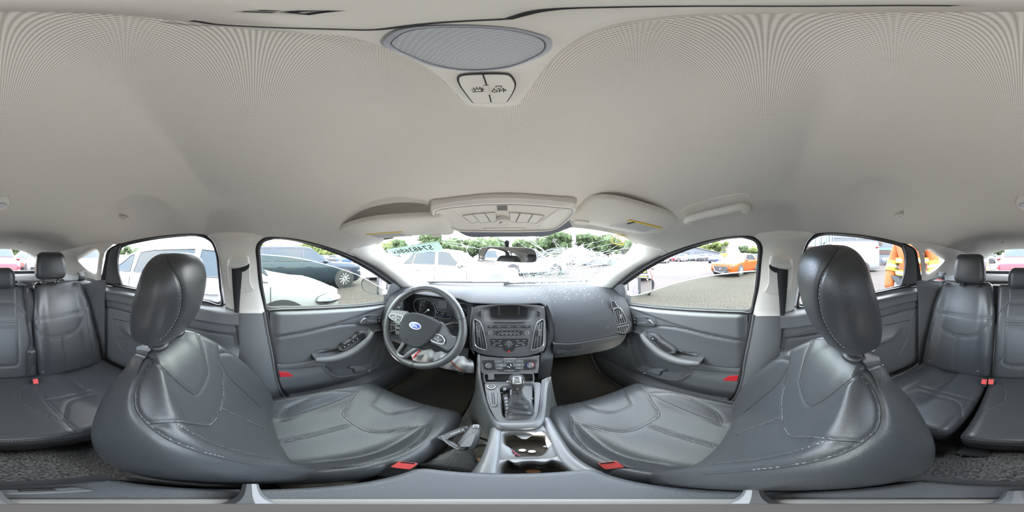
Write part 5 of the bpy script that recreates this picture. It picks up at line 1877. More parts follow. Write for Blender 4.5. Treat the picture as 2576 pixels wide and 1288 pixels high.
# cushions
def rcush(xc, W, y0, y1, z0=.485, z1=.515):
    a, b = Vector((xc, y0, z0)), Vector((xc, y1, z1))
    M = frame(a.lerp(b, .5), (1, 0, 0), b - a)
    return M, (b - a).length
Ml, Hl = rcush(-.225, 0, -.86, -.335)
Mr, Hr = rcush(.395, 0, -.86, -.345)
def cshape(xs_):
    def f(u, v):
        z = 0
        for xc in xs_:
            z -= .016 * exp(-((u - xc) / .28) ** 4) * sstep(.75, .2, v)
        return z
    return f
cl_ = pillow(Ml, lambda v: .79 - .02 * v, Hl, .13, .04, .014, 110, 60, cshape([-.45]))
crr = pillow(Mr, lambda v: .42, Hr, .13, .04, .012, 70, 60, cshape([0.05]))
def r0(x, y): return (x / 2.147, 580 + y / 2.147)       # crop of the left rear
def r1(x, y): return (2240 + x / 2.077, 580 + y / 2.077)
LL = {'bl': [[r0(*q) for q in L] for L in ([(178, 510), (200, 540), (245, 575), (310, 578), (385, 555), (420, 530), (445, 480), (465, 430), (498, 345)], [(182, 482), (300, 468), (455, 440)], [(338, 575), (348, 650), (368, 768)], [(500, 375), (525, 470), (538, 560), (525, 640), (508, 668)], [(462, 440), (475, 520), (500, 610), (508, 668)])],
      'bm': [[r0(*q) for q in L] for L in ([(86, 318), (92, 400), (130, 450), (150, 470)], [(0, 388), (50, 390), (80, 400), (90, 430), (98, 580), (100, 700), (90, 725), (50, 732), (0, 734)], [(0, 490), (85, 486)], [(0, 500), (86, 496)], [(0, 515), (88, 512)])] +
            [[r1(*q) for q in L] for L in ([(698, 374), (640, 376), (612, 390), (606, 440), (600, 480)], [(606, 478), (596, 560), (590, 660), (592, 695), (640, 710), (698, 712)], [(604, 467), (698, 470)], [(604, 476), (698, 479)], [(604, 492), (698, 496)], [(617, 310), (614, 380), (560, 440), (545, 465)], [(590, 660), (560, 690), (538, 705)])],
      'br': [[r1(*q) for q in L] for L in ([(188, 325), (215, 380), (238, 430), (258, 490), (285, 528), (345, 550), (400, 556), (450, 545), (490, 510), (530, 475)], [(240, 425), (330, 442), (440, 458), (540, 464)], [(350, 552), (335, 640), (320, 735)], [(200, 350), (170, 440), (152, 520), (160, 600), (180, 640)], [(240, 430), (205, 540), (178, 690)])],
      'cl': [[r0(*q) for q in L] for L in ([(155, 825), (115, 850), (98, 890), (110, 930), (160, 960), (260, 1005), (345, 1028)], [(200, 845), (240, 910), (345, 1025), (425, 1103)], [(345, 1020), (355, 960), (375, 925), (430, 905), (495, 890)], [(245, 915), (350, 900), (495, 865)], [(385, 808), (470, 868)], [(0, 1145), (200, 1135), (400, 1112), (520, 1082)])],
      'cr': [[r1(*q) for q in L] for L in ([(150, 838), (250, 868), (320, 885), (355, 905), (370, 935), (370, 975)], [(150, 815), (250, 840), (350, 868), (450, 892)], [(310, 778), (215, 835)], [(135, 1035), (200, 1050), (265, 1055)], [(110, 745), (180, 705)])],
      'cl2': [[r1(*q) for q in L] for L in ([(560, 790), (590, 820), (598, 860), (580, 900), (520, 925), (440, 950), (385, 975)], [(290, 1050), (330, 1078), (480, 1100), (690, 1112)])]}
def dress2(mb, keys):
    lines = [L for k in keys for L in LL[k]]
    bv = mb.bvh()
    D = [drapen(L, bv, 60) for L in lines]
    groove(mb, [d for d in D if len(d) > 3], .004, .006)
    bv = mb.bvh()
    seam, thr = MB(), MB()
    for L in lines:
        d = drapen(L, bv, 60)
        if len(d) > 3:
            seam.tube([p for p, n in d], .0011, n=5)
            stitches(d, thr, .004)
    return seam, thr
for mb, nm, par, kk in ((cl_, 'cushion', bench, ('cl', 'cl2')), (bl, 'backrest', bench, ('bl',)), (bm_, 'centre_backrest', bench, ('bm',)), (crr, 'cushion', bench2, ('cr',)), (br, 'backrest', bench2, ('br',))):
    a, b = dress2(mb, kk)
    o = mb.build(nm, 'leather', par, smooth=70)
    if a.v: a.build('seam', 'seam', o)
    if b.v: tag(b.build('stitching', 'thread', o, smooth=0), kind='stuff')
bl_bvh2, br_bvh2, bm_bvh2 = bl.bvh(), br.bvh(), bm_.bvh()
for bv, par, pts in ((bl_bvh2, bench, (r0(233, 765), r0(484, 706))), (br_bvh2, bench2, (r1(204, 682), r1(455, 735)))):
    for q in pts:
        p = drapen([q, (q[0] + 1, q[1])], bv, 2)
        if p:
            MB().ico(p[0][0], .008, 2, (1, .5, 1)).build('anchor_button', 'plastic', par)
# release catches on the shoulder
for s, par, q in ((-1, bench, (212, 711)), (1, bench2, (2363, 707))):
    p = at_z(*q, 1.088)
    MB().box(p, (.07, .05, .012)).build('release_catch', 'plastic', par, bevel=.005)
    MB().box(p + Vector((0, 0, .007)), (.04, .02, .006)).build('catch_button', 'red' if s > 0 else 'black', par, bevel=.002)
# rear headrests
def rhead(p0, p1, r, wid, lift, par, posts):
    (ax, ay), (bx, by) = p0, p1
    a, b = at_r((ax + bx) / 2, ay, r), at_r((ax + bx) / 2, by, r - .012)
    M = frame(a.lerp(b, .5), (-1, 0, 0), a - b)
    H_ = (a - b).length
    mb = pillow(M, lambda v: wid * (1 - .10 * sstep(.0, 1, v)), H_, .10, .038, .008, 50, 40)
    bv = mb.bvh()
    h = mb.build('headrest', 'leather', par, smooth=70)
    w2 = wid * .40
    for sg in (-1, 1):
        pts = [(M @ Vector((sg * w2 * (1 - .08 * sstep(0, 1, v)), v * H_ * .46, .012 - .03 * abs(v) ** 6))) for v in np.linspace(-1, 1, 14)]
        pl = []
        for p in pts:
            hh = bv.ray_cast(p + (M.to_3x3() @ Vector((0, 0, .08))), -(M.to_3x3() @ Vector((0, 0, 1))))
            if hh[0] is not None: pl.append((hh[0], M.to_3x3() @ Vector((0, 0, 1))))
        if len(pl) > 3:
            MB().tube([p for p, n in pl], .001, n=4).build('seam', 'seam', h)
            q = MB()
            stitches(pl, q, .0)
            tag(q.build('stitching', 'thread', h, smooth=0), kind='stuff')
    for dx in (-.05, .05):
        if posts:
            MB().tube([M @ Vector((dx, -H_ * .4, -.05)), M @ Vector((dx, -H_ * .5 - lift, -.055))], .006, n=8).build('headrest_post', 'chrome', par)
        p = M @ Vector((dx, -H_ * .5 - lift, -.05))
        MB().box(p, (.035, .03, .012)).build('post_guide', 'black', par, bevel=.003)
rhead((91, 633), (175, 704), 1.02, .200, .022, bench, True)
rhead((2392, 638), (2476, 715), 1.02, .205, .012, bench2, True)
rhead((2536, 673), (2615, 729), .99, .195, .012, bench, True)

# floor anchors / vents under the rear cushion
for k, (px, py) in enumerate(((2305, 1118), (2452, 1138))):
    p = at_z(px, py, .33)
    t = thing('heater_duct', ['black under-seat heater outlet on the carpet, nearer the door', 'black under-seat heater outlet on the carpet, nearer the middle'][k], 'heater outlet', p)
    MB().box(p + Vector((0, 0, .0)), (.075, .05, .03)).build('housing', 'black', t, bevel=.004)
    MB().box(p + Vector((0, .026, .0)), (.055, .004, .014)).build('outlet', 'matblack', t)
    for dx in (-.02, 0, .02):
        MB().box(p + Vector((dx, .027, 0)), (.003, .006, .016)).build('grille_bar', 'plastic', t)

# ================================================================ seat belts
def strap(pts, wdir, width, thick=.0016):
    """webbing ribbon along pts, width along wdir(s)"""
    mb = MB()
    n = len(pts)
    A, B = [], []
    for i, p in enumerate(pts):
        w_ = wdir[i] if isinstance(wdir, list) else wdir
        wd = width[i] if isinstance(width, list) else width
        A.append(Vector(p) - Vector(w_) * wd / 2)
        B.append(Vector(p) + Vector(w_) * wd / 2)
    mb.grid([A, B])
    return mb
for s in (-1, 1):
    sd = 'driver' if s < 0 else 'passenger'
    t = thing('seat_belt', 'black seat belt with pale shoulder guide on the %s door pillar' % sd, 'seat belt', (s * .62, -.06, .5), group='front seat belts')
    L = [side_pt(a, b, .046) for a, b in pcurve([(583, 674), (584, 700), (588, 760), (594, 820), (600, 868)], 20)]
    R = [side_pt(a, b, .046) for a, b in pcurve([(609, 674), (608, 700), (603, 760), (601, 820), (603, 868)], 20)]
    mb = MB().grid([L, [a.lerp(b, .5) + Vector((.001, 0, 0)) for a, b in zip(L, R)], R])
    put(mb, s, 'webbing', 'belt', parent=t, solid=.0015)
    # slider panel + guide
    q = [side_pt(a, b, .036) for a, b in pcurve([c4(752, 185), c4(800, 172), c4(850, 165), c4(862, 210), c4(866, 300), c4(880, 345), c4(780, 348), c4(756, 300)], 30, True)]
    put(MB().prism(q, (.008, 0, 0)), s, 'slider_panel', 'beige_light', parent=t, bevel=.003)
    q = [side_pt(a, b, .046) for a, b in pcurve([c4(760, 190), c4(800, 176), c4(850, 166), c4(858, 205), c4(830, 222), c4(766, 230)], 30, True)]
    put(MB().prism(q, (.022, 0, 0)), s, 'shoulder_guide', 'beige_light', parent=t, bevel=.006)
    q = [side_pt(a, b, .068) for a, b in pcurve([c4(780, 192), c4(838, 178), c4(846, 188), c4(838, 200), c4(784, 206)], 30, True)]
    put(MB().prism(q, (.004, 0, 0)), s, 'guide_button', 'beige', parent=t, bevel=.002)
    q = [side_pt(a, b, .044) for a, b in pcurve([c4(818, 224), c4(856, 206), c4(858, 228), c4(836, 246), c4(822, 246)], 24, True)]
    put(MB().prism(q, (.004, 0, 0)), s, 'belt_slot', 'black', parent=t)
    # airbag mark on the pillar
    q = drape([c4(758, 70), c4(815, 70), c4(815, 88), c4(758, 88)], bp_bvh, 4, .001, smooth=False)
    if len(q) == 4:
        put(MB().tube(q, .0008, n=4, closed=True), s, 'airbag_mark', 'beige', parent=t)
# rear belts: one coming over the left seat, short outboard ones at the quarter trim
t = thing('rear_belt', 'black belt running down between the rear left and middle seats', 'seat belt', (-.2, -.9, .5))
L = drape([r0(124, 275), r0(145, 420), r0(160, 540), r0(172, 640)], bl_bvh2, 30, .01) or []
def bbl(q, off):
    for bv in (bl_bvh2, bm_bvh2):
        h = bv.ray_cast(CAM, ray(*q))
        if h[0] is not None:
            return h[0] + (CAM - h[0]).normalized() * off
    return at_r(*q, .98)
A = [bbl(q, .014) for q in pcurve([r0(124, 276), r0(136, 400), r0(152, 520), r0(165, 600), r0(150, 660), r0(148, 720), r0(150, 790)], 30)]
B = [bbl(q, .014) for q in pcurve([r0(174, 280), r0(180, 400), r0(172, 520), r0(180, 600), r0(193, 660), r0(196, 720), r0(196, 782)], 30)]
MB().grid([A, B]).build('webbing', 'belt', t, solid=.0015)
c = bbl(r0(170, 655), .02)
MB().box(c, (.045, .008, .016), Euler((0, radians(-8), 0)).to_matrix()).build('tongue', 'plastic', t, bevel=.003)
MB().ico(c + Vector((0, .006, -.006)), .005, 1).build('rivet', 'silver', t)
mb = MB()
q = [at_r(*r0(a, b), 1.0) for a, b in ((92, 298), (104, 278), (180, 276), (196, 298))]
mb.prism(q, (0, -.03, .005))
mb.build('belt_cover', 'plastic', t, bevel=.003)
for s in (-1, 1):
    t = thing('rear_belt', 'short grey length of belt by the rear %s seat shoulder' % SIDE[s], 'seat belt', (s * .5, -1.05, 1.05), group='outboard rear belts')
    p = at_r(204, 699, 1.13)
    q = at_r(205, 688, 1.16)
    put(MB().grid([[q + Vector((-.022, 0, .004)), q + Vector((.022, 0, .004))], [p + Vector((-.024, .01, .012)), p + Vector((.024, .01, .012))], [p + Vector((-.026, .0, -.03)), p + Vector((.026, .0, -.03))]]), s, 'webbing', 'belt', parent=t, solid=.002)
    put(MB().box(q + Vector((0, -.004, .004)), (.065, .012, .012)), s, 'belt_slot', 'black', parent=t, bevel=.003)
for k, (px, py, lb) in enumerate(((88, 957, 'red-buttoned buckle between the rear left and middle cushions'), (2477, 958, 'red-buttoned buckle in the rear right gap, nearer the door'), (2494, 958, 'red-buttoned buckle in the rear right gap, nearer the middle'))):
    p = at_r(px, py, .765)
    t = thing('buckle', lb, 'belt buckle', p + Vector((0, 0, -.04)), group='rear belt buckles')
    R = Euler((radians(28), 0, 0)).to_matrix()
    MB().box(p + Vector((0, .0, -.012)), (.028, .02, .06), R).build('housing', 'black', t, bevel=.003)
    MB().box(p + Vector((0, .012, .003)), (.025, .006, .034), R).build('release_button', 'buckle_red', t, bevel=.002)
    MB().box(p + Vector((0, .004, .022)), (.018, .01, .003), R).build('tongue_slot', 'black', t)
# ================================================================ centre console
def g(x, y): return (1200 + x / 4.025, 880 + y / 4.025)
CPY = [.05, .30, .345, .365, .60, .624, .668, .70]
CPZ = [.598, .600, .606, .618, .662, .690, .772, .80]
mb = MB()
mb.grid([[Vector((x, y, interp(CPY, CPZ, y))) for x in np.linspace(-.26, .30, 24)] for y in sorted(list(np.linspace(.02, .70, 60)) + [.365, .60, .624, .345])])
con_bvh = mb.bvh()
con = thing('centre_console', 'grey plastic centre console with satin edge trim around the gear lever', 'centre console', (.03, .4, .35))
def dl(pix, n, off=.0, closed=False):
    return drape([g(*q) for q in pix], con_bvh, n, off, closed)
OUTL = [(2, 50), (8, 200), (22, 330), (55, 480), (108, 640), (165, 745), (200, 785), (260, 800), (380, 802), (500, 800), (580, 792), (640, 765), (678, 700), (698, 560), (708, 430), (722, 340), (748, 268)]
INL = [(28, 50), (34, 190), (46, 310), (80, 465), (132, 615), (185, 705), (215, 730), (265, 742), (380, 745), (490, 742), (550, 734), (592, 708), (618, 655), (636, 540), (645, 420), (650, 350), (655, 305)]
Oc, Ic = dl(OUTL, 70, .004), dl(INL, 70, .004)
k = min(len(Oc), len(Ic))
Oc, Ic = resample(Oc, 70), resample(Ic, 70)
mb = MB()
mb.grid([[p + Vector((0, 0, -.01)) for p in Ic], Ic, [a.lerp(b, .5) + Vector((0, -.002, .006)) for a, b in zip(Ic, Oc)], Oc, [p + Vector((0, 0, -.012)) for p in Oc]])
mb.build('edge_trim', 'graytrim', con, smooth=50)
mb = MB()
side = [[p + Vector((0, 0, -.010)) for p in Oc], [Vector((p.x * 1.05 + (.004 if p.x > .03 else -.004), p.y, .52)) for p in Oc], [Vector((p.x * 1.15 + (.01 if p.x > .03 else -.02), p.y, .30)) for p in Oc]]
mb.grid(side)
mb.build('body', 'plastic', con, smooth=50)
# gear plate with opening
OP = [(232, 385), (300, 366), (420, 355), (540, 345), (572, 368), (578, 440), (575, 560), (566, 620), (545, 655), (470, 680), (360, 690), (285, 688), (262, 660), (250, 560), (240, 460)]
PL = [(85, 335), (200, 330), (330, 330), (480, 328), (600, 330), (645, 345), (640, 440), (628, 560), (612, 660), (588, 705), (545, 732), (470, 740), (360, 742), (260, 738), (205, 715), (160, 650), (112, 540), (90, 430)]
A, Bc = dl(OP, 70, .002, True), dl(PL, 200, .001, True)
c0 = sum(A, Vector()) / len(A)
def an(p): return atan2(p.y - c0.y, p.x - c0.x)
B = [min(Bc, key=lambda q: abs((an(q) - an(p) + pi) % (2 * pi) - pi)) for p in A]
mb = MB()
mb.grid([[p + Vector((0, 0, -.05)) for p in A], A, [p.lerp(q, .12) + Vector((0, 0, .003)) for p, q in zip(A, B)], [p.lerp(q, .3) for p, q in zip(A, B)], B, [q + Vector((0, 0, -.02)) for q in B]], cv=True)
mb.build('gear_plate', 'plastic', con, smooth=45)
mb = MB()
mb.add([p + Vector((0, 0, -.045)) for p in A], [list(range(len(A)))])
mb.build('gear_well', 'matblack', con)
# stowage bin under the heater panel
BN = [(72, 262), (85, 245), (200, 240), (340, 238), (540, 238), (568, 252), (572, 300), (560, 330), (470, 336), (330, 338), (120, 340), (84, 330)]
A = dl(BN, 60, .003, True)
mb = MB()
mb.grid([A, [p + Vector((0, .035, -.012)) for p in A]], cv=True)
mb.add([p + Vector((0, .035, -.012)) for p in A], [list(range(len(A)))])
b = mb.build('bin_recess', 'matblack', con)
MB().tube(A, .003, n=6, closed=True).build('bin_frame', 'plastic', con)
q = dl([(112, 248), (172, 248), (176, 305), (114, 305)], 4, .004) 
mb = MB().prism([p + Vector((0, .005, 0)) for p in [drape([g(*z)], con_bvh, 1, .004, smooth=False)[0] for z in ((112, 250), (172, 248), (176, 305), (114, 308))]], (0, -.006, .004))
mb.build('usb_socket', 'plastic', b, bevel=.001)
# filler between heater panel and gear plate
mb = MB()
a_, b_ = dl([(30, 60), (60, 300), (85, 340)], 16, .0), dl([(660, 60), (652, 300), (645, 345)], 16, .0)
mb.grid([[p.lerp(q, t) + Vector((0, 0, -.002)) for p, q in zip(a_, b_)] for t in np.linspace(0, 1, 6)])
# start button
def cdisc(q, r, h, nm, m, par, n=28):
    p = drape([g(*q)], con_bvh, 1, 0, smooth=False)[0]
    hnorm = con_bvh.ray_cast(CAM, ray(*g(*q)))[1]
    if hnorm.z < 0: hnorm = -hnorm
    M = frame(p, (1, 0, 0), hnorm.cross(Vector((1, 0, 0))))
    mb = MB(M).lathe([(0, -.002), (r, -.002), (r, h * .7), (r * .9, h), (0.00001, h)], n)
    return mb.build(nm, m, par), M
sb_, Msb = cdisc((145, 380), .0145, .007, 'start_button', 'black', con)
MB(Msb).tube([(.0132 * cos(t), .0132 * sin(t), .007) for t in [2 * pi * i / 28 for i in range(28)]], .0022, n=6, closed=True).build('button_ring', 'silver', sb_)
text('START', .0046, Msb @ Matrix.Translation((0, .002, .0073)), 'whiteink', sb_)
lab(sb_, 'round start button with silver ring')
P_ = [drape([g(*z)], con_bvh, 1, .002, smooth=False)[0] for z in ((108, 440), (122, 428), (185, 425), (205, 440), (205, 560), (195, 580), (150, 582), (135, 560))]
cp = MB().prism(P_, (0, 0, .003)).build('card_plate', 'plastic', con, bevel=.001)
for x0 in (148, 170):
    z = [drape([g(*q)], con_bvh, 1, .0062, smooth=False)[0] for q in ((x0 - 4, 440), (x0 + 4, 440), (x0 + 14, 556), (x0 + 6, 557))]
    MB().prism(z, (0, 0, .001)).build('card_slot', 'ink', cp)

# ---- gear lever
gl_ = thing('gear_lever', 'automatic gear lever with glossy knob, gathered leather boot and exposed selector frame', 'gear lever', at_z(*g(430, 560), .60))
base = at_z(*g(430, 600), .635)
top = at_r(*g(410, 300), .50)
kn0 = at_r(*g(405, 415), .475)
# selector frame plate lying crooked in the well
fr = [at_z(*g(*q), .638) for q in ((330, 420), (520, 345), (566, 362), (560, 480), (548, 600), (520, 640), (440, 655), (330, 668), (322, 640), (335, 560))]
mb = MB().prism(fr, (0, 0, .012))
mb.build('selector_frame', 'plastic', gl_, bevel=.003)
mb = MB()
for i in range(4):
    a = [at_z(*g(*q), .646) for q in ((272 + i * 6, 490 + i * 33), (308 + i * 5, 486 + i * 33), (313 + i * 5, 514 + i * 33), (278 + i * 6, 518 + i * 33))]
    MB().prism(a, (0, 0, .008)).build('selector_window', 'graytrim', gl_, bevel=.0015)
MB().prism([at_z(*g(*q), .63) for q in ((258, 470), (312, 460), (332, 620), (285, 632))], (0, 0, .012)).build('indicator_strip', 'black', gl_, bevel=.002)
MB().prism([at_z(*g(*q), .64) for q in ((262, 400), (292, 395), (296, 418), (266, 424))], (0, 0, .012)).build('latch', 'silver', gl_, bevel=.001)
for q in ((248, 410), (250, 440), (545, 395), (550, 420), (555, 500), (548, 585), (300, 640)):
    MB().box(at_z(*g(*q), .64), (.008, .010, .012)).build('clip', 'black' if q[0] < 400 else 'graytrim', gl_, bevel=.001)
rows = []
rng = random.Random(2)
for i in range(24):
    t = i / 23
    c = base.lerp(kn0 + Vector((0, 0, -.004)), t)
    rx, ry = lerp(.040, .0135, t ** .7), lerp(.050, .014, t ** .7)
    row = []
    for j in range(48):
        a = 2 * pi * j / 48
        f = 1 + .10 * sin(5 * a + 5 * t) * sin(pi * t) + .07 * sin(9 * t * pi + 2 * a) * (1 - t) + .05 * sin(3 * a - 8 * t)
        e = 2 / (2 + 4 * (1 - t))
        row.append(c + Vector((rx * f * abs(cos(a)) ** e * (1 if cos(a) > 0 else -1), ry * f * abs(sin(a)) ** e * (1 if sin(a) > 0 else -1), .004 * sin(4 * a + 12 * t) * (1 - t))))
    rows.append(row)
lab(loft(rows, caps=False).build('boot', 'leather2', gl_, smooth=80), 'gathered black leather boot')
ax = (top - kn0).normalized()
M = frame(kn0, (1, 0, 0), ax.cross(Vector((1, 0, 0))) * -1)
M = frame(kn0, (1, 0, 0), (0, ax.z, -ax.y))
MB(M).lathe([(0, -.012), (.0155, -.012), (.016, .0), (.0145, .006), (.0145, .012)], 28).build('collar', 'black', gl_)
Hk = (top - kn0).length + .022
rows = []
for r, h, sx_ in ((.014, .006, 1), (.019, .02, 1.0), (.0235, .038, 1.0), (.026, .06, 1.0), (.0255, .078, 1.0), (.021, .092, 1), (.012, .099, 1), (.003, .1005, 1)):
    hh = h / .1 * Hk
    rows.append([M @ Vector((r * cos(a) * sx_, r * sin(a) * 1.15, hh)) for a in [2 * pi * i / 36 for i in range(36)]])
lab(loft(rows).build('knob', mat('dark_leather_knob', (.04, .042, .045), .3), gl_, smooth=80), 'dark glossy gear knob')
cap_ = []
for u in np.linspace(-1, 1, 9):
    cap_.append([M @ Vector((u * .013 * (1 - .15 * v), -.030 + .002 * u * u + .011 * max(0, v) ** 2, (.068 + .026 * v) / .1 * Hk)) for v in np.linspace(-.55, 1.0, 9)])
lab(MB().grid(cap_).build('knob_plate', 'silver', gl_, smooth=80, solid=.002), 'bright silver plate on the knob')
MB(M).tube([(-.024, .0, .055 / .1 * Hk), (-.031, .0, .056 / .1 * Hk)], .005, n=10).build('release_button', 'silver', gl_)

# ---- cup holders
ch = thing('cup_holder', 'grey double cup holder tray with dirt and coins behind the gear lever', 'cup holder', (.05, .25, .50))
ZT = .600
def zt(q, z=ZT): return at_z(*g(*q), z)
H1 = [(270, 862), (290, 842), (400, 836), (560, 832), (680, 832), (705, 862), (745, 940), (722, 985), (692, 1040), (640, 1078), (520, 1088), (400, 1085), (368, 1060), (340, 1000), (275, 945)]
H2 = [(232, 1230), (250, 1160), (330, 1118), (390, 1150), (460, 1135), (560, 1128), (680, 1140), (760, 1120), (870, 1150), (990, 1230), (1060, 1290), (700, 1320), (250, 1300)]
S1 = [(180, 790), (300, 800), (400, 802), (560, 798), (640, 772), (690, 745), (745, 830), (800, 960), (820, 1060), (760, 1096), (640, 1104), (520, 1108), (400, 1106), (250, 1112), (140, 1100), (165, 930)]
def holed(S, Hh, depth, nm):
    A = [Vector(p) for p in catmull([zt(q) for q in Hh], 70, True)]
    Bc = resample([zt(q) for q in S] + [zt(S[0])], 300, True)
    c0 = sum(A, Vector()) / len(A)
    def an(p): return atan2(p.y - c0.y, p.x - c0.x)
    B = [min(Bc, key=lambda q: abs((an(q) - an(p) + pi) % (2 * pi) - pi)) for p in A]
    mb = MB().grid([[c0 + (p - c0) * .96 + Vector((0, 0, -depth * .4)) for p in A], A, [p.lerp(q, .15) + Vector((0, 0, .003)) for p, q in zip(A, B)], [p.lerp(q, .5) + Vector((0, 0, .002)) for p, q in zip(A, B)], B], cv=True)
    mb.build(nm, 'graytrim', ch, smooth=50)
    W1 = [c0 + (p - c0) * .96 + Vector((0, 0, -depth * .35)) for p in A]
    W2 = [c0 + (p - c0) * .86 + Vector((0, 0, -depth)) for p in A]
    mb = MB().grid([W1, W2], cv=True)
    mb.add(W2, [list(range(len(W2)))])
    mb.build('well', MT['dirtwell'], ch, smooth=50)
    return c0
MT['dirtwell'] = mat('grimy_well_plastic', (.045, .045, .043), .7, bump=.6, scale=300, var=.6, vscale=60, col2=(.09, .08, .06))
cA = holed(S1, H1, .075, 'front_tray')
S2 = [(140, 1100), (250, 1112), (400, 1106), (520, 1108), (640, 1104), (760, 1096), (820, 1060), (900, 1130), (1100, 1260), (1150, 1330), (600, 1380), (60, 1340), (90, 1240)]
cB = holed(S2, H2, .075, 'rear_tray')
for L in ([(196, 790), (186, 880), (150, 1060), (112, 1180), (95, 1250)], [(690, 690), (745, 800), (812, 930), (900, 1070), (1060, 1200), (1160, 1250)]):
    pts = catmull([zt(q, .604) for q in L], 30)
    mb = MB().grid([[p + Vector((-.013, 0, -.004)) for p in pts], [p + Vector((-.008, 0, .004)) for p in pts], [p + Vector((.006, 0, .004)) for p in pts], [p + Vector((.013, 0, -.006)) for p in pts], [p + Vector((.02, 0, -.12)) for p in pts]] if L[0][0] > 400 else [[p + Vector((.013, 0, -.004)) for p in pts], [p + Vector((.008, 0, .004)) for p in pts], [p + Vector((-.006, 0, .004)) for p in pts], [p + Vector((-.013, 0, -.006)) for p in pts], [p + Vector((-.02, 0, -.12)) for p in pts]])
    mb.build('side_trim', 'graytrim', ch, smooth=60)
mb = MB().prism([at_z(*g(*q), .575) for q in ((385, 865), (570, 858), (500, 905), (455, 905))], (0, .0, .004))
mb.build('grip_tab', 'graytrim', ch)
# divider between the wells
mb = MB()
a_, b_ = [zt(q, .592) for q in ((380, 1090), (450, 1082), (560, 1080), (660, 1082), (735, 1090))], [zt(q, .588) for q in ((360, 1130), (450, 1128), (560, 1122), (660, 1124), (750, 1112))]
mb.grid([[p + Vector((0, .005, -.03)) for p in a_], a_, b_, [p + Vector((0, -.005, -.03)) for p in b_]])
mb.build('divider', 'graytrim', ch)
# coins
for k, (q, z, r, m, lb) in enumerate((((458, 1018), .533, .0068, 'nickel', 'pale coin in the front cup holder, nearer the driver'), ((556, 1030), .533, .0068, 'nickel', 'pale coin in the front cup holder, nearer the passenger'),
                                  ((648, 1176), .533, .0088, 'nickel', 'silvery coin in the rear cup holder'), ((570, 1232), .533, .0085, 'copper', 'copper coin in the rear cup holder beside the armrest'), ((42, 1112), .47, .0095, 'copper', 'copper coin in the dirt beside the handbrake'))):
    p = at_z(*g(*q), z)
    M = Matrix.Translation(p)
    t = thing('coin', lb, 'coin', p, group='loose coins')
    MB(M).lathe([(0, 0), (r, 0), (r, .0016), (r * .9, .0018), (r * .88, .0014), (0.00001, .0014)], 26).build('disc', m, t)
    mb = MB(M)
    mb.ico((0, 0, .0014), 1, 1, (r * .35, r * .5, .0007))
    mb.build('relief', m, t)
p = [at_z(*g(*q), .537) for q in ((345, 1005), (385, 1040), (435, 1078), (375, 1072), (385, 1045))]
o = MB().tube(p, .0012, n=6).build('hair_pin', 'pink')
tag(o, 'thin pink wire hairpin beside the coins in the front cup holder', 'hairpin')
for k, q in enumerate(((400, 1190), (470, 1180))):
    a = at_z(*g(*q), .537)
    o = MB().tube([a, a + Vector((.012, .012, .003)), a + Vector((.022, .010, .001))], [.004, .003, .001], n=6).build('plastic_scrap', 'black')
    tag(o, ['longer black plastic scrap in the rear cup holder', 'shorter black plastic scrap in the rear cup holder, nearer the coins'][k], 'debris')

# added fill lamps that brighten the headliner: one in the cup holder, one per door
def fill_lamp(nm, p, parent, watt, cone, tilt=(0, 0, 0)):
    MB(Matrix.Translation(p)).lathe([(0, 0), (.006, 0), (.005, .002), (0.00001, .003)], 16).build(nm, 'lens', parent)  # small lens dot added along with each fill lamp
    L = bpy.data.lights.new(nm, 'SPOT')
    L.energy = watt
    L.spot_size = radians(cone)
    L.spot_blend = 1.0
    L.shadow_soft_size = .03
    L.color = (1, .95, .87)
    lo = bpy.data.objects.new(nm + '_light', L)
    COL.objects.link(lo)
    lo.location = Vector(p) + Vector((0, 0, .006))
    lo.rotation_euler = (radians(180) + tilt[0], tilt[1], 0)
fill_lamp('cup_fill_lamp', (.086, .298, .530), ch, 4.2, 108)

# ---- handbrake tray, lever and loose bezel
tr_ = MB()
tr_.grid([[Vector((x, y, .462 + .01 * sin(30 * x) * sin(20 * y))) for x in np.linspace(-.125, .0, 10)] for y in np.linspace(.02, .46, 16)])
o = tr_.build('handbrake_tray', MT['dirtwell'], solid=.004)
tag(o, 'grimy dark tray around the handbrake beside the driver seat', 'console tray')
hb = thing('handbrake', 'black handbrake lever with bright release tip and stitched boot', 'handbrake', (-.07, .2, .46))
def n8(x, y): return (1080 + x / 8.586, 1050 + y / 8.586)
tip = at_z(*n8(1010, 190), .580)
mid = at_z(*n8(830, 560), .555)
bas = at_z(*n8(560, 900), .515)
rows = []
for i, (c, wx, wz) in enumerate(((tip, .012, .011), (tip.lerp(mid, .15), .0155, .0135), (tip.lerp(mid, .5), .0185, .016), (mid, .0195, .018), (mid.lerp(bas, .4), .017, .016), (mid.lerp(bas, .75), .014, .014))):
    rows.append([c + Vector((wx * cos(a), .4 * wz * sin(a), wz * sin(a))) for a in [2 * pi * j / 24 for j in range(24)]])
loft(rows).build('grip', 'plastic', hb, smooth=70)
gp = [at_z(*n8(*q), .590) for q in ((915, 285), (1000, 280), (1015, 320), (960, 480), (900, 610), (720, 625), (640, 605), (800, 420))]
MB().prism([p + Vector((0, 0, -.012)) for p in gp], (0, 0, .003)).build('grip_inlay', 'leather2', hb, bevel=.001)
tp = at_z(*n8(1010, 200), .586)
MB().box(tp, (.019, .020, .016), Euler((radians(20), 0, 0)).to_matrix()).build('release_tip', 'silver', hb, bevel=.004)
rows = []
end = at_z(*n8(330, 1130), .485)
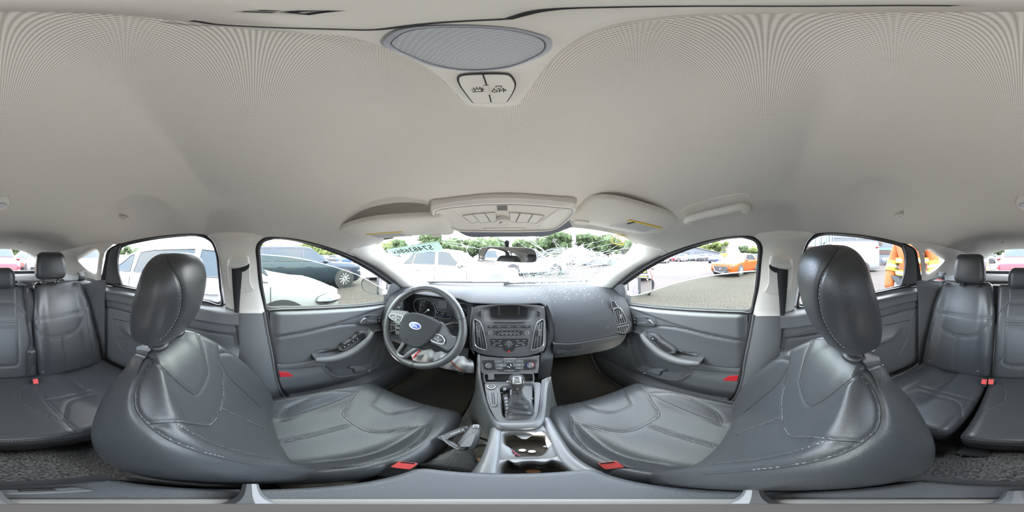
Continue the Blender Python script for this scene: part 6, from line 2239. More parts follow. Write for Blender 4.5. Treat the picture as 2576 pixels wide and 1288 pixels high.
for i in range(16):
    t = i / 15
    c = mid.lerp(bas, .55).lerp(end, t)
    c.z = lerp(mid.lerp(bas, .55).z, .478, t)
    w_ = lerp(.021, .042, t ** .8) * (1 + .05 * sin(t * 22))
    rows.append([c + Vector((w_ * cos(a) * (1 + .05 * sin(6 * a + 9 * t)), .012 * sin(a), lerp(.018, .022, t) * sin(a))) for a in [2 * pi * j / 40 for j in range(40)]])
bt_ = loft(rows)
bt_bvh = bt_.bvh()
bo = bt_.build('boot', 'leather2', hb, smooth=80)
for L in ([(620, 720), (520, 860), (420, 1000), (330, 1110)], [(700, 740), (600, 880), (500, 1020), (400, 1130)]):
    d = drapen([n8(*q) for q in L], bt_bvh, 30)
    if len(d) > 4:
        q = MB()
        stitches(d, q, 0, .006, .0035)
        tag(q.build('stitching', 'thread', bo, smooth=0), kind='stuff')
bz_ = thing('shifter_bezel', 'loose black gear selector frame with white letters lying over the handbrake', 'selector bezel', at_z(*n8(700, 500), .55))
OB = [(180, 428), (400, 320), (620, 230), (760, 190), (860, 215), (1000, 350), (1120, 430), (1260, 480), (1385, 560), (1290, 590), (1150, 610), (900, 660), (760, 700), (660, 705), (540, 660), (420, 590), (300, 500)]
IB = [(400, 468), (520, 400), (640, 350), (740, 320), (800, 320), (900, 370), (1020, 420), (1150, 470), (1245, 505), (1180, 545), (1060, 580), (900, 620), (780, 640), (700, 640), (620, 600), (530, 540), (450, 500)]
A = catmull([at_z(*n8(*q), .566 if q[0] < 900 else .545) for q in OB], 90, True)
B = catmull([at_z(*n8(*q), .566 if q[0] < 900 else .545) for q in IB], 90, True)
mb = MB().grid([[p + Vector((0, 0, -.008)) for p in A], A, [p.lerp(q, .5) + Vector((0, 0, .003)) for p, q in zip(A, B)], B, [p + Vector((0, 0, -.006)) for p in B]], cv=True)
mb.build('frame', mat('satin_black_bezel', (.03, .032, .035), .35), bz_, smooth=50)
mb = MB().tube(catmull([at_z(*n8(*q), .567) for q in ((270, 400), (330, 500), (470, 610), (640, 695))], 30), .0022, n=6)
mb.build('bright_edge', 'graytrim', bz_)
MB().box(at_z(*n8(200, 425), .566), (.012, .004, .003)).build('clip', 'black', bz_)
for ch_, q in zip('SDNRP', ((470, 362), (530, 345), (585, 325), (642, 303), (722, 272))):
    p = at_z(*n8(*q), .5705)
    text(ch_, .0068, frame(p, (.80, .42, 0), (-.42, .8, .0)), 'whiteink', bz_, 'letter')

# ---- armrest
ar = thing('armrest_box', 'dark grey padded armrest lid directly below the camera', 'armrest', (.018, .02, .55))
ZA = .66
M = Matrix.Translation((.014, .022, ZA))
mb = pillow(M, lambda v: .162 + .01 * v, .246, .05, .016, .004, 50, 60)
al_bvh = mb.bvh()
MT['armrest'] = mat('armrest_vinyl', (.088, .094, .104), .5, bump=.3, scale=500)
lid = mb.build('lid', 'armrest', ar, smooth=70)
for sg in (-1, 1):
    for dd in (.066, .070):
        MB().tube([(.014 + sg * (dd + .003 * (y / .12)), .022 + y, ZA - .0022) for y in np.linspace(-.112, .112, 12)], .0008, n=4).build('stitch_row', 'thread', lid)
rows = [[Vector((.014 + x * f, .022 + y * f2, z)) for x, y in rrect(.17, .25, .02)] for f, f2, z in ((.98, .98, ZA - .03), (1, 1, ZA - .06), (1.0, 1.0, .52), (1.0, 1.0, .30))]
mb = MB().grid(rows, cv=True)
mb.build('box', 'plastic', ar, smooth=50)
q = at_z(98, 1236, ZA + .002)
lt = MB().box(q, (.05, .018, .010)).build('latch', 'plastic', ar, bevel=.003)
MB().box(q + Vector((0, -.004, .005)), (.018, .010, .004)).build('latch_button', 'black', lt, bevel=.001)
# rear face of the console
mb = MB().grid([[Vector((x, y, z)) for x in (-.075, -.03, .06, .105)] for y, z in ((-.10, .60), (-.13, .57), (-.145, .45), (-.13, .30))])
mb.build('rear_cover', 'plastic', ar, smooth=50)

fill_lamp('door_fill_lamp', (-.675, .60, .47), bpy.data.objects['door_1'], 1.7, 80, (0, radians(38)))  # added fill light for the headliner sides and pillars
fill_lamp('door_fill_lamp', (.675, .60, .47), bpy.data.objects['door_2'], 1.7, 80, (0, radians(-38)))
for sg, nm in ((-1, 'door_3'), (1, 'door_4')):  # added fill light for the rear headliner
    fill_lamp('door_fill_lamp', (sg * .655, -.56, .58), bpy.data.objects[nm], 1.5, 84, (0, radians(-sg * 36)))

# ---- foot of the camera stand on the lid
cst = thing('camera_stand', 'flat grey foot of the camera stand on the armrest lid', 'camera stand', (.018, 0, ZA))
MS2 = Matrix.Translation((.018, 0, ZA + .003))
MB(MS2).lathe([(0, 0), (.046, 0), (.046, .004), (.036, .007), (.030, .006), (0.00001, .006)], 40).build('base_disc', mat('stand_grey', (.30, .29, .28), .4, metal=.3), cst)
MB(MS2).lathe([(0, .004), (.028, .004), (.028, .008), (0.00001, .008)], 32).build('base_pad', mat('stand_brown', (.10, .085, .08), .6), cst)
for a in (-91, 86, 178):
    d = Vector((sin(radians(a)), cos(radians(a)), 0))
    L = .10 if abs(a) < 100 else .075
    mb = MB().tube([Vector((.018, 0, ZA + .007)) + d * .03, Vector((.018, 0, ZA + .010)) + d * L * .6, Vector((.018, 0, ZA + .012)) + d * L], [.006, .005, .005], n=10)
    mb.build('leg', 'graytrim', cst)

# ================================================================ overhead
def hh(x, y): return (830 + x / 2.8, 400 + y / 2.8)
def kk(x, y): return (900 + x / 3.22, y / 3.22)
a, b = Vector((0, .36, 1.388)), Vector((0, .56, 1.340))
MO = frame(a.lerp(b, .5), (1, 0, 0), a - b)      # local z points down towards the cabin
oc_ = thing('overhead_console', 'beige overhead console with switches and round dial between the sun visors', 'overhead console', a.lerp(b, .5))
O = Panel(MO, hh, oc_)
OO = [(708, 350), (722, 320), (800, 302), (1000, 276), (1220, 264), (1440, 272), (1640, 290), (1722, 302), (1738, 330), (1730, 362), (1690, 412), (1620, 462), (1540, 490), (1380, 500), (1200, 502), (1000, 500), (900, 496), (840, 478), (770, 436), (722, 392)]
O2 = [(746, 362), (756, 340), (850, 322), (1220, 296), (1600, 318), (1690, 326), (1704, 340), (1696, 372), (1640, 428), (1560, 476), (1400, 484), (1200, 486), (960, 484), (880, 470), (800, 424), (752, 384)]
P1 = catmull([(*O.uv(q), 0) for q in OO], 90, True)
P2 = catmull([(*O.uv(q), 0) for q in O2], 90, True)
mb = MB(MO).grid([[p + Vector((0, 0, -.05)) for p in P1], [p + Vector((0, 0, .004)) for p in P1], [p.lerp(q, .5) + Vector((0, 0, .012)) for p, q in zip(P1, P2)], [p + Vector((0, 0, .010)) for p in P2], [p * .97 + Vector((0, 0, .006)) for p in P2]], cv=True)
mb.build('shell', 'beige_light', oc_, smooth=45)
mb = MB(MO)
mb.add([p * .97 + Vector((0, 0, .006)) for p in P2], [list(range(len(P2)))])
mb.build('panel', 'beige', oc_)
O.frame(O2, .0008, .0105, 'panel_joint', 'greyink', n=90)
for L in ([(800, 330), (930, 400), (1000, 440)], [(1640, 318), (1540, 390), (1450, 440)]):
    O.frame(L, .004, .006, 'rib', 'beige_light', closed=False)
lm = O.poly([(770, 360), (800, 345), (930, 420), (960, 470), (900, 472), (830, 430)], .005, .0075, 'map_lamp', 'beige_light', n=30, bevel=.001)
lm = O.poly([(1680, 350), (1640, 340), (1520, 410), (1470, 470), (1540, 470), (1620, 430)], .005, .0075, 'map_lamp', 'beige_light', n=30, bevel=.001)
gr = O.poly([(1180, 308), (1245, 308), (1262, 345), (1165, 345)], .005, .0085, 'microphone_grille', 'beige', smooth=False, bevel=.001)
for y in (312, 321, 330, 339):
    O.rect((1178, y - 2), (1250, y + 2), .008, .0092, 'grille_slot', 'ink', gr, 0)
for q in ([(935, 382), (1005, 370), (1050, 420), (1000, 436)], [(1008, 370), (1088, 362), (1130, 425), (1060, 430)], [(1342, 362), (1425, 370), (1390, 428), (1310, 428)], [(1430, 370), (1508, 380), (1450, 436), (1395, 428)], [(1092, 362), (1165, 358), (1175, 385), (1170, 420), (1135, 425)], [(1260, 358), (1336, 362), (1305, 428), (1270, 420), (1268, 385)]):
    b2 = O.poly(q, .005, .009, 'switch', 'beige_light', smooth=False, bevel=.001)
    O.frame(q, .0007, .0088, 'switch_gap', 'greyink', b2, smooth=False)
kn = O.disc((1220, 405), .0195, .004, .020, 'dial', 'beige_light', n=36)
O.ringd((1220, 408), .0135, .0012, .0202, 'dial_ring', 'beige', kn)
O.ringd((1220, 408), .0085, .0009, .0205, 'dial_mark', 'ink', kn, 100, 200)
O.poly([(1080, 474), (1380, 472), (1340, 486), (1110, 486)], .006, .009, 'front_tab', 'beige_light', smooth=False, bevel=.001)
for q in ((1145, 402), (1300, 398)):
    O.ringd(q, .003, .0006, .0075, 'lamp_symbol', 'ink')

# ---- sun visors
def visor(P3, OV, LB, label, flip):
    A, B, C = P3
    n = (B - A).cross(C - A).normalized()
    if n.z > 0: n = -n
    u = Vector((1, 0, 0))
    u = (u - n * u.dot(n)).normalized()
    M = frame(A, u, n.cross(u))
    t = thing('sun_visor', label, 'sun visor', A, group='sun visors')
    V = Panel(M, hh, t)
    P = catmull([(*V.uv(q), 0) for q in OV], 90, True)
    c = sum(P, Vector()) / len(P)
    mb = MB(M)
    rings = [[c + (p - c) * .93 + Vector((0, 0, -.012)) for p in P], [p + Vector((0, 0, -.006)) for p in P], [c + (p - c) * .985 + Vector((0, 0, .003)) for p in P], [c + (p - c) * .93 + Vector((0, 0, .008)) for p in P], [c + (p - c) * .5 + Vector((0, 0, .010)) for p in P]]
    mb.grid(rings, cv=True)
    mb.add(rings[-1], [list(range(len(P)))])
    mb.add(rings[0], [list(range(len(P)))[::-1]])
    mb.build('panel', 'beige', t, smooth=60)
    l = V.poly(LB, .008, .0108, 'warning_label', 'label', smooth=False)
    q = LB
    for i in range(5):
        f = .25 + .13 * i
        a = (lerp(q[1][0], q[0][0], f), lerp(q[1][1], q[0][1], f))
        b_ = (lerp(q[2][0], q[3][0], f), lerp(q[2][1], q[3][1], f))
        V.poly([(lerp(a[0], b_[0], .06), lerp(a[1], b_[1], .06)), (lerp(a[0], b_[0], .92), lerp(a[1], b_[1], .92)), (lerp(a[0], b_[0], .92), lerp(a[1], b_[1], .92) + 1.6), (lerp(a[0], b_[0], .06), lerp(a[1], b_[1], .06) + 1.6)], .0105, .0112, 'print_line', 'greyink', l, smooth=False)
    V.poly([q[1], q[2], (lerp(q[2][0], q[3][0], .14), lerp(q[2][1], q[3][1], .14)), (lerp(q[1][0], q[0][0], .14), lerp(q[1][1], q[0][1], .14))], .0105, .0113, 'caution_strip', 'yellow', l, smooth=False)
    return V, t
V, t = visor((Vector((-.53, .335, 1.342)), Vector((-.20, .40, 1.366)), Vector((-.187, .56, 1.333))), [(62, 495), (90, 470), (160, 447), (300, 418), (500, 402), (700, 394), (800, 396), (850, 440), (876, 500), (866, 524), (800, 524), (720, 523), (560, 530), (300, 545), (140, 538), (80, 518)],
             [(340, 541), (250, 511), (505, 490), (578, 525)], 'beige sun visor above the driver, with a pale label', False)
V.poly([(720, 516), (722, 526), (780, 527), (782, 518)], .004, .012, 'clip', 'beige_light', smooth=False, bevel=.001)
V, t = visor((Vector((.26, .335, 1.402)), Vector((.54, .29, 1.356)), Vector((.22, .52, 1.368))), [(1700, 400), (1760, 340), (1815, 280), (1880, 262), (1960, 260), (2060, 276), (2150, 300), (2280, 338), (2390, 376), (2476, 430), (2490, 468), (2455, 498), (2380, 512), (2200, 518), (2000, 488), (1850, 458), (1700, 434)],
             [(1970, 456), (2112, 405), (2342, 465), (2208, 501)], 'beige sun visor above the passenger, with a yellow topped warning label', True)
V.poly([(1710, 425), (1740, 410), (1830, 420), (1820, 440), (1760, 440)], .006, .014, 'clip', 'beige_light', smooth=False, bevel=.002)
V.poly([(2090, 432), (2140, 420), (2150, 426), (2100, 440)], .0108, .0114, 'print_mark', 'ink', smooth=False)

# ---- interior mirror
mc = at_y(1277, 641, .655)
n = Vector((-.20, -.975, -.06)).normalized()
u = Vector((0, 0, 1)).cross(n).normalized()
MM = frame(mc, u, (0, 0, 1))
im = thing('rear_view_mirror', 'wide rounded interior mirror on the windscreen', 'rear-view mirror', mc)
IM = Panel(MM, c1, im)
OM = [(978, 290), (992, 248), (1030, 230), (1120, 228), (1300, 231), (1400, 240), (1440, 262), (1452, 310), (1444, 344), (1400, 356), (1300, 354), (1100, 344), (1010, 332), (984, 315)]
P = catmull([(*IM.uv(q), 0) for q in OM], 80, True)
c = sum(P, Vector()) / len(P)
mb = MB(MM).grid([[c + (p - c) * .955 for p in P], [c + (p - c) * .98 + Vector((0, 0, .004)) for p in P], [p + Vector((0, 0, .0)) for p in P], [p + Vector((0, 0, -.012)) for p in P], [c + (p - c) * .8 + Vector((0, 0, -.028)) for p in P], [c + (p - c) * .2 + Vector((0, 0, -.036)) for p in P]], cv=True)
mb.build('housing', 'black', im, smooth=50)
mb = MB(MM)
mb.add([c + (p - c) * .96 + Vector((0, 0, .0015)) for p in P], [list(range(len(P)))])
mb.build('mirror_glass', 'mirror', im, smooth=0)
st_ = ws_pt(1275, 610, .004)
MB().tube([mc + Vector((0, .03, .0)), mc.lerp(st_, .5) + Vector((0, .02, .01)), st_], [.009, .008, .010], n=12).build('stem', 'black', im)
MB().ico(st_, .012, 2, (1, .6, 1)).build('mount', 'black', im)

# ---- dome lamp above the camera
ZD = roof_z(0, .06) - .004
dm = thing('dome_lamp', 'beige dome lamp unit with round clear lens and two switches above the camera', 'dome lamp', (0, .06, ZD))
OD = [(1168, 258), (1180, 266), (1240, 270), (1300, 265), (1314, 252), (1340, 220), (1385, 160), (1440, 112), (1520, 74), (1650, 48), (1850, 34), (2100, 28), (2400, 23), (2560, 20), (100, 22), (300, 27), (480, 46), (600, 68), (750, 84), (850, 90), (930, 110), (1000, 135), (1060, 165), (1110, 200), (1150, 240)]
def dz(pix, z, n=80, closed=True, smooth=True):
    p = [at_z(a, b, z) for a, b in pix]
    return catmull(p, n, closed) if smooth else p
P = dz(OD, ZD - .008)
c = sum(P, Vector()) / len(P)
mb = MB().grid([[c + (p - c) * 1.06 + Vector((0, 0, .012)) for p in P], [c + (p - c) * 1.01 + Vector((0, 0, .002)) for p in P], [c + (p - c) * .95 - Vector((0, 0, .003)) for p in P], [c + (p - c) * .88 - Vector((0, 0, .0035)) for p in P]], cv=True)
mb.add([c + (p - c) * .88 - Vector((0, 0, .0035)) for p in P], [list(range(len(P)))])
mb.build('bezel', 'beige_light', dm, smooth=50)
zf = ZD - .0125
LN = [kk(*q) for q in ((200, 355), (240, 290), (330, 240), (520, 212), (760, 204), (1000, 208), (1250, 228), (1440, 268), (1550, 310), (1582, 355), (1560, 410), (1480, 460), (1340, 520), (1200, 555), (1020, 575), (860, 575), (700, 555), (540, 515), (400, 460), (280, 410))]
P = dz(LN, zf - .001)
c = sum(P, Vector()) / len(P)
mb = MB().grid([[p + Vector((0, 0, .006)) for p in P], [c + (p - c) * .99 - Vector((0, 0, .002)) for p in P], [c + (p - c) * .93 - Vector((0, 0, .003)) for p in P], [c + (p - c) * .90 + Vector((0, 0, .001)) for p in P]], cv=True)
mb.build('lens_rim', 'lens', dm, smooth=50)
mb = MB()
rg_ = [[c + (p - c) * f - Vector((0, 0, .0025 * (1 - f * f))) for p in P] for f in (.90, .7, .45, .2)]
mb.grid(rg_, cv=True)
mb.add(rg_[-1], [list(range(len(P)))])
ml = mat('prismatic_lens', (.50, .54, .60), .55, spec=.3)
tn = ml.node_tree
tcx = tn.nodes.new('ShaderNodeTexCoord')
wv = tn.nodes.new('ShaderNodeTexChecker')
wv.inputs['Scale'].default_value = 620
wv.inputs['Color1'].default_value = (.62, .64, .66, 1)
wv.inputs['Color2'].default_value = (.50, .53, .57, 1)
tn.links.new(tcx.outputs['Object'], wv.inputs['Vector'])
tn.links.new(wv.outputs['Color'], tn.nodes['Principled BSDF'].inputs['Base Color'])
lab(mb.build('lens', ml, dm, smooth=60), 'bluish clear prismatic lens')
BT = [kk(*q) for q in ((820, 640), (850, 608), (1000, 598), (1180, 598), (1232, 612), (1270, 678), (1252, 742), (1215, 802), (1190, 824), (1080, 830), (960, 830), (930, 818), (850, 712))]
Pb = dz(BT, zf - .0012, 70)
mb = MB().prism(Pb, (0, 0, -.003))
bt2 = mb.build('switch_pair', 'beige_light', dm, bevel=.0008)
MB().tube([p + Vector((0, 0, -.001)) for p in Pb], .0011, n=5, closed=True).build('switch_gap', 'ink', dm)
MB().tube([at_z(*kk(1012, 600), zf - .0042), at_z(*kk(1080, 829), zf - .0042)], .0007, n=4).build('switch_divider', 'ink', bt2)
MB().tube([at_z(*kk(1040, 690), zf - .0046), at_z(*kk(1060, 760), zf - .0046)], .0022, n=6).build('switch_ridge', 'beige', bt2)
p = at_z(*kk(1142, 738), zf - .0044)
text('OFF', .0062, frame(p, (1, 0, 0), (0, -1, 0)), 'ink', bt2)
mb = MB()
for L in ([(930, 745), (1020, 740)], [(945, 738), (950, 725), (975, 720), (1000, 722), (1008, 738)], [(920, 725), (935, 732)], [(935, 712), (945, 722)], [(962, 706), (966, 716)], [(990, 706), (988, 716)], [(1010, 712), (1002, 720)], [(1022, 722), (1010, 728)],
          [(1118, 708), (1120, 698), (1160, 697), (1164, 707)], [(1130, 716), (1155, 716)], [(1108, 716), (1098, 722)], [(1172, 716), (1184, 721)]):
    mb.tube([at_z(*kk(*q), zf - .0044) for q in L], .0005, n=4)
mb.build('lamp_symbols', 'ink', bt2)
sm = [at_z(a, b, zf) for a, b in ((480, 52), (560, 63), (700, 70), (850, 74), (950, 75), (1050, 63), (1250, 50), (1300, 42), (1400, 23), (1600, 17.5), (2000, 16), (2400, 14.5))]
MB().tube(catmull(sm, 50), .0009, n=4).build('cover_joint', 'ink', dm)
mb = MB()
for L in ([(610, 29), (690, 32)], [(650, 26), (700, 28)], [(730, 31), (770, 37), (850, 27), (760, 28), (730, 31)]):
    mb.tube([at_z(a, b, zf - .0005) for a, b in L], .0007, n=4)
mb.build('moulded_mark', 'ink', dm)

# ---- small rear lamp
yr = -.57
zr_ = roof_z(0, yr) - .002
rl = thing('rear_lamp', 'small beige courtesy lamp in the roof above the rear seat', 'courtesy lamp', (0, yr, zr_))
P = dz([(2556, 510), (2558, 502), (2564, 494), (2572, 492), (2584, 492), (2592, 493), (2597, 499), (2600, 508), (2597, 518), (2589, 526), (2580, 528), (2570, 527), (2561, 520)], zr_, 50)
c = sum(P, Vector()) / len(P)
rg_ = [[p + Vector((0, 0, .012)) for p in P], [c + (p - c) * .98 - Vector((0, 0, .004)) for p in P], [c + (p - c) * .8 - Vector((0, 0, .008)) for p in P]]
mb = MB().grid(rg_, cv=True)
mb.add(rg_[-1], [list(range(len(P)))])
mb.build('bezel', 'beige_light', rl, smooth=50)
P2 = dz(ell(2578, 516, 15, 5.5), zr_ - .009, 30)
MB().prism(P2, (0, 0, -.002)).build('lens', 'lens', rl, bevel=.0008)

# ---- grab handle, coat hooks, roof clips
gh = thing('grab_handle', 'beige grab handle in the roof above the passenger door', 'grab handle', at_r(1800, 520, .55))
def rp(px, py, off):
    h = roof_bvh.ray_cast(CAM, ray(px, py))
    nn = h[1] if h[1].dot(ray(px, py)) < 0 else -h[1]
    return h[0] + nn * off
path = [rp(1738, 554, .004), rp(1731, 545, .016), rp(1737, 534, .026), rp(1760, 525, .030), rp(1790, 516, .031), rp(1825, 508, .031), rp(1855, 502.5, .028), rp(1869, 504, .024), rp(1877, 514, .016), rp(1876, 526, .004)]
MB().tube(catmull(path, 50), [.012 if 6 < i < 44 else .0135 for i in range(50)], n=12, flat=.8).build('grip', 'beige_light', gh, smooth=80)
for (x, y) in ((1738, 550), (1874, 522)):
    MB().ico(rp(x, y, .003), .02, 2, (1, 1, .5)).build('mount', 'beige_light', gh)
pr_ = [rp(a, b, .001) for a, b in pcurve([(1712, 533), (1740, 516), (1790, 500), (1840, 490), (1880, 488), (1892, 506)], 24)]
MB().tube(pr_, .0022, n=5).build('recess_edge', 'beige', gh)
for k, (px, py) in enumerate(((313, 547), (2260, 541))):
    t = thing('coat_hook', 'small beige coat hook in the roof edge on the %s' % ('left' if k == 0 else 'right'), 'coat hook', rp(px, py, 0), group='coat hooks')
    p = rp(px, py, .004)
    MB().ico(p, 1, 2, (.022, .02, .011)).build('base', 'beige_light', t)
    sg = 1 if k == 0 else -1
    MB().tube([p + Vector((0, 0, -.004)), p + Vector((sg * .012, .006, -.014)), p + Vector((sg * .020, .004, -.008))], [.008, .006, .004], n=8).build('hook', 'beige_light', t)
for k, (px, py) in enumerate(((52, 610), (2522, 610))):
    o = MB().ico(rp(px, py, .001), 1, 2, (.012, .012, .004)).build('roof_clip', 'greyink')
    tag(o, 'small dark round trim clip in the rear headliner on the %s' % ('left' if k == 0 else 'right'), 'trim clip')
# ================================================================ outside
def ground_pt(px, r, z=0.0):
    az = radians((px - FPX) * 360 / 2576)
    return Vector((CAM.x + sin(az) * r, CAM.y + cos(az) * r, z))
mg = mat('gravel_lot', (.10, .085, .072), .95, spec=.2)
t = mg.node_tree
b = t.nodes['Principled BSDF']
tcn = t.nodes.new('ShaderNodeTexCoord')
def tn_noise(scale, detail=5):
    n = t.nodes.new('ShaderNodeTexNoise')
    n.inputs['Scale'].default_value = scale
    n.inputs['Detail'].default_value = detail
    t.links.new(tcn.outputs['Object'], n.inputs['Vector'])
    return n
n1, n2 = tn_noise(.35, 4), tn_noise(22, 6)
r1_ = t.nodes.new('ShaderNodeValToRGB')
r1_.color_ramp.elements[0].position = .35
r1_.color_ramp.elements[0].color = (.034, .029, .026, 1)
r1_.color_ramp.elements[1].position = .65
r1_.color_ramp.elements[1].color = (.046, .0365, .033, 1)
t.links.new(n1.outputs['Fac'], r1_.inputs['Fac'])
r2_ = t.nodes.new('ShaderNodeValToRGB')
r2_.color_ramp.elements[0].position = .38
r2_.color_ramp.elements[0].color = (.55, .55, .55, 1)
r2_.color_ramp.elements[1].position = .62
r2_.color_ramp.elements[1].color = (1.25, 1.25, 1.25, 1)
t.links.new(n2.outputs['Fac'], r2_.inputs['Fac'])
vo = t.nodes.new('ShaderNodeTexVoronoi')
vo.feature = 'DISTANCE_TO_EDGE'
vo.inputs['Scale'].default_value = 2.6
t.links.new(tcn.outputs['Object'], vo.inputs['Vector'])
r3_ = t.nodes.new('ShaderNodeValToRGB')
r3_.color_ramp.elements[0].position = .0
r3_.color_ramp.elements[0].color = (.55, .55, .55, 1)
r3_.color_ramp.elements[1].position = .03
r3_.color_ramp.elements[1].color = (1, 1, 1, 1)
t.links.new(vo.outputs['Distance'], r3_.inputs['Fac'])
mx1 = t.nodes.new('ShaderNodeMixRGB')
mx1.blend_type = 'MULTIPLY'
mx1.inputs['Fac'].default_value = 1
t.links.new(r1_.outputs['Color'], mx1.inputs[1])
t.links.new(r2_.outputs['Color'], mx1.inputs[2])
mx2 = t.nodes.new('ShaderNodeMixRGB')
mx2.blend_type = 'MULTIPLY'
mx2.inputs['Fac'].default_value = .6
t.links.new(mx1.outputs['Color'], mx2.inputs[1])
t.links.new(r3_.outputs['Color'], mx2.inputs[2])
t.links.new(mx2.outputs['Color'], b.inputs['Base Color'])
mb = MB()
gx = [-220, -60, -20, -8, -3, 0, 3, 8, 20, 60, 220]
mb.grid([[Vector((x, y, 0)) for x in gx] for y in gx])
gr_ = mb.build('ground', mg, smooth=0)
tag(gr_, 'cracked reddish gravel and asphalt of the vehicle lot', 'ground', kind='structure')

# ---------------------------------------------------------------- vehicles
MT['tyre'] = mat('tyre_rubber', (.022, .022, .023), .8)
MT['alloy'] = mat('alloy_wheel', (.55, .55, .56), .3, metal=.7)
MT['carglass'] = mat('dark_car_glass', (.012, .016, .018), .08, spec=.25)
MT['paleglass'] = mat('sky_lit_car_glass', (.018, .025, .03), .08, spec=.3)
MT['lamp'] = mat('headlamp_clear', (.035, .036, .038), .12, coat=.5)
MT['taillamp'] = mat('tail_lamp', (.35, .02, .02), .2, coat=.5)
MT['amber'] = mat('amber_lamp', (.75, .22, .03), .25)
PAINT = {}
def paint(name, col, metal=.1):
    if name not in PAINT:
        PAINT[name] = mat(name + '_paint', col, .3, metal=metal, coat=.15, spec=.3)
    return PAINT[name]
def wheel_parts(parent, M, R, wd, detail):
    prof = [(R * .62, -wd / 2), (R * .9, -wd / 2), (R, -wd / 2 + .03), (R, wd / 2 - .03), (R * .9, wd / 2), (R * .66, wd / 2 - .005), (R * .62, wd / 2 - .03)]
    w_ = MB(M).lathe(prof, 28 if detail else 16).build('wheel', 'tyre', parent, smooth=50)
    mb = MB(M)
    mb.lathe([(0.0001, wd / 2 - .05), (R * .60, wd / 2 - .06), (R * .655, wd / 2 - .012), (R * .62, wd / 2 - .008), (R * .58, wd / 2 - .03)], 28 if detail else 16)
    k = 10 if detail else 5
    for i in range(k):
        a = 2 * pi * i / k
        p, q = Vector((cos(a), sin(a), 0)) * R * .10 + Vector((0, 0, wd / 2 - .02)), Vector((cos(a), sin(a), 0)) * R * .62 + Vector((0, 0, wd / 2 - .012))
        mb.tube([p, q], R * (.055 if detail else .09), n=5)
    mb.lathe([(0.0001, wd / 2 - .008), (R * .12, wd / 2 - .01), (R * .14, wd / 2 - .03)], 12)
    mb.build('rim', 'alloy', w_, smooth=40)
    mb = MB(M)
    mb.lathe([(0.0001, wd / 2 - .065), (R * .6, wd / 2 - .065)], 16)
    mb.build('hub_shadow', 'matblack', w_)

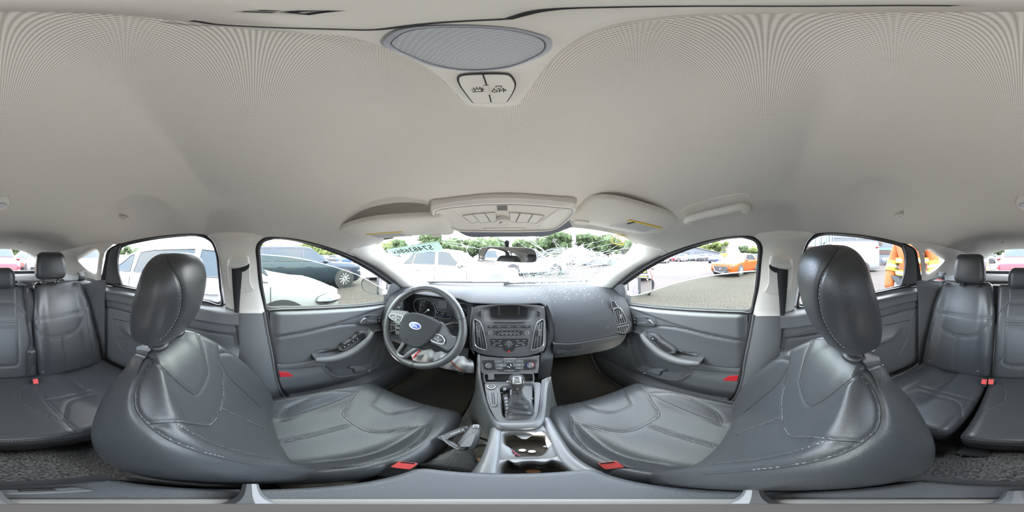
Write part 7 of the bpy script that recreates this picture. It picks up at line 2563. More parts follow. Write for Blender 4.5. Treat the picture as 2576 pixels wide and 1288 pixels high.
def vehicle(name, label, cat, pm, L, W, top, belt, wheels, loc, heading, R=.33, wins=None, screens=None, detail=True, glass='carglass', group=None, face=None, clad=None, ends=(.45, .45)):
    """loc = ground point under the centre; heading = compass-like angle of the nose (radians, from +x)"""
    rt = thing(name, label, cat, (loc.x, loc.y, 0), group=group, rot=(0, 0, heading))
    M0 = Matrix.Translation((loc.x, loc.y, 0)) @ Matrix.Rotation(heading, 4, 'Z')
    hw = W / 2
    tx, tz = [p[0] for p in top], [p[1] for p in top]
    bx, bz = [p[0] for p in belt], [p[1] for p in belt]
    def wx(x):
        e = max(0, (abs(x) - (L / 2 - .75)) / .75)
        return hw * (1 - .26 * e ** 2.4)
    def sec(x):
        T, B = interp(tx, tz, x), min(interp(bx, bz, x), interp(tx, tz, x) - .01)
        w_ = wx(x)
        h = max(0.0, T - B)
        wr = w_ * .95 - h * .36
        zb = .20 + .10 * max(0, (abs(x) - (L / 2 - .5)) / .5) ** 2
        pts = [(w_ * .90, zb), (w_ * .97, zb + .08), (w_ * 1.0, .48), (w_ * 1.0, B - .18), (w_ * .985, B - .05), (w_ * .955, B)]
        for f in (.12, .35, .6, .85):
            pts.append((lerp(w_ * .945, wr, f), lerp(B + .004, T - .04 * min(1, h / .15), f)))
        pts += [(wr * .985, T - .030 * min(1, h / .15)), (wr * .90, T - .008), (wr * .55, T + .006), (0, T + .010)]
        return pts
    xs_ = sorted(set(list(np.linspace(-L / 2, L / 2, 44 if detail else 22)) + [p[0] for p in top]))
    rows = []
    for x in xs_:
        s_ = sec(x)
        rows.append([Vector((x, y, z)) for y, z in s_] + [Vector((x, -y, z)) for y, z in s_[-2::-1]])
    mb = MB(M0).grid(rows)
    n = len(rows[0])
    k = len(mb.v)
    mb.f += [list(range(n)), [(len(rows) - 1) * n + j for j in range(n)]]
    body = mb.build('body', pm, rt, smooth=45)
    # side windows, patches on the cabin flank
    def flank(x, f, sg, off=.008):
        s_ = sec(x)
        ys = [p[0] for p in s_[5:11]]
        zs = [p[1] for p in s_[5:11]]
        fs = [0, .12, .35, .6, .85, 1]
        y, z = interp(fs, ys, f), interp(fs, zs, f)
        return Vector((x, sg * (y + off), z + off * .25))
    for sg in (-1, 1):
        for (x0, x1, x2, x3) in (wins or []):      # bottom rear, bottom front, top front, top rear
            P = [[flank(lerp(lerp(x0, x3, v), lerp(x1, x2, v), u), .10 + .78 * v, sg) for u in np.linspace(0, 1, 8)] for v in np.linspace(0, 1, 6)]
            w_ = MB(M0).grid(P).build('side_window', glass, rt, smooth=60)
            if detail:
                e = [P[0][i] for i in range(8)] + [P[j][7] for j in range(1, 6)] + [P[5][i] for i in range(6, -1, -1)] + [P[j][0] for j in range(4, 0, -1)]
                MB(M0).tube(e, .009, n=5, closed=True).build('window_trim', 'black', w_)
    for (x0, x1, f) in (screens or []):
        P = []
        for x in np.linspace(x0, x1, 8):
            s_ = sec(x)
            wr, T = s_[10][0], s_[13][1]
            zz = [s_[13][1], s_[12][1], s_[11][1], s_[10][1]]
            yy = [0, s_[12][0], s_[11][0], s_[10][0]]
            P.append([Vector((x, wr * f * v, interp(yy, zz, abs(wr * f * v)) + .009)) for v in np.linspace(-1, 1, 9)])
        MB(M0).grid(P).build('screen_glass', glass, rt, smooth=60)
    for wx_ in wheels:
        for sg in (-1, 1):
            Mw = M0 @ Matrix.Translation((wx_, sg * (hw - .10), R)) @ Matrix.Rotation(radians(-90 * sg), 4, 'X')
            wheel_parts(rt, Mw, R, .22, detail)
            mb = MB(M0 @ Matrix.Translation((wx_, sg * (hw + .003), R)) @ Matrix.Rotation(radians(-90 * sg), 4, 'X'))
            mb.lathe([(0.001, 0), (R * 1.13, 0), (R * 1.14, -.03)], 28, arc=2 * pi)
            mb.build('wheel_arch', 'matblack', rt)
    if detail:
        for sg in (-1, 1):
            if wins:
                xm = [w__[1] for w__ in wins]
                x = max(xm) - .18
                p = flank(x, .12, sg, .10)
                mb = MB(M0)
                mb.ico(p, 1, 2, (.07, .10, .065))
                m_ = mb.build('mirror', pm, rt)
                for (x0, x1, x2, x3) in wins:
                    zb = interp(bx, bz, x1)
                    mb = MB(M0).tube([Vector((x1 + .03, sg * (wx(x1) * .985 + .004), zb - .04)), Vector((x1 + .03, sg * (wx(x1) + .004), zb - .3)), Vector((x1 + .0, sg * (wx(x1) * .985), .30))], .006, n=4)
                    mb.build('door_gap', 'matblack', rt)
                    if x1 - x0 > .5:
                        mb = MB(M0).tube([Vector((x0 + .12, sg * (wx(x0) + .016), zb - .13)), Vector((x0 + .22, sg * (wx(x0) + .026), zb - .13)), Vector((x0 + .32, sg * (wx(x0) + .016), zb - .13))], .013, n=6)
                        mb.build('door_handle', pm, rt)
    # faces
    xf, xr_ = L / 2, -L / 2
    f = face or {}
    zh = interp(tx, tz, xf - .02)
    for sg in (-1, 1):
        mb = MB(M0).ico((xf - f.get('lx', .20), sg * hw * f.get('ly', .66), zh + f.get('lz', -.14)), 1, 2, (.20 * f.get('ls', 1), .16 * f.get('ls', 1), .065 * f.get('ls', 1)), Euler((0, 0, radians(-32 * sg))).to_matrix())
        mb.build('headlamp', 'lamp', rt)
        if detail:
            mb = MB(M0).ico((xf - f.get('lx', .20) - .06, sg * (hw * f.get('ly', .66) + .07), zh + f.get('lz', -.14) + .03), 1, 1, (.10, .09, .03), Euler((0, 0, radians(-32 * sg))).to_matrix())
            mb.build('indicator', 'amber', rt)
        zt_ = interp(tx, tz, xr_ + .02)
        mb = MB(M0).ico((xr_ + .14, sg * hw * .68, zt_ - .16), 1, 2, (.16, .14, .08), Euler((0, 0, radians(32 * sg))).to_matrix())
        mb.build('tail_lamp', 'taillamp', rt)
    mb = MB(M0)
    gw, gh_ = hw * f.get('gw', .55), f.get('gh', .12)
    mb.box((xf - .03, 0, zh + f.get('gz', -.20)), (.10, gw * 2, gh_ * 2))
    gr2 = mb.build('grille', 'matblack', rt, bevel=.02)
    mb = MB(M0).box((xf - .06, 0, .33), (.14, hw * 1.3, .12))
    mb.build('lower_intake', 'matblack', rt, bevel=.02)
    mb = MB(M0).box((xf + .015, 0, .40), (.02, .30, .15))
    if f.get('plate'): mb.build('number_plate', 'label', rt)
    if f.get('badge'):
        mb = MB(M0 @ Matrix.Translation((xf + .025, 0, zh + f.get('gz', -.20) + f.get('bz', .04))) @ Matrix.Rotation(radians(90), 4, 'Y'))
        mb.lathe([(.0001, 0), (.075, 0), (.07, .012), (.0001, .014)], 24)
        mb.build('badge', 'chrome', gr2)
    if f.get('vee'):
        for sg in (-1, 1):
            mb = MB(M0).tube([Vector((xf + .02, sg * gw * 1.12, zh + f['gz'] + gh_ * 1.1)), Vector((xf + .035, sg * gw * .75, zh + f['gz'] - gh_ * .9)), Vector((xf + .035, 0, zh + f['gz'] - gh_ * 1.15))], .025, n=6)
            mb.build('grille_bar', 'chrome', gr2)
    if clad:
        for sg in (-1, 1):
            MB(M0).box((0, sg * (hw + .004), .30), (L * .62, .02, .13)).build('sill_cladding', clad, rt, bevel=.008)
    return rt, M0, sec

def sedan_top(L, H, hood=.92, nose=.72, trunk=1.0, cowl=.62, rf=.05, rr=-.95, rb=-1.45):
    h = L / 2
    return [(-h, trunk - .22), (-h + .06, trunk - .05), (-h + .25, trunk), (rb - .1, trunk + .03), (rb, trunk + .08), (rr, H - .06), (rr + .35, H - .005), (rf - .3, H), (rf, H - .04), (cowl, hood + .05), (cowl + .15, hood), (h - .45, hood - .08), (h - .15, nose + .06), (h - .03, nose), (h, nose - .2)]
def suv_top(L, H, hood=1.05, nose=.95, cowl=.85, rf=.30):
    h = L / 2
    return [(-h, .95), (-h + .05, 1.05), (-h + .35, H - .10), (-h + .6, H - .02), (0 - .4, H), (rf - .2, H - .01), (rf, H - .05), (cowl, hood + .07), (cowl + .15, hood), (h - .45, hood - .05), (h - .15, nose + .03), (h - .04, nose - .06), (h, nose - .30)]
SED_WIN = [(-1.15, -.28, -.20, -.85), (-.20, .78, .14, -.12)]
SUV_WIN = [(-1.85, -1.15, -1.10, -1.60), (-1.05, -.10, -.05, -1.0), (-.02, 1.0, .42, .03)]

# the nine vehicles that stand near
vehicle('white_sedan', 'white sedan parked close beside the driver door, amber corner lamps', 'car', paint('near_white', (.24, .24, .24)), 4.75, 1.82,
        sedan_top(4.75, 1.44, .90, .74, 1.02, 1.35, .62, -.75, -1.45), [(-2.4, .92), (-1.5, .96), (.9, .93), (1.4, .90), (2.4, .80)], (1.45, -1.42), Vector((-2.85, -1.10, 0)), radians(90), .33,
        [(-1.35, -.80, -.80, -.88), (-.72, .26, .30, -.66), (.36, 1.28, .72, .40)], [(.70, 1.30, .92), (-1.42, -.80, .9)], True, 'paleglass', face={'lx': .27, 'ly': .86, 'lz': -.02, 'gz': -.14, 'badge': 1, 'ls': 1.25})
vehicle('dark_estate', 'dark blue-black estate with silver wheels beyond the white sedan', 'car', paint('midnight', (.018, .026, .034), .4), 5.1, 1.92,
        suv_top(5.1, 1.62, 1.02, .90, .95, .35), [(-2.6, 1.02), (-1, 1.02), (1, 1.0), (2.6, .9)], (1.62, -1.48), Vector((-6.35, 1.78, 0)), radians(88), .37,
        SUV_WIN, [(.40, .92, .92)], True, 'paleglass', face={'ly': .74, 'lz': -.10})
vehicle('white_saloon', 'white saloon side-on across the front of the bonnet', 'car', paint('soft_white', (.22, .22, .22)), 4.6, 1.74,
        sedan_top(4.6, 1.47, .93, .76, 1.03, .95, .30, -1.0, -1.62), [(-2.3, .95), (-1.5, .97), (.9, .94), (2.3, .85)], (1.38, -1.30), Vector((-1.98, 5.15, 0)), radians(-3), .31,
        [(-1.28, -.95, -.90, -.98), (-.90, -.10, -.15, -.84), (.02, .88, .34, -.04)], [(.38, .90, .92), (-1.58, -1.05, .9)], True, 'paleglass', face={'ly': .75, 'lz': -.08})
vehicle('orange_sedan', 'bright orange sedan with black grille facing the passenger window', 'car', paint('orange', (.22, .045, .006)), 4.65, 1.82,
        sedan_top(4.65, 1.45, .92, .78, 1.02, .92, .25, -1.0, -1.62), [(-2.3, .96), (.9, .93), (2.3, .82)], (1.42, -1.30), ground_pt(1858, 11.6), radians(180 + 4 - 22), .34,
        SED_WIN, [(.33, .88, .92)], True, 'paleglass', face={'gw': .52, 'gh': .17, 'gz': -.24, 'badge': 1, 'vee': 1, 'ly': .72, 'lz': -.06, 'bz': .03})
vt = [(-2.9, 2.0), (-2.85, 2.32), (-2.6, 2.42), (1.2, 2.42), (1.5, 2.35), (2.2, 1.35), (2.35, 1.25), (2.75, 1.1), (2.85, .95), (2.9, .7)]
vehicle('white_van', 'tall white panel van with grey bumpers behind the passenger headrest', 'van', paint('white', (.16, .16, .16)), 5.8, 2.0, vt, [(-2.9, 1.35), (1.5, 1.35), (2.9, 1.0)], (1.9, -1.75), ground_pt(2172, 13.6) + Vector((.62, .79, 0)) * 1.6, atan2(.79, .62), .36,
        [(.9, 1.75, 1.45, .95)], [(1.55, 2.15, .92)], True, 'paleglass', clad='greyink', face={'gz': -.3})
vehicle('silver_minivan', 'silver-blue minivan parked beyond the white van', 'car', paint('silverblue', (.12, .13, .15), .2), 5.0, 1.95,
        suv_top(5.0, 1.75, 1.1, .95, 1.2, .55), [(-2.5, 1.08), (1, 1.04), (2.5, .9)], (1.6, -1.5), ground_pt(2262, 23), atan2(.80, .60), .34, SUV_WIN, [(.6, 1.15, .92)], True, face={})
vehicle('maroon_suv', 'dark red sport utility vehicle facing the tailgate window', 'car', paint('maroon', (.14, .01, .022), .1), 4.6, 1.86,
        suv_top(4.6, 1.72, 1.10, .98, .75, .15), [(-2.3, 1.06), (.7, 1.05), (2.3, .98)], (1.4, -1.35), Vector((.05, -7.9, 0)), radians(90), .36,
        [(-1.75, -1.1, -1.05, -1.5), (-1.0, -.15, -.1, -.95), (-.07, .8, .25, -.02)], [(.22, .72, .92)], True, 'paleglass', face={'badge': 1, 'ly': .76, 'gz': -.16, 'lz': -.08})
vehicle('red_hatchback', 'orange-red hatchback seen past the rear left headrest', 'car', paint('orangered', (.26, .018, .01)), 4.2, 1.76,
        suv_top(4.2, 1.52, .98, .84, .75, .2), [(-2.1, .98), (.7, .96), (2.1, .86)], (1.28, -1.25), ground_pt(66, 12.2), radians(78), .32, [(-1.55, -1.0, -.95, -1.3), (-.9, -.1, -.05, -.85), (0, .8, .3, .03)], [(.27, .7, .92)], True, 'paleglass', face={'ly': .74})
vehicle('white_suv', 'white sport utility vehicle partly hidden by the rear left headrest', 'car', paint('white', (.16, .16, .16)), 4.7, 1.9,
        suv_top(4.7, 1.74, 1.1, .98, .8, .2), [(-2.3, 1.06), (.7, 1.04), (2.3, .95)], (1.45, -1.35), ground_pt(110, 9.0) + Vector((-.3, -1.2, 0)), radians(72), .36, [(-1.75, -1.1, -1.05, -1.5), (-1.0, -.15, -.1, -.95), (-.07, .8, .3, -.02)], [(.27, .75, .92)], True, 'paleglass', face={'badge': 1})
vehicle('ice_blue_crossover', 'pale icy crossover framed by the left quarter window', 'car', paint('iceblue', (.17, .185, .20), .1), 4.5, 1.84,
        suv_top(4.5, 1.66, 1.04, .92, .8, .2), [(-2.2, 1.02), (.7, 1.0), (2.2, .92)], (1.38, -1.30), ground_pt(240, 8.6), radians(60), .35, [(-1.7, -1.1, -1.05, -1.45), (-1.0, -.15, -.1, -.95), (-.07, .8, .3, -.02)], [(.27, .75, .92)], True, 'paleglass', face={})

# rows of cars far off
far = [(818, 33, 'navy', (.03, .04, .12), 's', 20, 'far navy car left of the orange cone, seen through the driver window'),
       (846, 30, 'darkgrey', (.05, .05, .055), 's', 25, 'far dark grey car just left of the orange cone'),
       (878, 26, 'blue', (.03, .06, .25), 's', 15, 'far blue car nearest the windscreen pillar, beyond the driver window'),
       (978, 20, 'silver', (.45, .46, .48), 's', 10, 'far silver car behind the rear of the white saloon, leftmost'),
       (1008, 22, 'grey', (.28, .29, .30), 'u', 5, 'far grey car behind the lot sticker'),
       (1040, 25, 'palegrey', (.55, .56, .56), 's', -5, 'far pale grey car low behind the white saloon boot'),
       (1335, 11, 'steel', (.22, .24, .27), 'u', 8, 'grey sport utility vehicle just right of the white saloon nose'),
       (1402, 24, 'graphite', (.06, .065, .07), 's', 0, 'far graphite car behind the cracked glass, left half'),
       (1452, 25, 'offwhite', (.6, .6, .58), 's', 0, 'far off-white car behind the middle of the cracked glass'),
       (1505, 21, 'slate', (.10, .12, .16), 'u', 0, 'far slate car behind the right edge of the cracked glass'),
       (1570, 26, 'black', (.03, .03, .035), 's', 0, 'far black car close to the right windscreen pillar'),
       (1645, 33, 'charcoal', (.07, .07, .075), 's', 205, 'far charcoal car at the left end of the row beyond the passenger window'),
       (1668, 30, 'white', (.8, .8, .8), 's', 205, 'far white sedan at the left end of the row beyond the passenger window'),
       (1691, 40, 'red', (.5, .02, .05), 's', 200, 'far red car in the row beyond the passenger window'),
       (1716, 38, 'white', (.8, .8, .8), 'u', 190, 'far white sport utility vehicle next to the far red car'),
       (1736, 44, 'skyblue', (.15, .35, .65), 's', 190, 'far sky blue car in the row below the warehouse'),
       (1750, 43, 'pewter', (.3, .32, .36), 's', 190, 'far pewter car in the row, between the sky blue one and the black truck'),
       (1768, 40, 'black', (.03, .03, .035), 'u', 185, 'far black truck in the row below the warehouse'),
       (1786, 46, 'dusk', (.10, .11, .13), 'u', 185, 'far dusky van at the right end of the row'),
       (1803, 30, 'navy', (.03, .04, .12), 's', 178, 'navy sedan parked just behind the orange one'),
       (305, 26, 'silver', (.45, .46, .48), 's', 60, 'far silver car seen over the white sedan boot'),
       (330, 30, 'red', (.5, .02, .05), 's', 60, 'far red car over the white sedan boot'),
       (2470, 22, 'white', (.8, .8, .8), 's', 100, 'far white car left of the maroon vehicle, beyond the tailgate'),
       (2490, 30, 'black', (.03, .03, .035), 'u', 100, 'far black vehicle just left of the maroon vehicle mirror')]
for px, r, pn, pc, kind, hd, lb in far:
    p = ground_pt(px, r)
    if kind == 's':
        vehicle('parked_car', lb, 'car', paint(pn, pc), 4.6, 1.8, sedan_top(4.6, 1.45, .92, .76, 1.02, .92, .25, -1.0, -1.62), [(-2.3, .96), (.9, .93), (2.3, .82)], (1.42, -1.3), p, radians(hd), .33, SED_WIN, [(.33, .88, .92), (-1.58, -1.05, .9)], False, group='far parked vehicles')
    else:
        vehicle('parked_car', lb, 'car', paint(pn, pc), 4.7, 1.88, suv_top(4.7, 1.74, 1.1, .98, .8, .2), [(-2.3, 1.06), (.7, 1.04), (2.3, .95)], (1.45, -1.35), p, radians(hd), .36, [(-1.75, -1.1, -1.05, -1.5), (-1.0, -.15, -.1, -.95), (-.07, .8, .3, -.02)], [(.27, .75, .92)], False, group='far parked vehicles')

# ---------------------------------------------------------------- trees
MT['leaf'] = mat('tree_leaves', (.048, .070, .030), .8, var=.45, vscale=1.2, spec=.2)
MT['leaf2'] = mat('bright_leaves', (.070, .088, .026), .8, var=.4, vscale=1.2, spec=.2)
MT['bark'] = mat('bark', (.06, .045, .035), .9)
def crown_mesh(seed, W, H, n):
    rng = random.Random(seed)
    mb = MB()
    blobs = [(rng.gauss(0, W * .24), rng.gauss(0, W * .24), H * rng.uniform(.30, .92), W * rng.uniform(.16, .30)) for _ in range(11)] + [(0, 0, H * .6, W * .32)]
    for i in range(n):
        bx_, by_, bz_, br_ = blobs[i % len(blobs)]
        d = Vector((rng.gauss(0, 1), rng.gauss(0, 1), rng.gauss(0, .8))).normalized()
        p = Vector((bx_, by_, bz_)) + d * br_ * rng.uniform(.75, 1.08)
        if p.z < H * .12: continue
        s_ = W * rng.uniform(.022, .05)
        a, b_ = d.orthogonal().normalized(), d.cross(d.orthogonal().normalized())
        th = rng.uniform(0, 6.28)
        u = a * cos(th) + b_ * sin(th) + d * rng.uniform(-.5, .5)
        v = d.cross(u).normalized()
        mb.add([p - u * s_, p - v * s_ * .6, p + u * s_ * 1.2, p + v * s_ * .6], [[0, 1, 2, 3]])
    for bx_, by_, bz_, br_ in blobs:
        mb.ico((bx_, by_, bz_), br_ * .80, 1, jit=.12, rng=rng)
    return mb.mesh('crown', 0)
CR = [crown_mesh(k, W_, H_, 1300) for k, (W_, H_) in enumerate(((5, 6), (6, 5), (4.5, 7), (7, 4.5)))]
def tree(px, r, hpx_top, kind, lb, leaf='leaf', wide=1.0):
    """tree whose top reaches image row hpx_top when standing at distance r"""
    H = CAM.z + r * tan(radians((644 - hpx_top) * 180 / 1288))
    base_h = (6, 5, 7, 4.5)[kind]
    p = ground_pt(px, r)
    t = thing('tree', lb, 'tree', p, group='trees around the lot')
    sc_ = H / base_h
    me = CR[kind].copy()
    me.materials.clear()
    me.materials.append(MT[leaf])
    o = bpy.data.objects.new('crown', me)
    COL.objects.link(o)
    o.parent = t
    o.scale = (sc_ * wide, sc_ * wide, sc_)
    o.rotation_euler = (0, 0, (px * 1.7) % 6.28)
    MB().tube([p, p + Vector((.05, 0, H * .35)), p + Vector((0, .05, H * .7))], [.028 * H, .02 * H, .008 * H], n=7).build('trunk', 'bark', t)
TR = [(975, 42, 612, 3, 'leaf2', 1.2, 'low bushy tree at the left edge of the windscreen'), (1008, 38, 594, 2, 'leaf', 1, 'tall slim tree above the lot sticker digits'), (1082, 40, 586, 0, 'leaf', 1.2, 'large round tree above the white saloon roof, left of the mirror'),
      (1130, 45, 606, 3, 'leaf', 1.3, 'low tree behind the white saloon roof'), (1205, 46, 600, 1, 'leaf', 1.2, 'tree left of the interior mirror stem'), (1245, 48, 604, 3, 'leaf', 1.1, 'low tree just left of the interior mirror stem'), (1305, 46, 594, 2, 'leaf', 1, 'slim tree just right of the interior mirror stem'),
      (1352, 42, 598, 1, 'leaf', 1.3, 'broad tree behind the left paper square'), (1412, 40, 584, 0, 'leaf', 1.1, 'tall tree behind the right paper square'), (1385, 46, 604, 3, 'leaf', 1.2, 'low tree between the two paper squares'), (1482, 44, 588, 0, 'leaf', 1.1, 'round tree in the right part of the windscreen'),
      (1530, 46, 592, 1, 'leaf', 1.3, 'broad tree beside the yellow scrawl'), (1572, 44, 594, 2, 'leaf', 1.1, 'tree directly behind the yellow scrawl'), (1600, 50, 612, 3, 'leaf', 1.2, 'low tree at the right edge of the windscreen'),
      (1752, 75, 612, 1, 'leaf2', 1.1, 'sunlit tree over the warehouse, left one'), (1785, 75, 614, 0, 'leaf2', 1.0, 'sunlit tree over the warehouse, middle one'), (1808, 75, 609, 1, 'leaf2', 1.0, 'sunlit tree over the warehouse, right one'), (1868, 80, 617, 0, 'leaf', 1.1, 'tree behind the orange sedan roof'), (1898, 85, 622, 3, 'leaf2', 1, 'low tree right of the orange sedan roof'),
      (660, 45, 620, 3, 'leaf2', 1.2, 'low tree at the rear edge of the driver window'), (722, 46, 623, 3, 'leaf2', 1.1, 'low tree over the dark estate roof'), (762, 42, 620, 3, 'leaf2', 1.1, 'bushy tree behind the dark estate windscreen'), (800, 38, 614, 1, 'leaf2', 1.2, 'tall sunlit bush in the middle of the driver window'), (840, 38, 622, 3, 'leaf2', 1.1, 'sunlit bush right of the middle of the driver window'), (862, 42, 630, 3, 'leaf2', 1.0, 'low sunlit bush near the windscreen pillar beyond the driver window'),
      (322, 50, 614, 2, 'leaf', 1.0, 'slim tree seen over the white sedan boot'), (345, 52, 628, 3, 'leaf', 1.1, 'low tree right of the slim one over the white sedan boot'), (520, 70, 618, 3, 'leaf', 1.0, 'distant tree above the white sedan roof'), (300, 55, 630, 3, 'leaf', 1.0, 'low tree at the rear edge of the left rear window'),
      (2455, 40, 622, 1, 'leaf', 1.1, 'tree beside the rear right headrest beyond the tailgate'), (2498, 36, 616, 0, 'leaf', 1.0, 'tree left of the maroon vehicle roof'), (2516, 38, 620, 2, 'leaf', 1.0, 'slim tree touching the maroon vehicle roof'), (36, 40, 622, 0, 'leaf', 1.0, 'tree right of the maroon vehicle roof'), (96, 42, 622, 2, 'leaf', 1.0, 'slim tree above the white sport utility vehicle')]
for px, r, tp, kd, lf, wd, lb in TR:
    tree(px, r, tp, kd, lb, lf, wd)

# ---------------------------------------------------------------- buildings
def slab(rt, A, B, z0, z1, depth, nm, m):
    """upright wall from ground point A to B"""
    n = Vector((A.y - B.y, B.x - A.x, 0)).normalized()
    if n.dot(A - Vector((0, 0, 0))) < 0: n = -n
    mb = MB()
    P = [Vector((A.x, A.y, z0)), Vector((B.x, B.y, z0)), Vector((B.x, B.y, z1)), Vector((A.x, A.y, z1))]
    mb.prism(P, n * depth)
    return mb.build(nm, m, rt, smooth=0)
MT['wallblue'] = mat('pale_blue_siding', (.066, .074, .085), .7)
MT['roofpale'] = mat('pale_roof', (.09, .09, .09), .6)
MT['stripe'] = mat('blue_stripe', (.06, .20, .34), .5)
MT['rust'] = mat('rust_container', (.045, .024, .02), .8, var=.3, vscale=3)
MT['yellowmach'] = mat('machine_yellow', (.55, .32, .02), .5)
wh = thing('warehouse', 'long pale warehouse with gabled roof beyond the far row of cars', 'building', ground_pt(1740, 62))
A, B = ground_pt(1672, 60), ground_pt(1812, 62)
ax_ = (B - A)
dn = Vector((-ax_.y, ax_.x, 0)).normalized()
if dn.dot(A) < 0: dn = -dn
slab(wh, A, B, 0, 2.4, 10, 'wall', 'wallblue')
ap = A.lerp(B, .46)
P = [Vector((A.x, A.y, 2.4)), Vector((B.x, B.y, 2.4)), Vector((ap.x, ap.y, 4.7))]
MB().prism(P, dn * 10).build('gable', 'wallblue', wh, smooth=0)
for s0, s1 in ((A, ap), (ap, B)):
    z0_, z1_ = (2.4, 4.75) if s0 is A else (4.75, 2.4)
    q0, q1 = Vector((s0.x, s0.y, z0_)) - dn * .4, Vector((s1.x, s1.y, z1_)) - dn * .4
    MB().prism([q0, q1, q1 + Vector((0, 0, .22)), q0 + Vector((0, 0, .22))], dn * 11).build('roof', 'roofpale', wh, smooth=0)
for f0, f1, z0_, z1_ in ((.27, .36, 2.35, 2.6), (.38, .44, 2.35, 2.6), (.52, .58, 2.35, 2.6), (.60, .63, 2.35, 2.6), (.65, .70, 2.35, 2.6), (.38, .44, 1.85, 2.1)):
    p, q = A.lerp(B, f0) - dn * .05, A.lerp(B, f1) - dn * .05
    w_ = slab(wh, p, q, z0_, z1_, .1, 'window', 'black')
    slab(wh, p.lerp(q, .48) - dn * .02, p.lerp(q, .52) - dn * .02, z0_, z1_, .04, 'mullion', 'wallblue').parent = w_
shd = thing('shed', 'flat pale shed with long roof edge behind the orange sedan', 'building', ground_pt(1880, 60))
A, B = ground_pt(1826, 58), ground_pt(1925, 62)
slab(shd, A, B, 0, 1.9, 6, 'wall', 'wallblue')
slab(shd, A.lerp(B, -.02), B, 1.9, 2.15, 7, 'roof', 'roofpale')
for f0 in (.70, .78):
    slab(shd, A.lerp(B, f0) * .997, A.lerp(B, f0 + .03) * .997, .2, 1.4, .1, 'door', 'greyink')

bd = thing('office_building', 'large pale blue industrial building with dark windows behind the passenger headrest', 'building', ground_pt(2150, 26))
A, B, C_ = ground_pt(2012, 40), ground_pt(2092, 25), ground_pt(2275, 31)
slab(bd, A, B, 0, 7.5, 8, 'wall', 'roofpale')
slab(bd, B, C_, 0, 7.2, 8, 'wall', 'wallblue')
for f0, f1 in ((.50, .60), (.66, .76), (.82, .95)):
    p, q = A.lerp(B, f0) * .995, A.lerp(B, f1) * .995
    w_ = slab(bd, p, q, 2.9, 4.6, .3, 'window', 'carglass')
    slab(bd, p.lerp(q, .48) * .997, p.lerp(q, .52) * .997, 2.9, 4.6, .1, 'mullion', 'greyink').parent = w_
slab(bd, B.lerp(C_, .0) * .996, C_ * .996, 4.1, 4.16, .1, 'panel_joint', 'greyink')
for f in (.02, .3, .55, .8):
    slab(bd, B.lerp(C_, f) * .996, B.lerp(C_, f + .004) * .996, 0, 7.2, .1, 'panel_joint', 'greyink')
slab(bd, B.lerp(C_, .55) * .995, C_ * .995, 2.3, 2.65, .1, 'stripe', 'stripe')
slab(bd, B.lerp(C_, .55) * .995, C_ * .995, 1.6, 2.25, .1, 'louvre_band', 'rust')
MB().box(B.lerp(C_, .38) * .985 + Vector((0, 0, 5.2)), (.5, .5, .3), Euler((0, radians(25), 0)).to_matrix()).build('flood_lamp', 'greyink', bd, bevel=.03)
MB().box(B.lerp(C_, .60) * .985 + Vector((0, 0, 3.3)), (.9, .6, .5)).build('air_unit', 'rust', bd, bevel=.05)
ct_ = thing('shipping_container', 'rust brown shipping container in front of the pale building', 'container', ground_pt(2052, 20))
A, B = ground_pt(2024, 21), ground_pt(2110, 18)
slab(ct_, A, B, .1, 2.45, 2.4, 'side', 'rust')
for i in range(22):
    p = A.lerp(B, (i + .5) / 22) * .997
    slab(ct_, p, A.lerp(B, (i + .85) / 22) * .997, .2, 2.35, .05, 'corrugation', 'rust')
o = MB().lathe([(0, 0), (.45, 0), (.48, .9), (.44, .92), (0.001, .9)], 20, Matrix.Translation(ground_pt(2030, 14))).build('blue_bin', mat('blue_bin_plastic', (.02, .30, .48), .5))
tag(o, 'blue round bin in front of the brown container', 'bin')
bb = thing('blue_barrel', 'bright blue barrel beyond the cracked windscreen, near the right pillar', 'barrel', ground_pt(1546, 16))
Mb = Matrix.Translation(ground_pt(1546, 16))
MB(Mb).lathe([(0.001, 0), (.28, 0), (.30, .1), (.29, .3), (.31, .45), (.29, .6), (.30, .85), (.27, .9), (0.001, .9)], 22).build('drum', mat('barrel_blue', (.03, .22, .55), .4), bb)
MB(Mb).lathe([(.30, .28), (.32, .30), (.30, .32)], 22).build('hoop', 'stripe', bb)
lw_ = ground_pt(1757 + 68, 44)
ld = thing('yellow_loader', 'yellow and black wheel loader with open cab behind the far cars', 'loader', lw_)
MB().box(lw_ + Vector((0, 0, 1.5)), (2.4, 2.6, 1.0)).build('chassis', 'yellowmach', ld, bevel=.15)
MB().box(lw_ + Vector((-.4, .2, 1.9)), (1.2, 1.4, 1.3)).build('engine_cover', 'black', ld, bevel=.1)
for dx, dy in ((-1, -1), (1, -1), (-1, 1), (1, 1)):
    MB().tube([lw_ + Vector((dx * .8, dy * .8, 2)), lw_ + Vector((dx * .75, dy * .75, 3.5))], .06, n=6).build('cab_post', 'black', ld)
MB().box(lw_ + Vector((0, 0, 3.55)), (1.9, 1.9, .12)).build('cab_roof', 'black', ld, bevel=.03)
for dy in (-1.1, 1.1):
    for dx in (-1.1, 1.1):
        MB(Matrix.Translation(lw_ + Vector((dx, dy, .75))) @ Matrix.Rotation(radians(90), 4, 'X')).lathe([(.2, -.25), (.7, -.25), (.75, -.18), (.75, .18), (.7, .25), (.2, .25)], 18).build('wheel', 'tyre', ld)
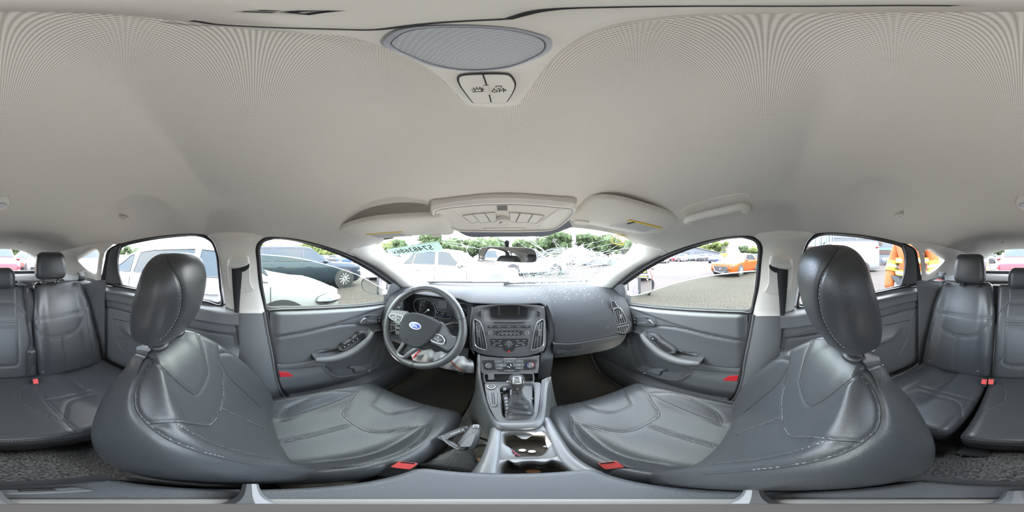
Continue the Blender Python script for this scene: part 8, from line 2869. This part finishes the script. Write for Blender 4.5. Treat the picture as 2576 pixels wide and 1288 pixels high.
for k, (px, r, lb) in enumerate(((857, 25, 'orange traffic cone in front of the far blue car'), (2484, 13, 'orange and white marker post left of the maroon vehicle'))):
    p = ground_pt(px, r)
    t = thing('traffic_cone', lb, 'cone', p)
    MB(Matrix.Translation(p)).lathe([(.001, .03), (.18, .03), (.16, .05), (.03, .75), (.001, .76)], 18).build('cone', mat('cone_orange_%d' % k, (.8, .10, .02), .5), t)
    MB(Matrix.Translation(p)).lathe([(.118, .30), (.122, .31), (.096, .45), (.092, .44)], 18).build('white_band', 'white', t)
    MB().box(p + Vector((0, 0, .015)), (.4, .4, .03)).build('base', 'matblack', t)

# ---------------------------------------------------------------- battery cart by the passenger mirror
cpt = ground_pt(1617, 5.0)
cart = thing('service_cart', 'black wheeled battery cart with yellow labels and a red cable, behind the passenger mirror', 'service cart', cpt)
az = radians((1617 - FPX) * 360 / 2576)
Mc = Matrix.Translation(cpt) @ Matrix.Rotation(-az, 4, 'Z')        # local y away from us
MB(Mc).prism([(-.17, 0, .30), (.20, 0, .30), (.16, 0, .86), (-.13, 0, .90)], (0, .30, 0)).build('case', 'black', cart, bevel=.03)
MB(Mc).prism([(-.10, -.012, .74), (.10, -.012, .74), (.08, -.012, .88), (-.04, -.012, .88)], (0, .01, 0)).build('top_label', mat('label_yellow', (.85, .78, .02), .5), cart)
MB(Mc).box((.01, -.012, .57), (.24, .012, .09)).build('label', mat('label_yellow2', (.85, .78, .02), .5), cart)
MB(Mc).box((.01, -.012, .67), (.28, .01, .05)).build('vent_panel', 'greyink', cart)
MB(Mc).tube([(-.15, .1, .85), (-.12, .05, 1.02), (.10, .05, 1.02), (.16, .1, .85)], .018, n=8).build('handle', 'black', cart)
MB(Mc).tube([(.12, -.02, .96), (.15, -.03, .80), (.20, -.04, .60), (.24, -.02, .40)], .018, n=8).build('white_hose', 'white', cart)
MB(Mc).tube([(.22, -.02, .95), (.20, -.05, .80), (.29, -.05, .64), (.28, -.04, .45), (.20, 0, .35)], .014, n=8).build('red_cable', 'red', cart)
MB(Mc).box((.30, 0, .86), (.09, .06, .05)).build('clamp', 'black', cart, bevel=.01)
for dx in (-.22, .20):
    MB(Mc @ Matrix.Translation((dx, .15, .17)) @ Matrix.Rotation(radians(90), 4, 'Y')).lathe([(.05, -.05), (.14, -.05), (.17, -.03), (.17, .03), (.14, .05), (.05, .05)], 22).build('wheel', 'tyre', cart)
MB(Mc).tube([(-.24, .15, .17), (.24, .15, .17)], .02, n=8).build('axle', 'greyink', cart)
MB(Mc).ico((-.30, .05, .64), 1, 2, (.13, .1, .1), jit=.25, rng=random.Random(4)).build('rag', mat('lilac_rag', (.35, .28, .34), .9), cart)

# ---------------------------------------------------------------- worker beside the rear passenger door
MT['skin'] = mat('skin', (.42, .25, .18), .6)
MT['hivis'] = mat('hi_vis_orange', (.26, .052, .006), .8, bump=.5, scale=30, var=.12, vscale=10)
MT['hiyellow'] = mat('hi_vis_yellow', (.21, .19, .012), .7)
MT['reflect'] = mat('reflective_tape', (.62, .62, .62), .35, metal=.3)
MT['trousers'] = mat('dark_trousers', (.03, .033, .04), .9)
def skinned(name, verts, edges, radii, m, parent, subd=2, root=0):
    me = bpy.data.meshes.new(name)
    me.from_pydata([tuple(v) for v in verts], edges, [])
    o = bpy.data.objects.new(name, me)
    COL.objects.link(o)
    md = o.modifiers.new('skin', 'SKIN')
    md.use_smooth_shade = True
    for i, r in enumerate(radii):
        sv = me.skin_vertices[0].data[i]
        sv.radius = r if isinstance(r, tuple) else (r, r)
        sv.use_root = (i == root)
    md2 = o.modifiers.new('subd', 'SUBSURF')
    md2.levels = md2.render_levels = subd
    bpy.context.view_layer.update()
    ev = o.evaluated_get(bpy.context.evaluated_depsgraph_get())
    me2 = bpy.data.meshes.new_from_object(ev)
    bpy.data.objects.remove(o)
    me2.materials.clear()
    me2.materials.append(MT[m])
    me2.polygons.foreach_set('use_smooth', [True] * len(me2.polygons))
    return link(name, me2, parent)
def person(loc, face_dir, label):
    rt = thing('person', label, 'person', loc, rot=(0, 0, face_dir))
    M0 = Matrix.Translation(loc) @ Matrix.Rotation(face_dir, 4, 'Z')      # local: faces +x, left = +y
    def T(L): return [M0 @ Vector(p) for p in L]
    # one continuous body: pelvis root, spine, neck, head, arms with hands, legs
    V = [(0, 0, .96), (0, 0, 1.12), (.01, 0, 1.30), (0, 0, 1.44), (.01, 0, 1.53), (.03, 0, 1.60), (.035, 0, 1.70), (.02, 0, 1.775),
         (0, .17, 1.41), (.0, .235, 1.26), (.03, .27, 1.12), (.10, .265, .98), (.16, .25, .86), (.185, .245, .80),
         (0, -.17, 1.41), (.0, -.235, 1.26), (.03, -.27, 1.12), (.10, -.265, .98), (.16, -.25, .86), (.185, -.245, .80),
         (0, .09, .92), (.01, .10, .70), (.02, .105, .50), (-.01, .11, .28), (-.02, .115, .09), (.10, .125, .04),
         (0, -.09, .92), (.01, -.10, .70), (.02, -.105, .50), (-.01, -.11, .28), (-.02, -.115, .09), (.10, -.125, .04)]
    E = [(0, 1), (1, 2), (2, 3), (3, 4), (4, 5), (5, 6), (6, 7), (3, 8), (8, 9), (9, 10), (10, 11), (11, 12), (12, 13), (3, 14), (14, 15), (15, 16), (16, 17), (17, 18), (18, 19),
         (0, 20), (20, 21), (21, 22), (22, 23), (23, 24), (24, 25), (0, 26), (26, 27), (27, 28), (28, 29), (29, 30), (30, 31)]
    Rr = [(.13, .16), (.12, .15), (.13, .17), (.10, .15), .055, .075, .10, .06, .065, .05, .045, .042, .032, (.035, .018), .065, .05, .045, .042, .032, (.035, .018),
          .09, .085, .065, .06, .045, .04, .09, .085, .065, .06, .045, .04]
    b = skinned('body', T(V), E, Rr, 'skin', rt)
    for sg in (-1, 1):     # five fingers, rooted in the palm
        pa = Vector((.185, sg * .245, .80))
        for k in range(5):
            if k == 4:
                F = [pa + Vector((.015, -sg * .01, .03)), pa + Vector((.045, -sg * .02, .0)), pa + Vector((.055, -sg * .025, -.03))]
            else:
                off = Vector((.022 - .014 * k, sg * (.004 - .002 * k), 0))
                ln = (.075, .085, .08, .062)[k]
                F = [pa + off, pa + off + Vector((.006, 0, -ln * .55)), pa + off + Vector((-.002, -sg * .012, -ln)), pa + off + Vector((-.012, -sg * .02, -ln * 1.25))]
            MB(M0).tube(F, [.010, .009, .008, .006][:len(F)], n=7).build('finger', 'skin', rt, smooth=80)
    # head details
    hd = Vector((.035, 0, 1.68))
    for sg in (-1, 1):
        MB(M0).ico(hd + Vector((.085, sg * .033, .012)), .012, 1).build('eye', 'ink', rt)
        MB(M0).ico(hd + Vector((.0, sg * .092, -.005)), 1, 2, (.022, .012, .035)).build('ear', 'skin', rt)
    MB(M0).ico(hd + Vector((.105, 0, -.015)), 1, 2, (.02, .016, .028)).build('nose', 'skin', rt)
    MB(M0).ico(hd + Vector((.085, 0, -.06)), 1, 2, (.014, .028, .008)).build('mouth', mat('lips', (.32, .13, .11), .5), rt)
    MB(M0).ico(hd + Vector((-.015, 0, .045)), 1, 3, (.115, .105, .09)).build('hair', mat('dark_hair', (.03, .022, .018), .8), rt)
    # long-sleeved hi-vis shirt as its own shell around torso and arms
    Vj = V[:4] + [(0, 0, 1.49)] + V[8:13] + V[14:19]
    Ej = [(0, 1), (1, 2), (2, 3), (3, 4), (3, 5), (5, 6), (6, 7), (7, 8), (8, 9), (3, 10), (10, 11), (11, 12), (12, 13), (13, 14)]
    Rj = [(.175, .215), (.16, .20), (.165, .215), (.14, .19), .08, .095, .078, .07, .066, .058, .095, .078, .07, .066, .058]
    j = skinned('shirt', T(Vj), Ej, Rj, 'hivis', rt)
    for z, rx, ry in ((1.20, .178, .212), (1.06, .182, .218)):
        MB(M0).grid([[Vector((.005 + rx * cos(a) * 1.02, ry * sin(a) * 1.02, z + h)) for a in [2 * pi * i / 32 for i in range(32)]] for h in (-.032, -.016, 0, .016, .032)], cv=True).build('reflective_band', 'hiyellow', j)
        MB(M0).grid([[Vector((.005 + rx * cos(a) * 1.03, ry * sin(a) * 1.03, z + h)) for a in [2 * pi * i / 32 for i in range(32)]] for h in (-.016, 0, .016)], cv=True).build('silver_tape', 'reflect', j)
    for sg in (-1, 1):
        a, c = Vector((.018, sg * .258, 1.18)), Vector((.06, sg * .268, 1.06))
        for f, m, r in ((0, 'hiyellow', .078), (.38, 'reflect', .0785), (.62, 'hiyellow', .078)):
            MB(M0).tube([a.lerp(c, f), a.lerp(c, f + (.38 if f == 0 else .24 if f < .5 else .38))], r, n=20).build('sleeve_band', m, j)
    Vt = [(0, 0, 1.0)] + V[20:25] + V[26:31]
    skinned('trousers', T(Vt), [(0, 1), (1, 2), (2, 3), (3, 4), (4, 5), (0, 6), (6, 7), (7, 8), (8, 9), (9, 10)], [(.15, .175), .11, .105, .085, .08, .075, .11, .105, .085, .08, .075], 'trousers', rt)
    for sg in (-1, 1):
        MB(M0).ico((.045, sg * .12, .05), 1, 3, (.145, .055, .055)).build('boot', 'black', rt)
    return rt
pp_ = ground_pt(2298, 1.95)
person(Vector((pp_.x, pp_.y, 0)), radians(110), 'person in an orange high-visibility shirt with reflective bands standing by the rear right door')
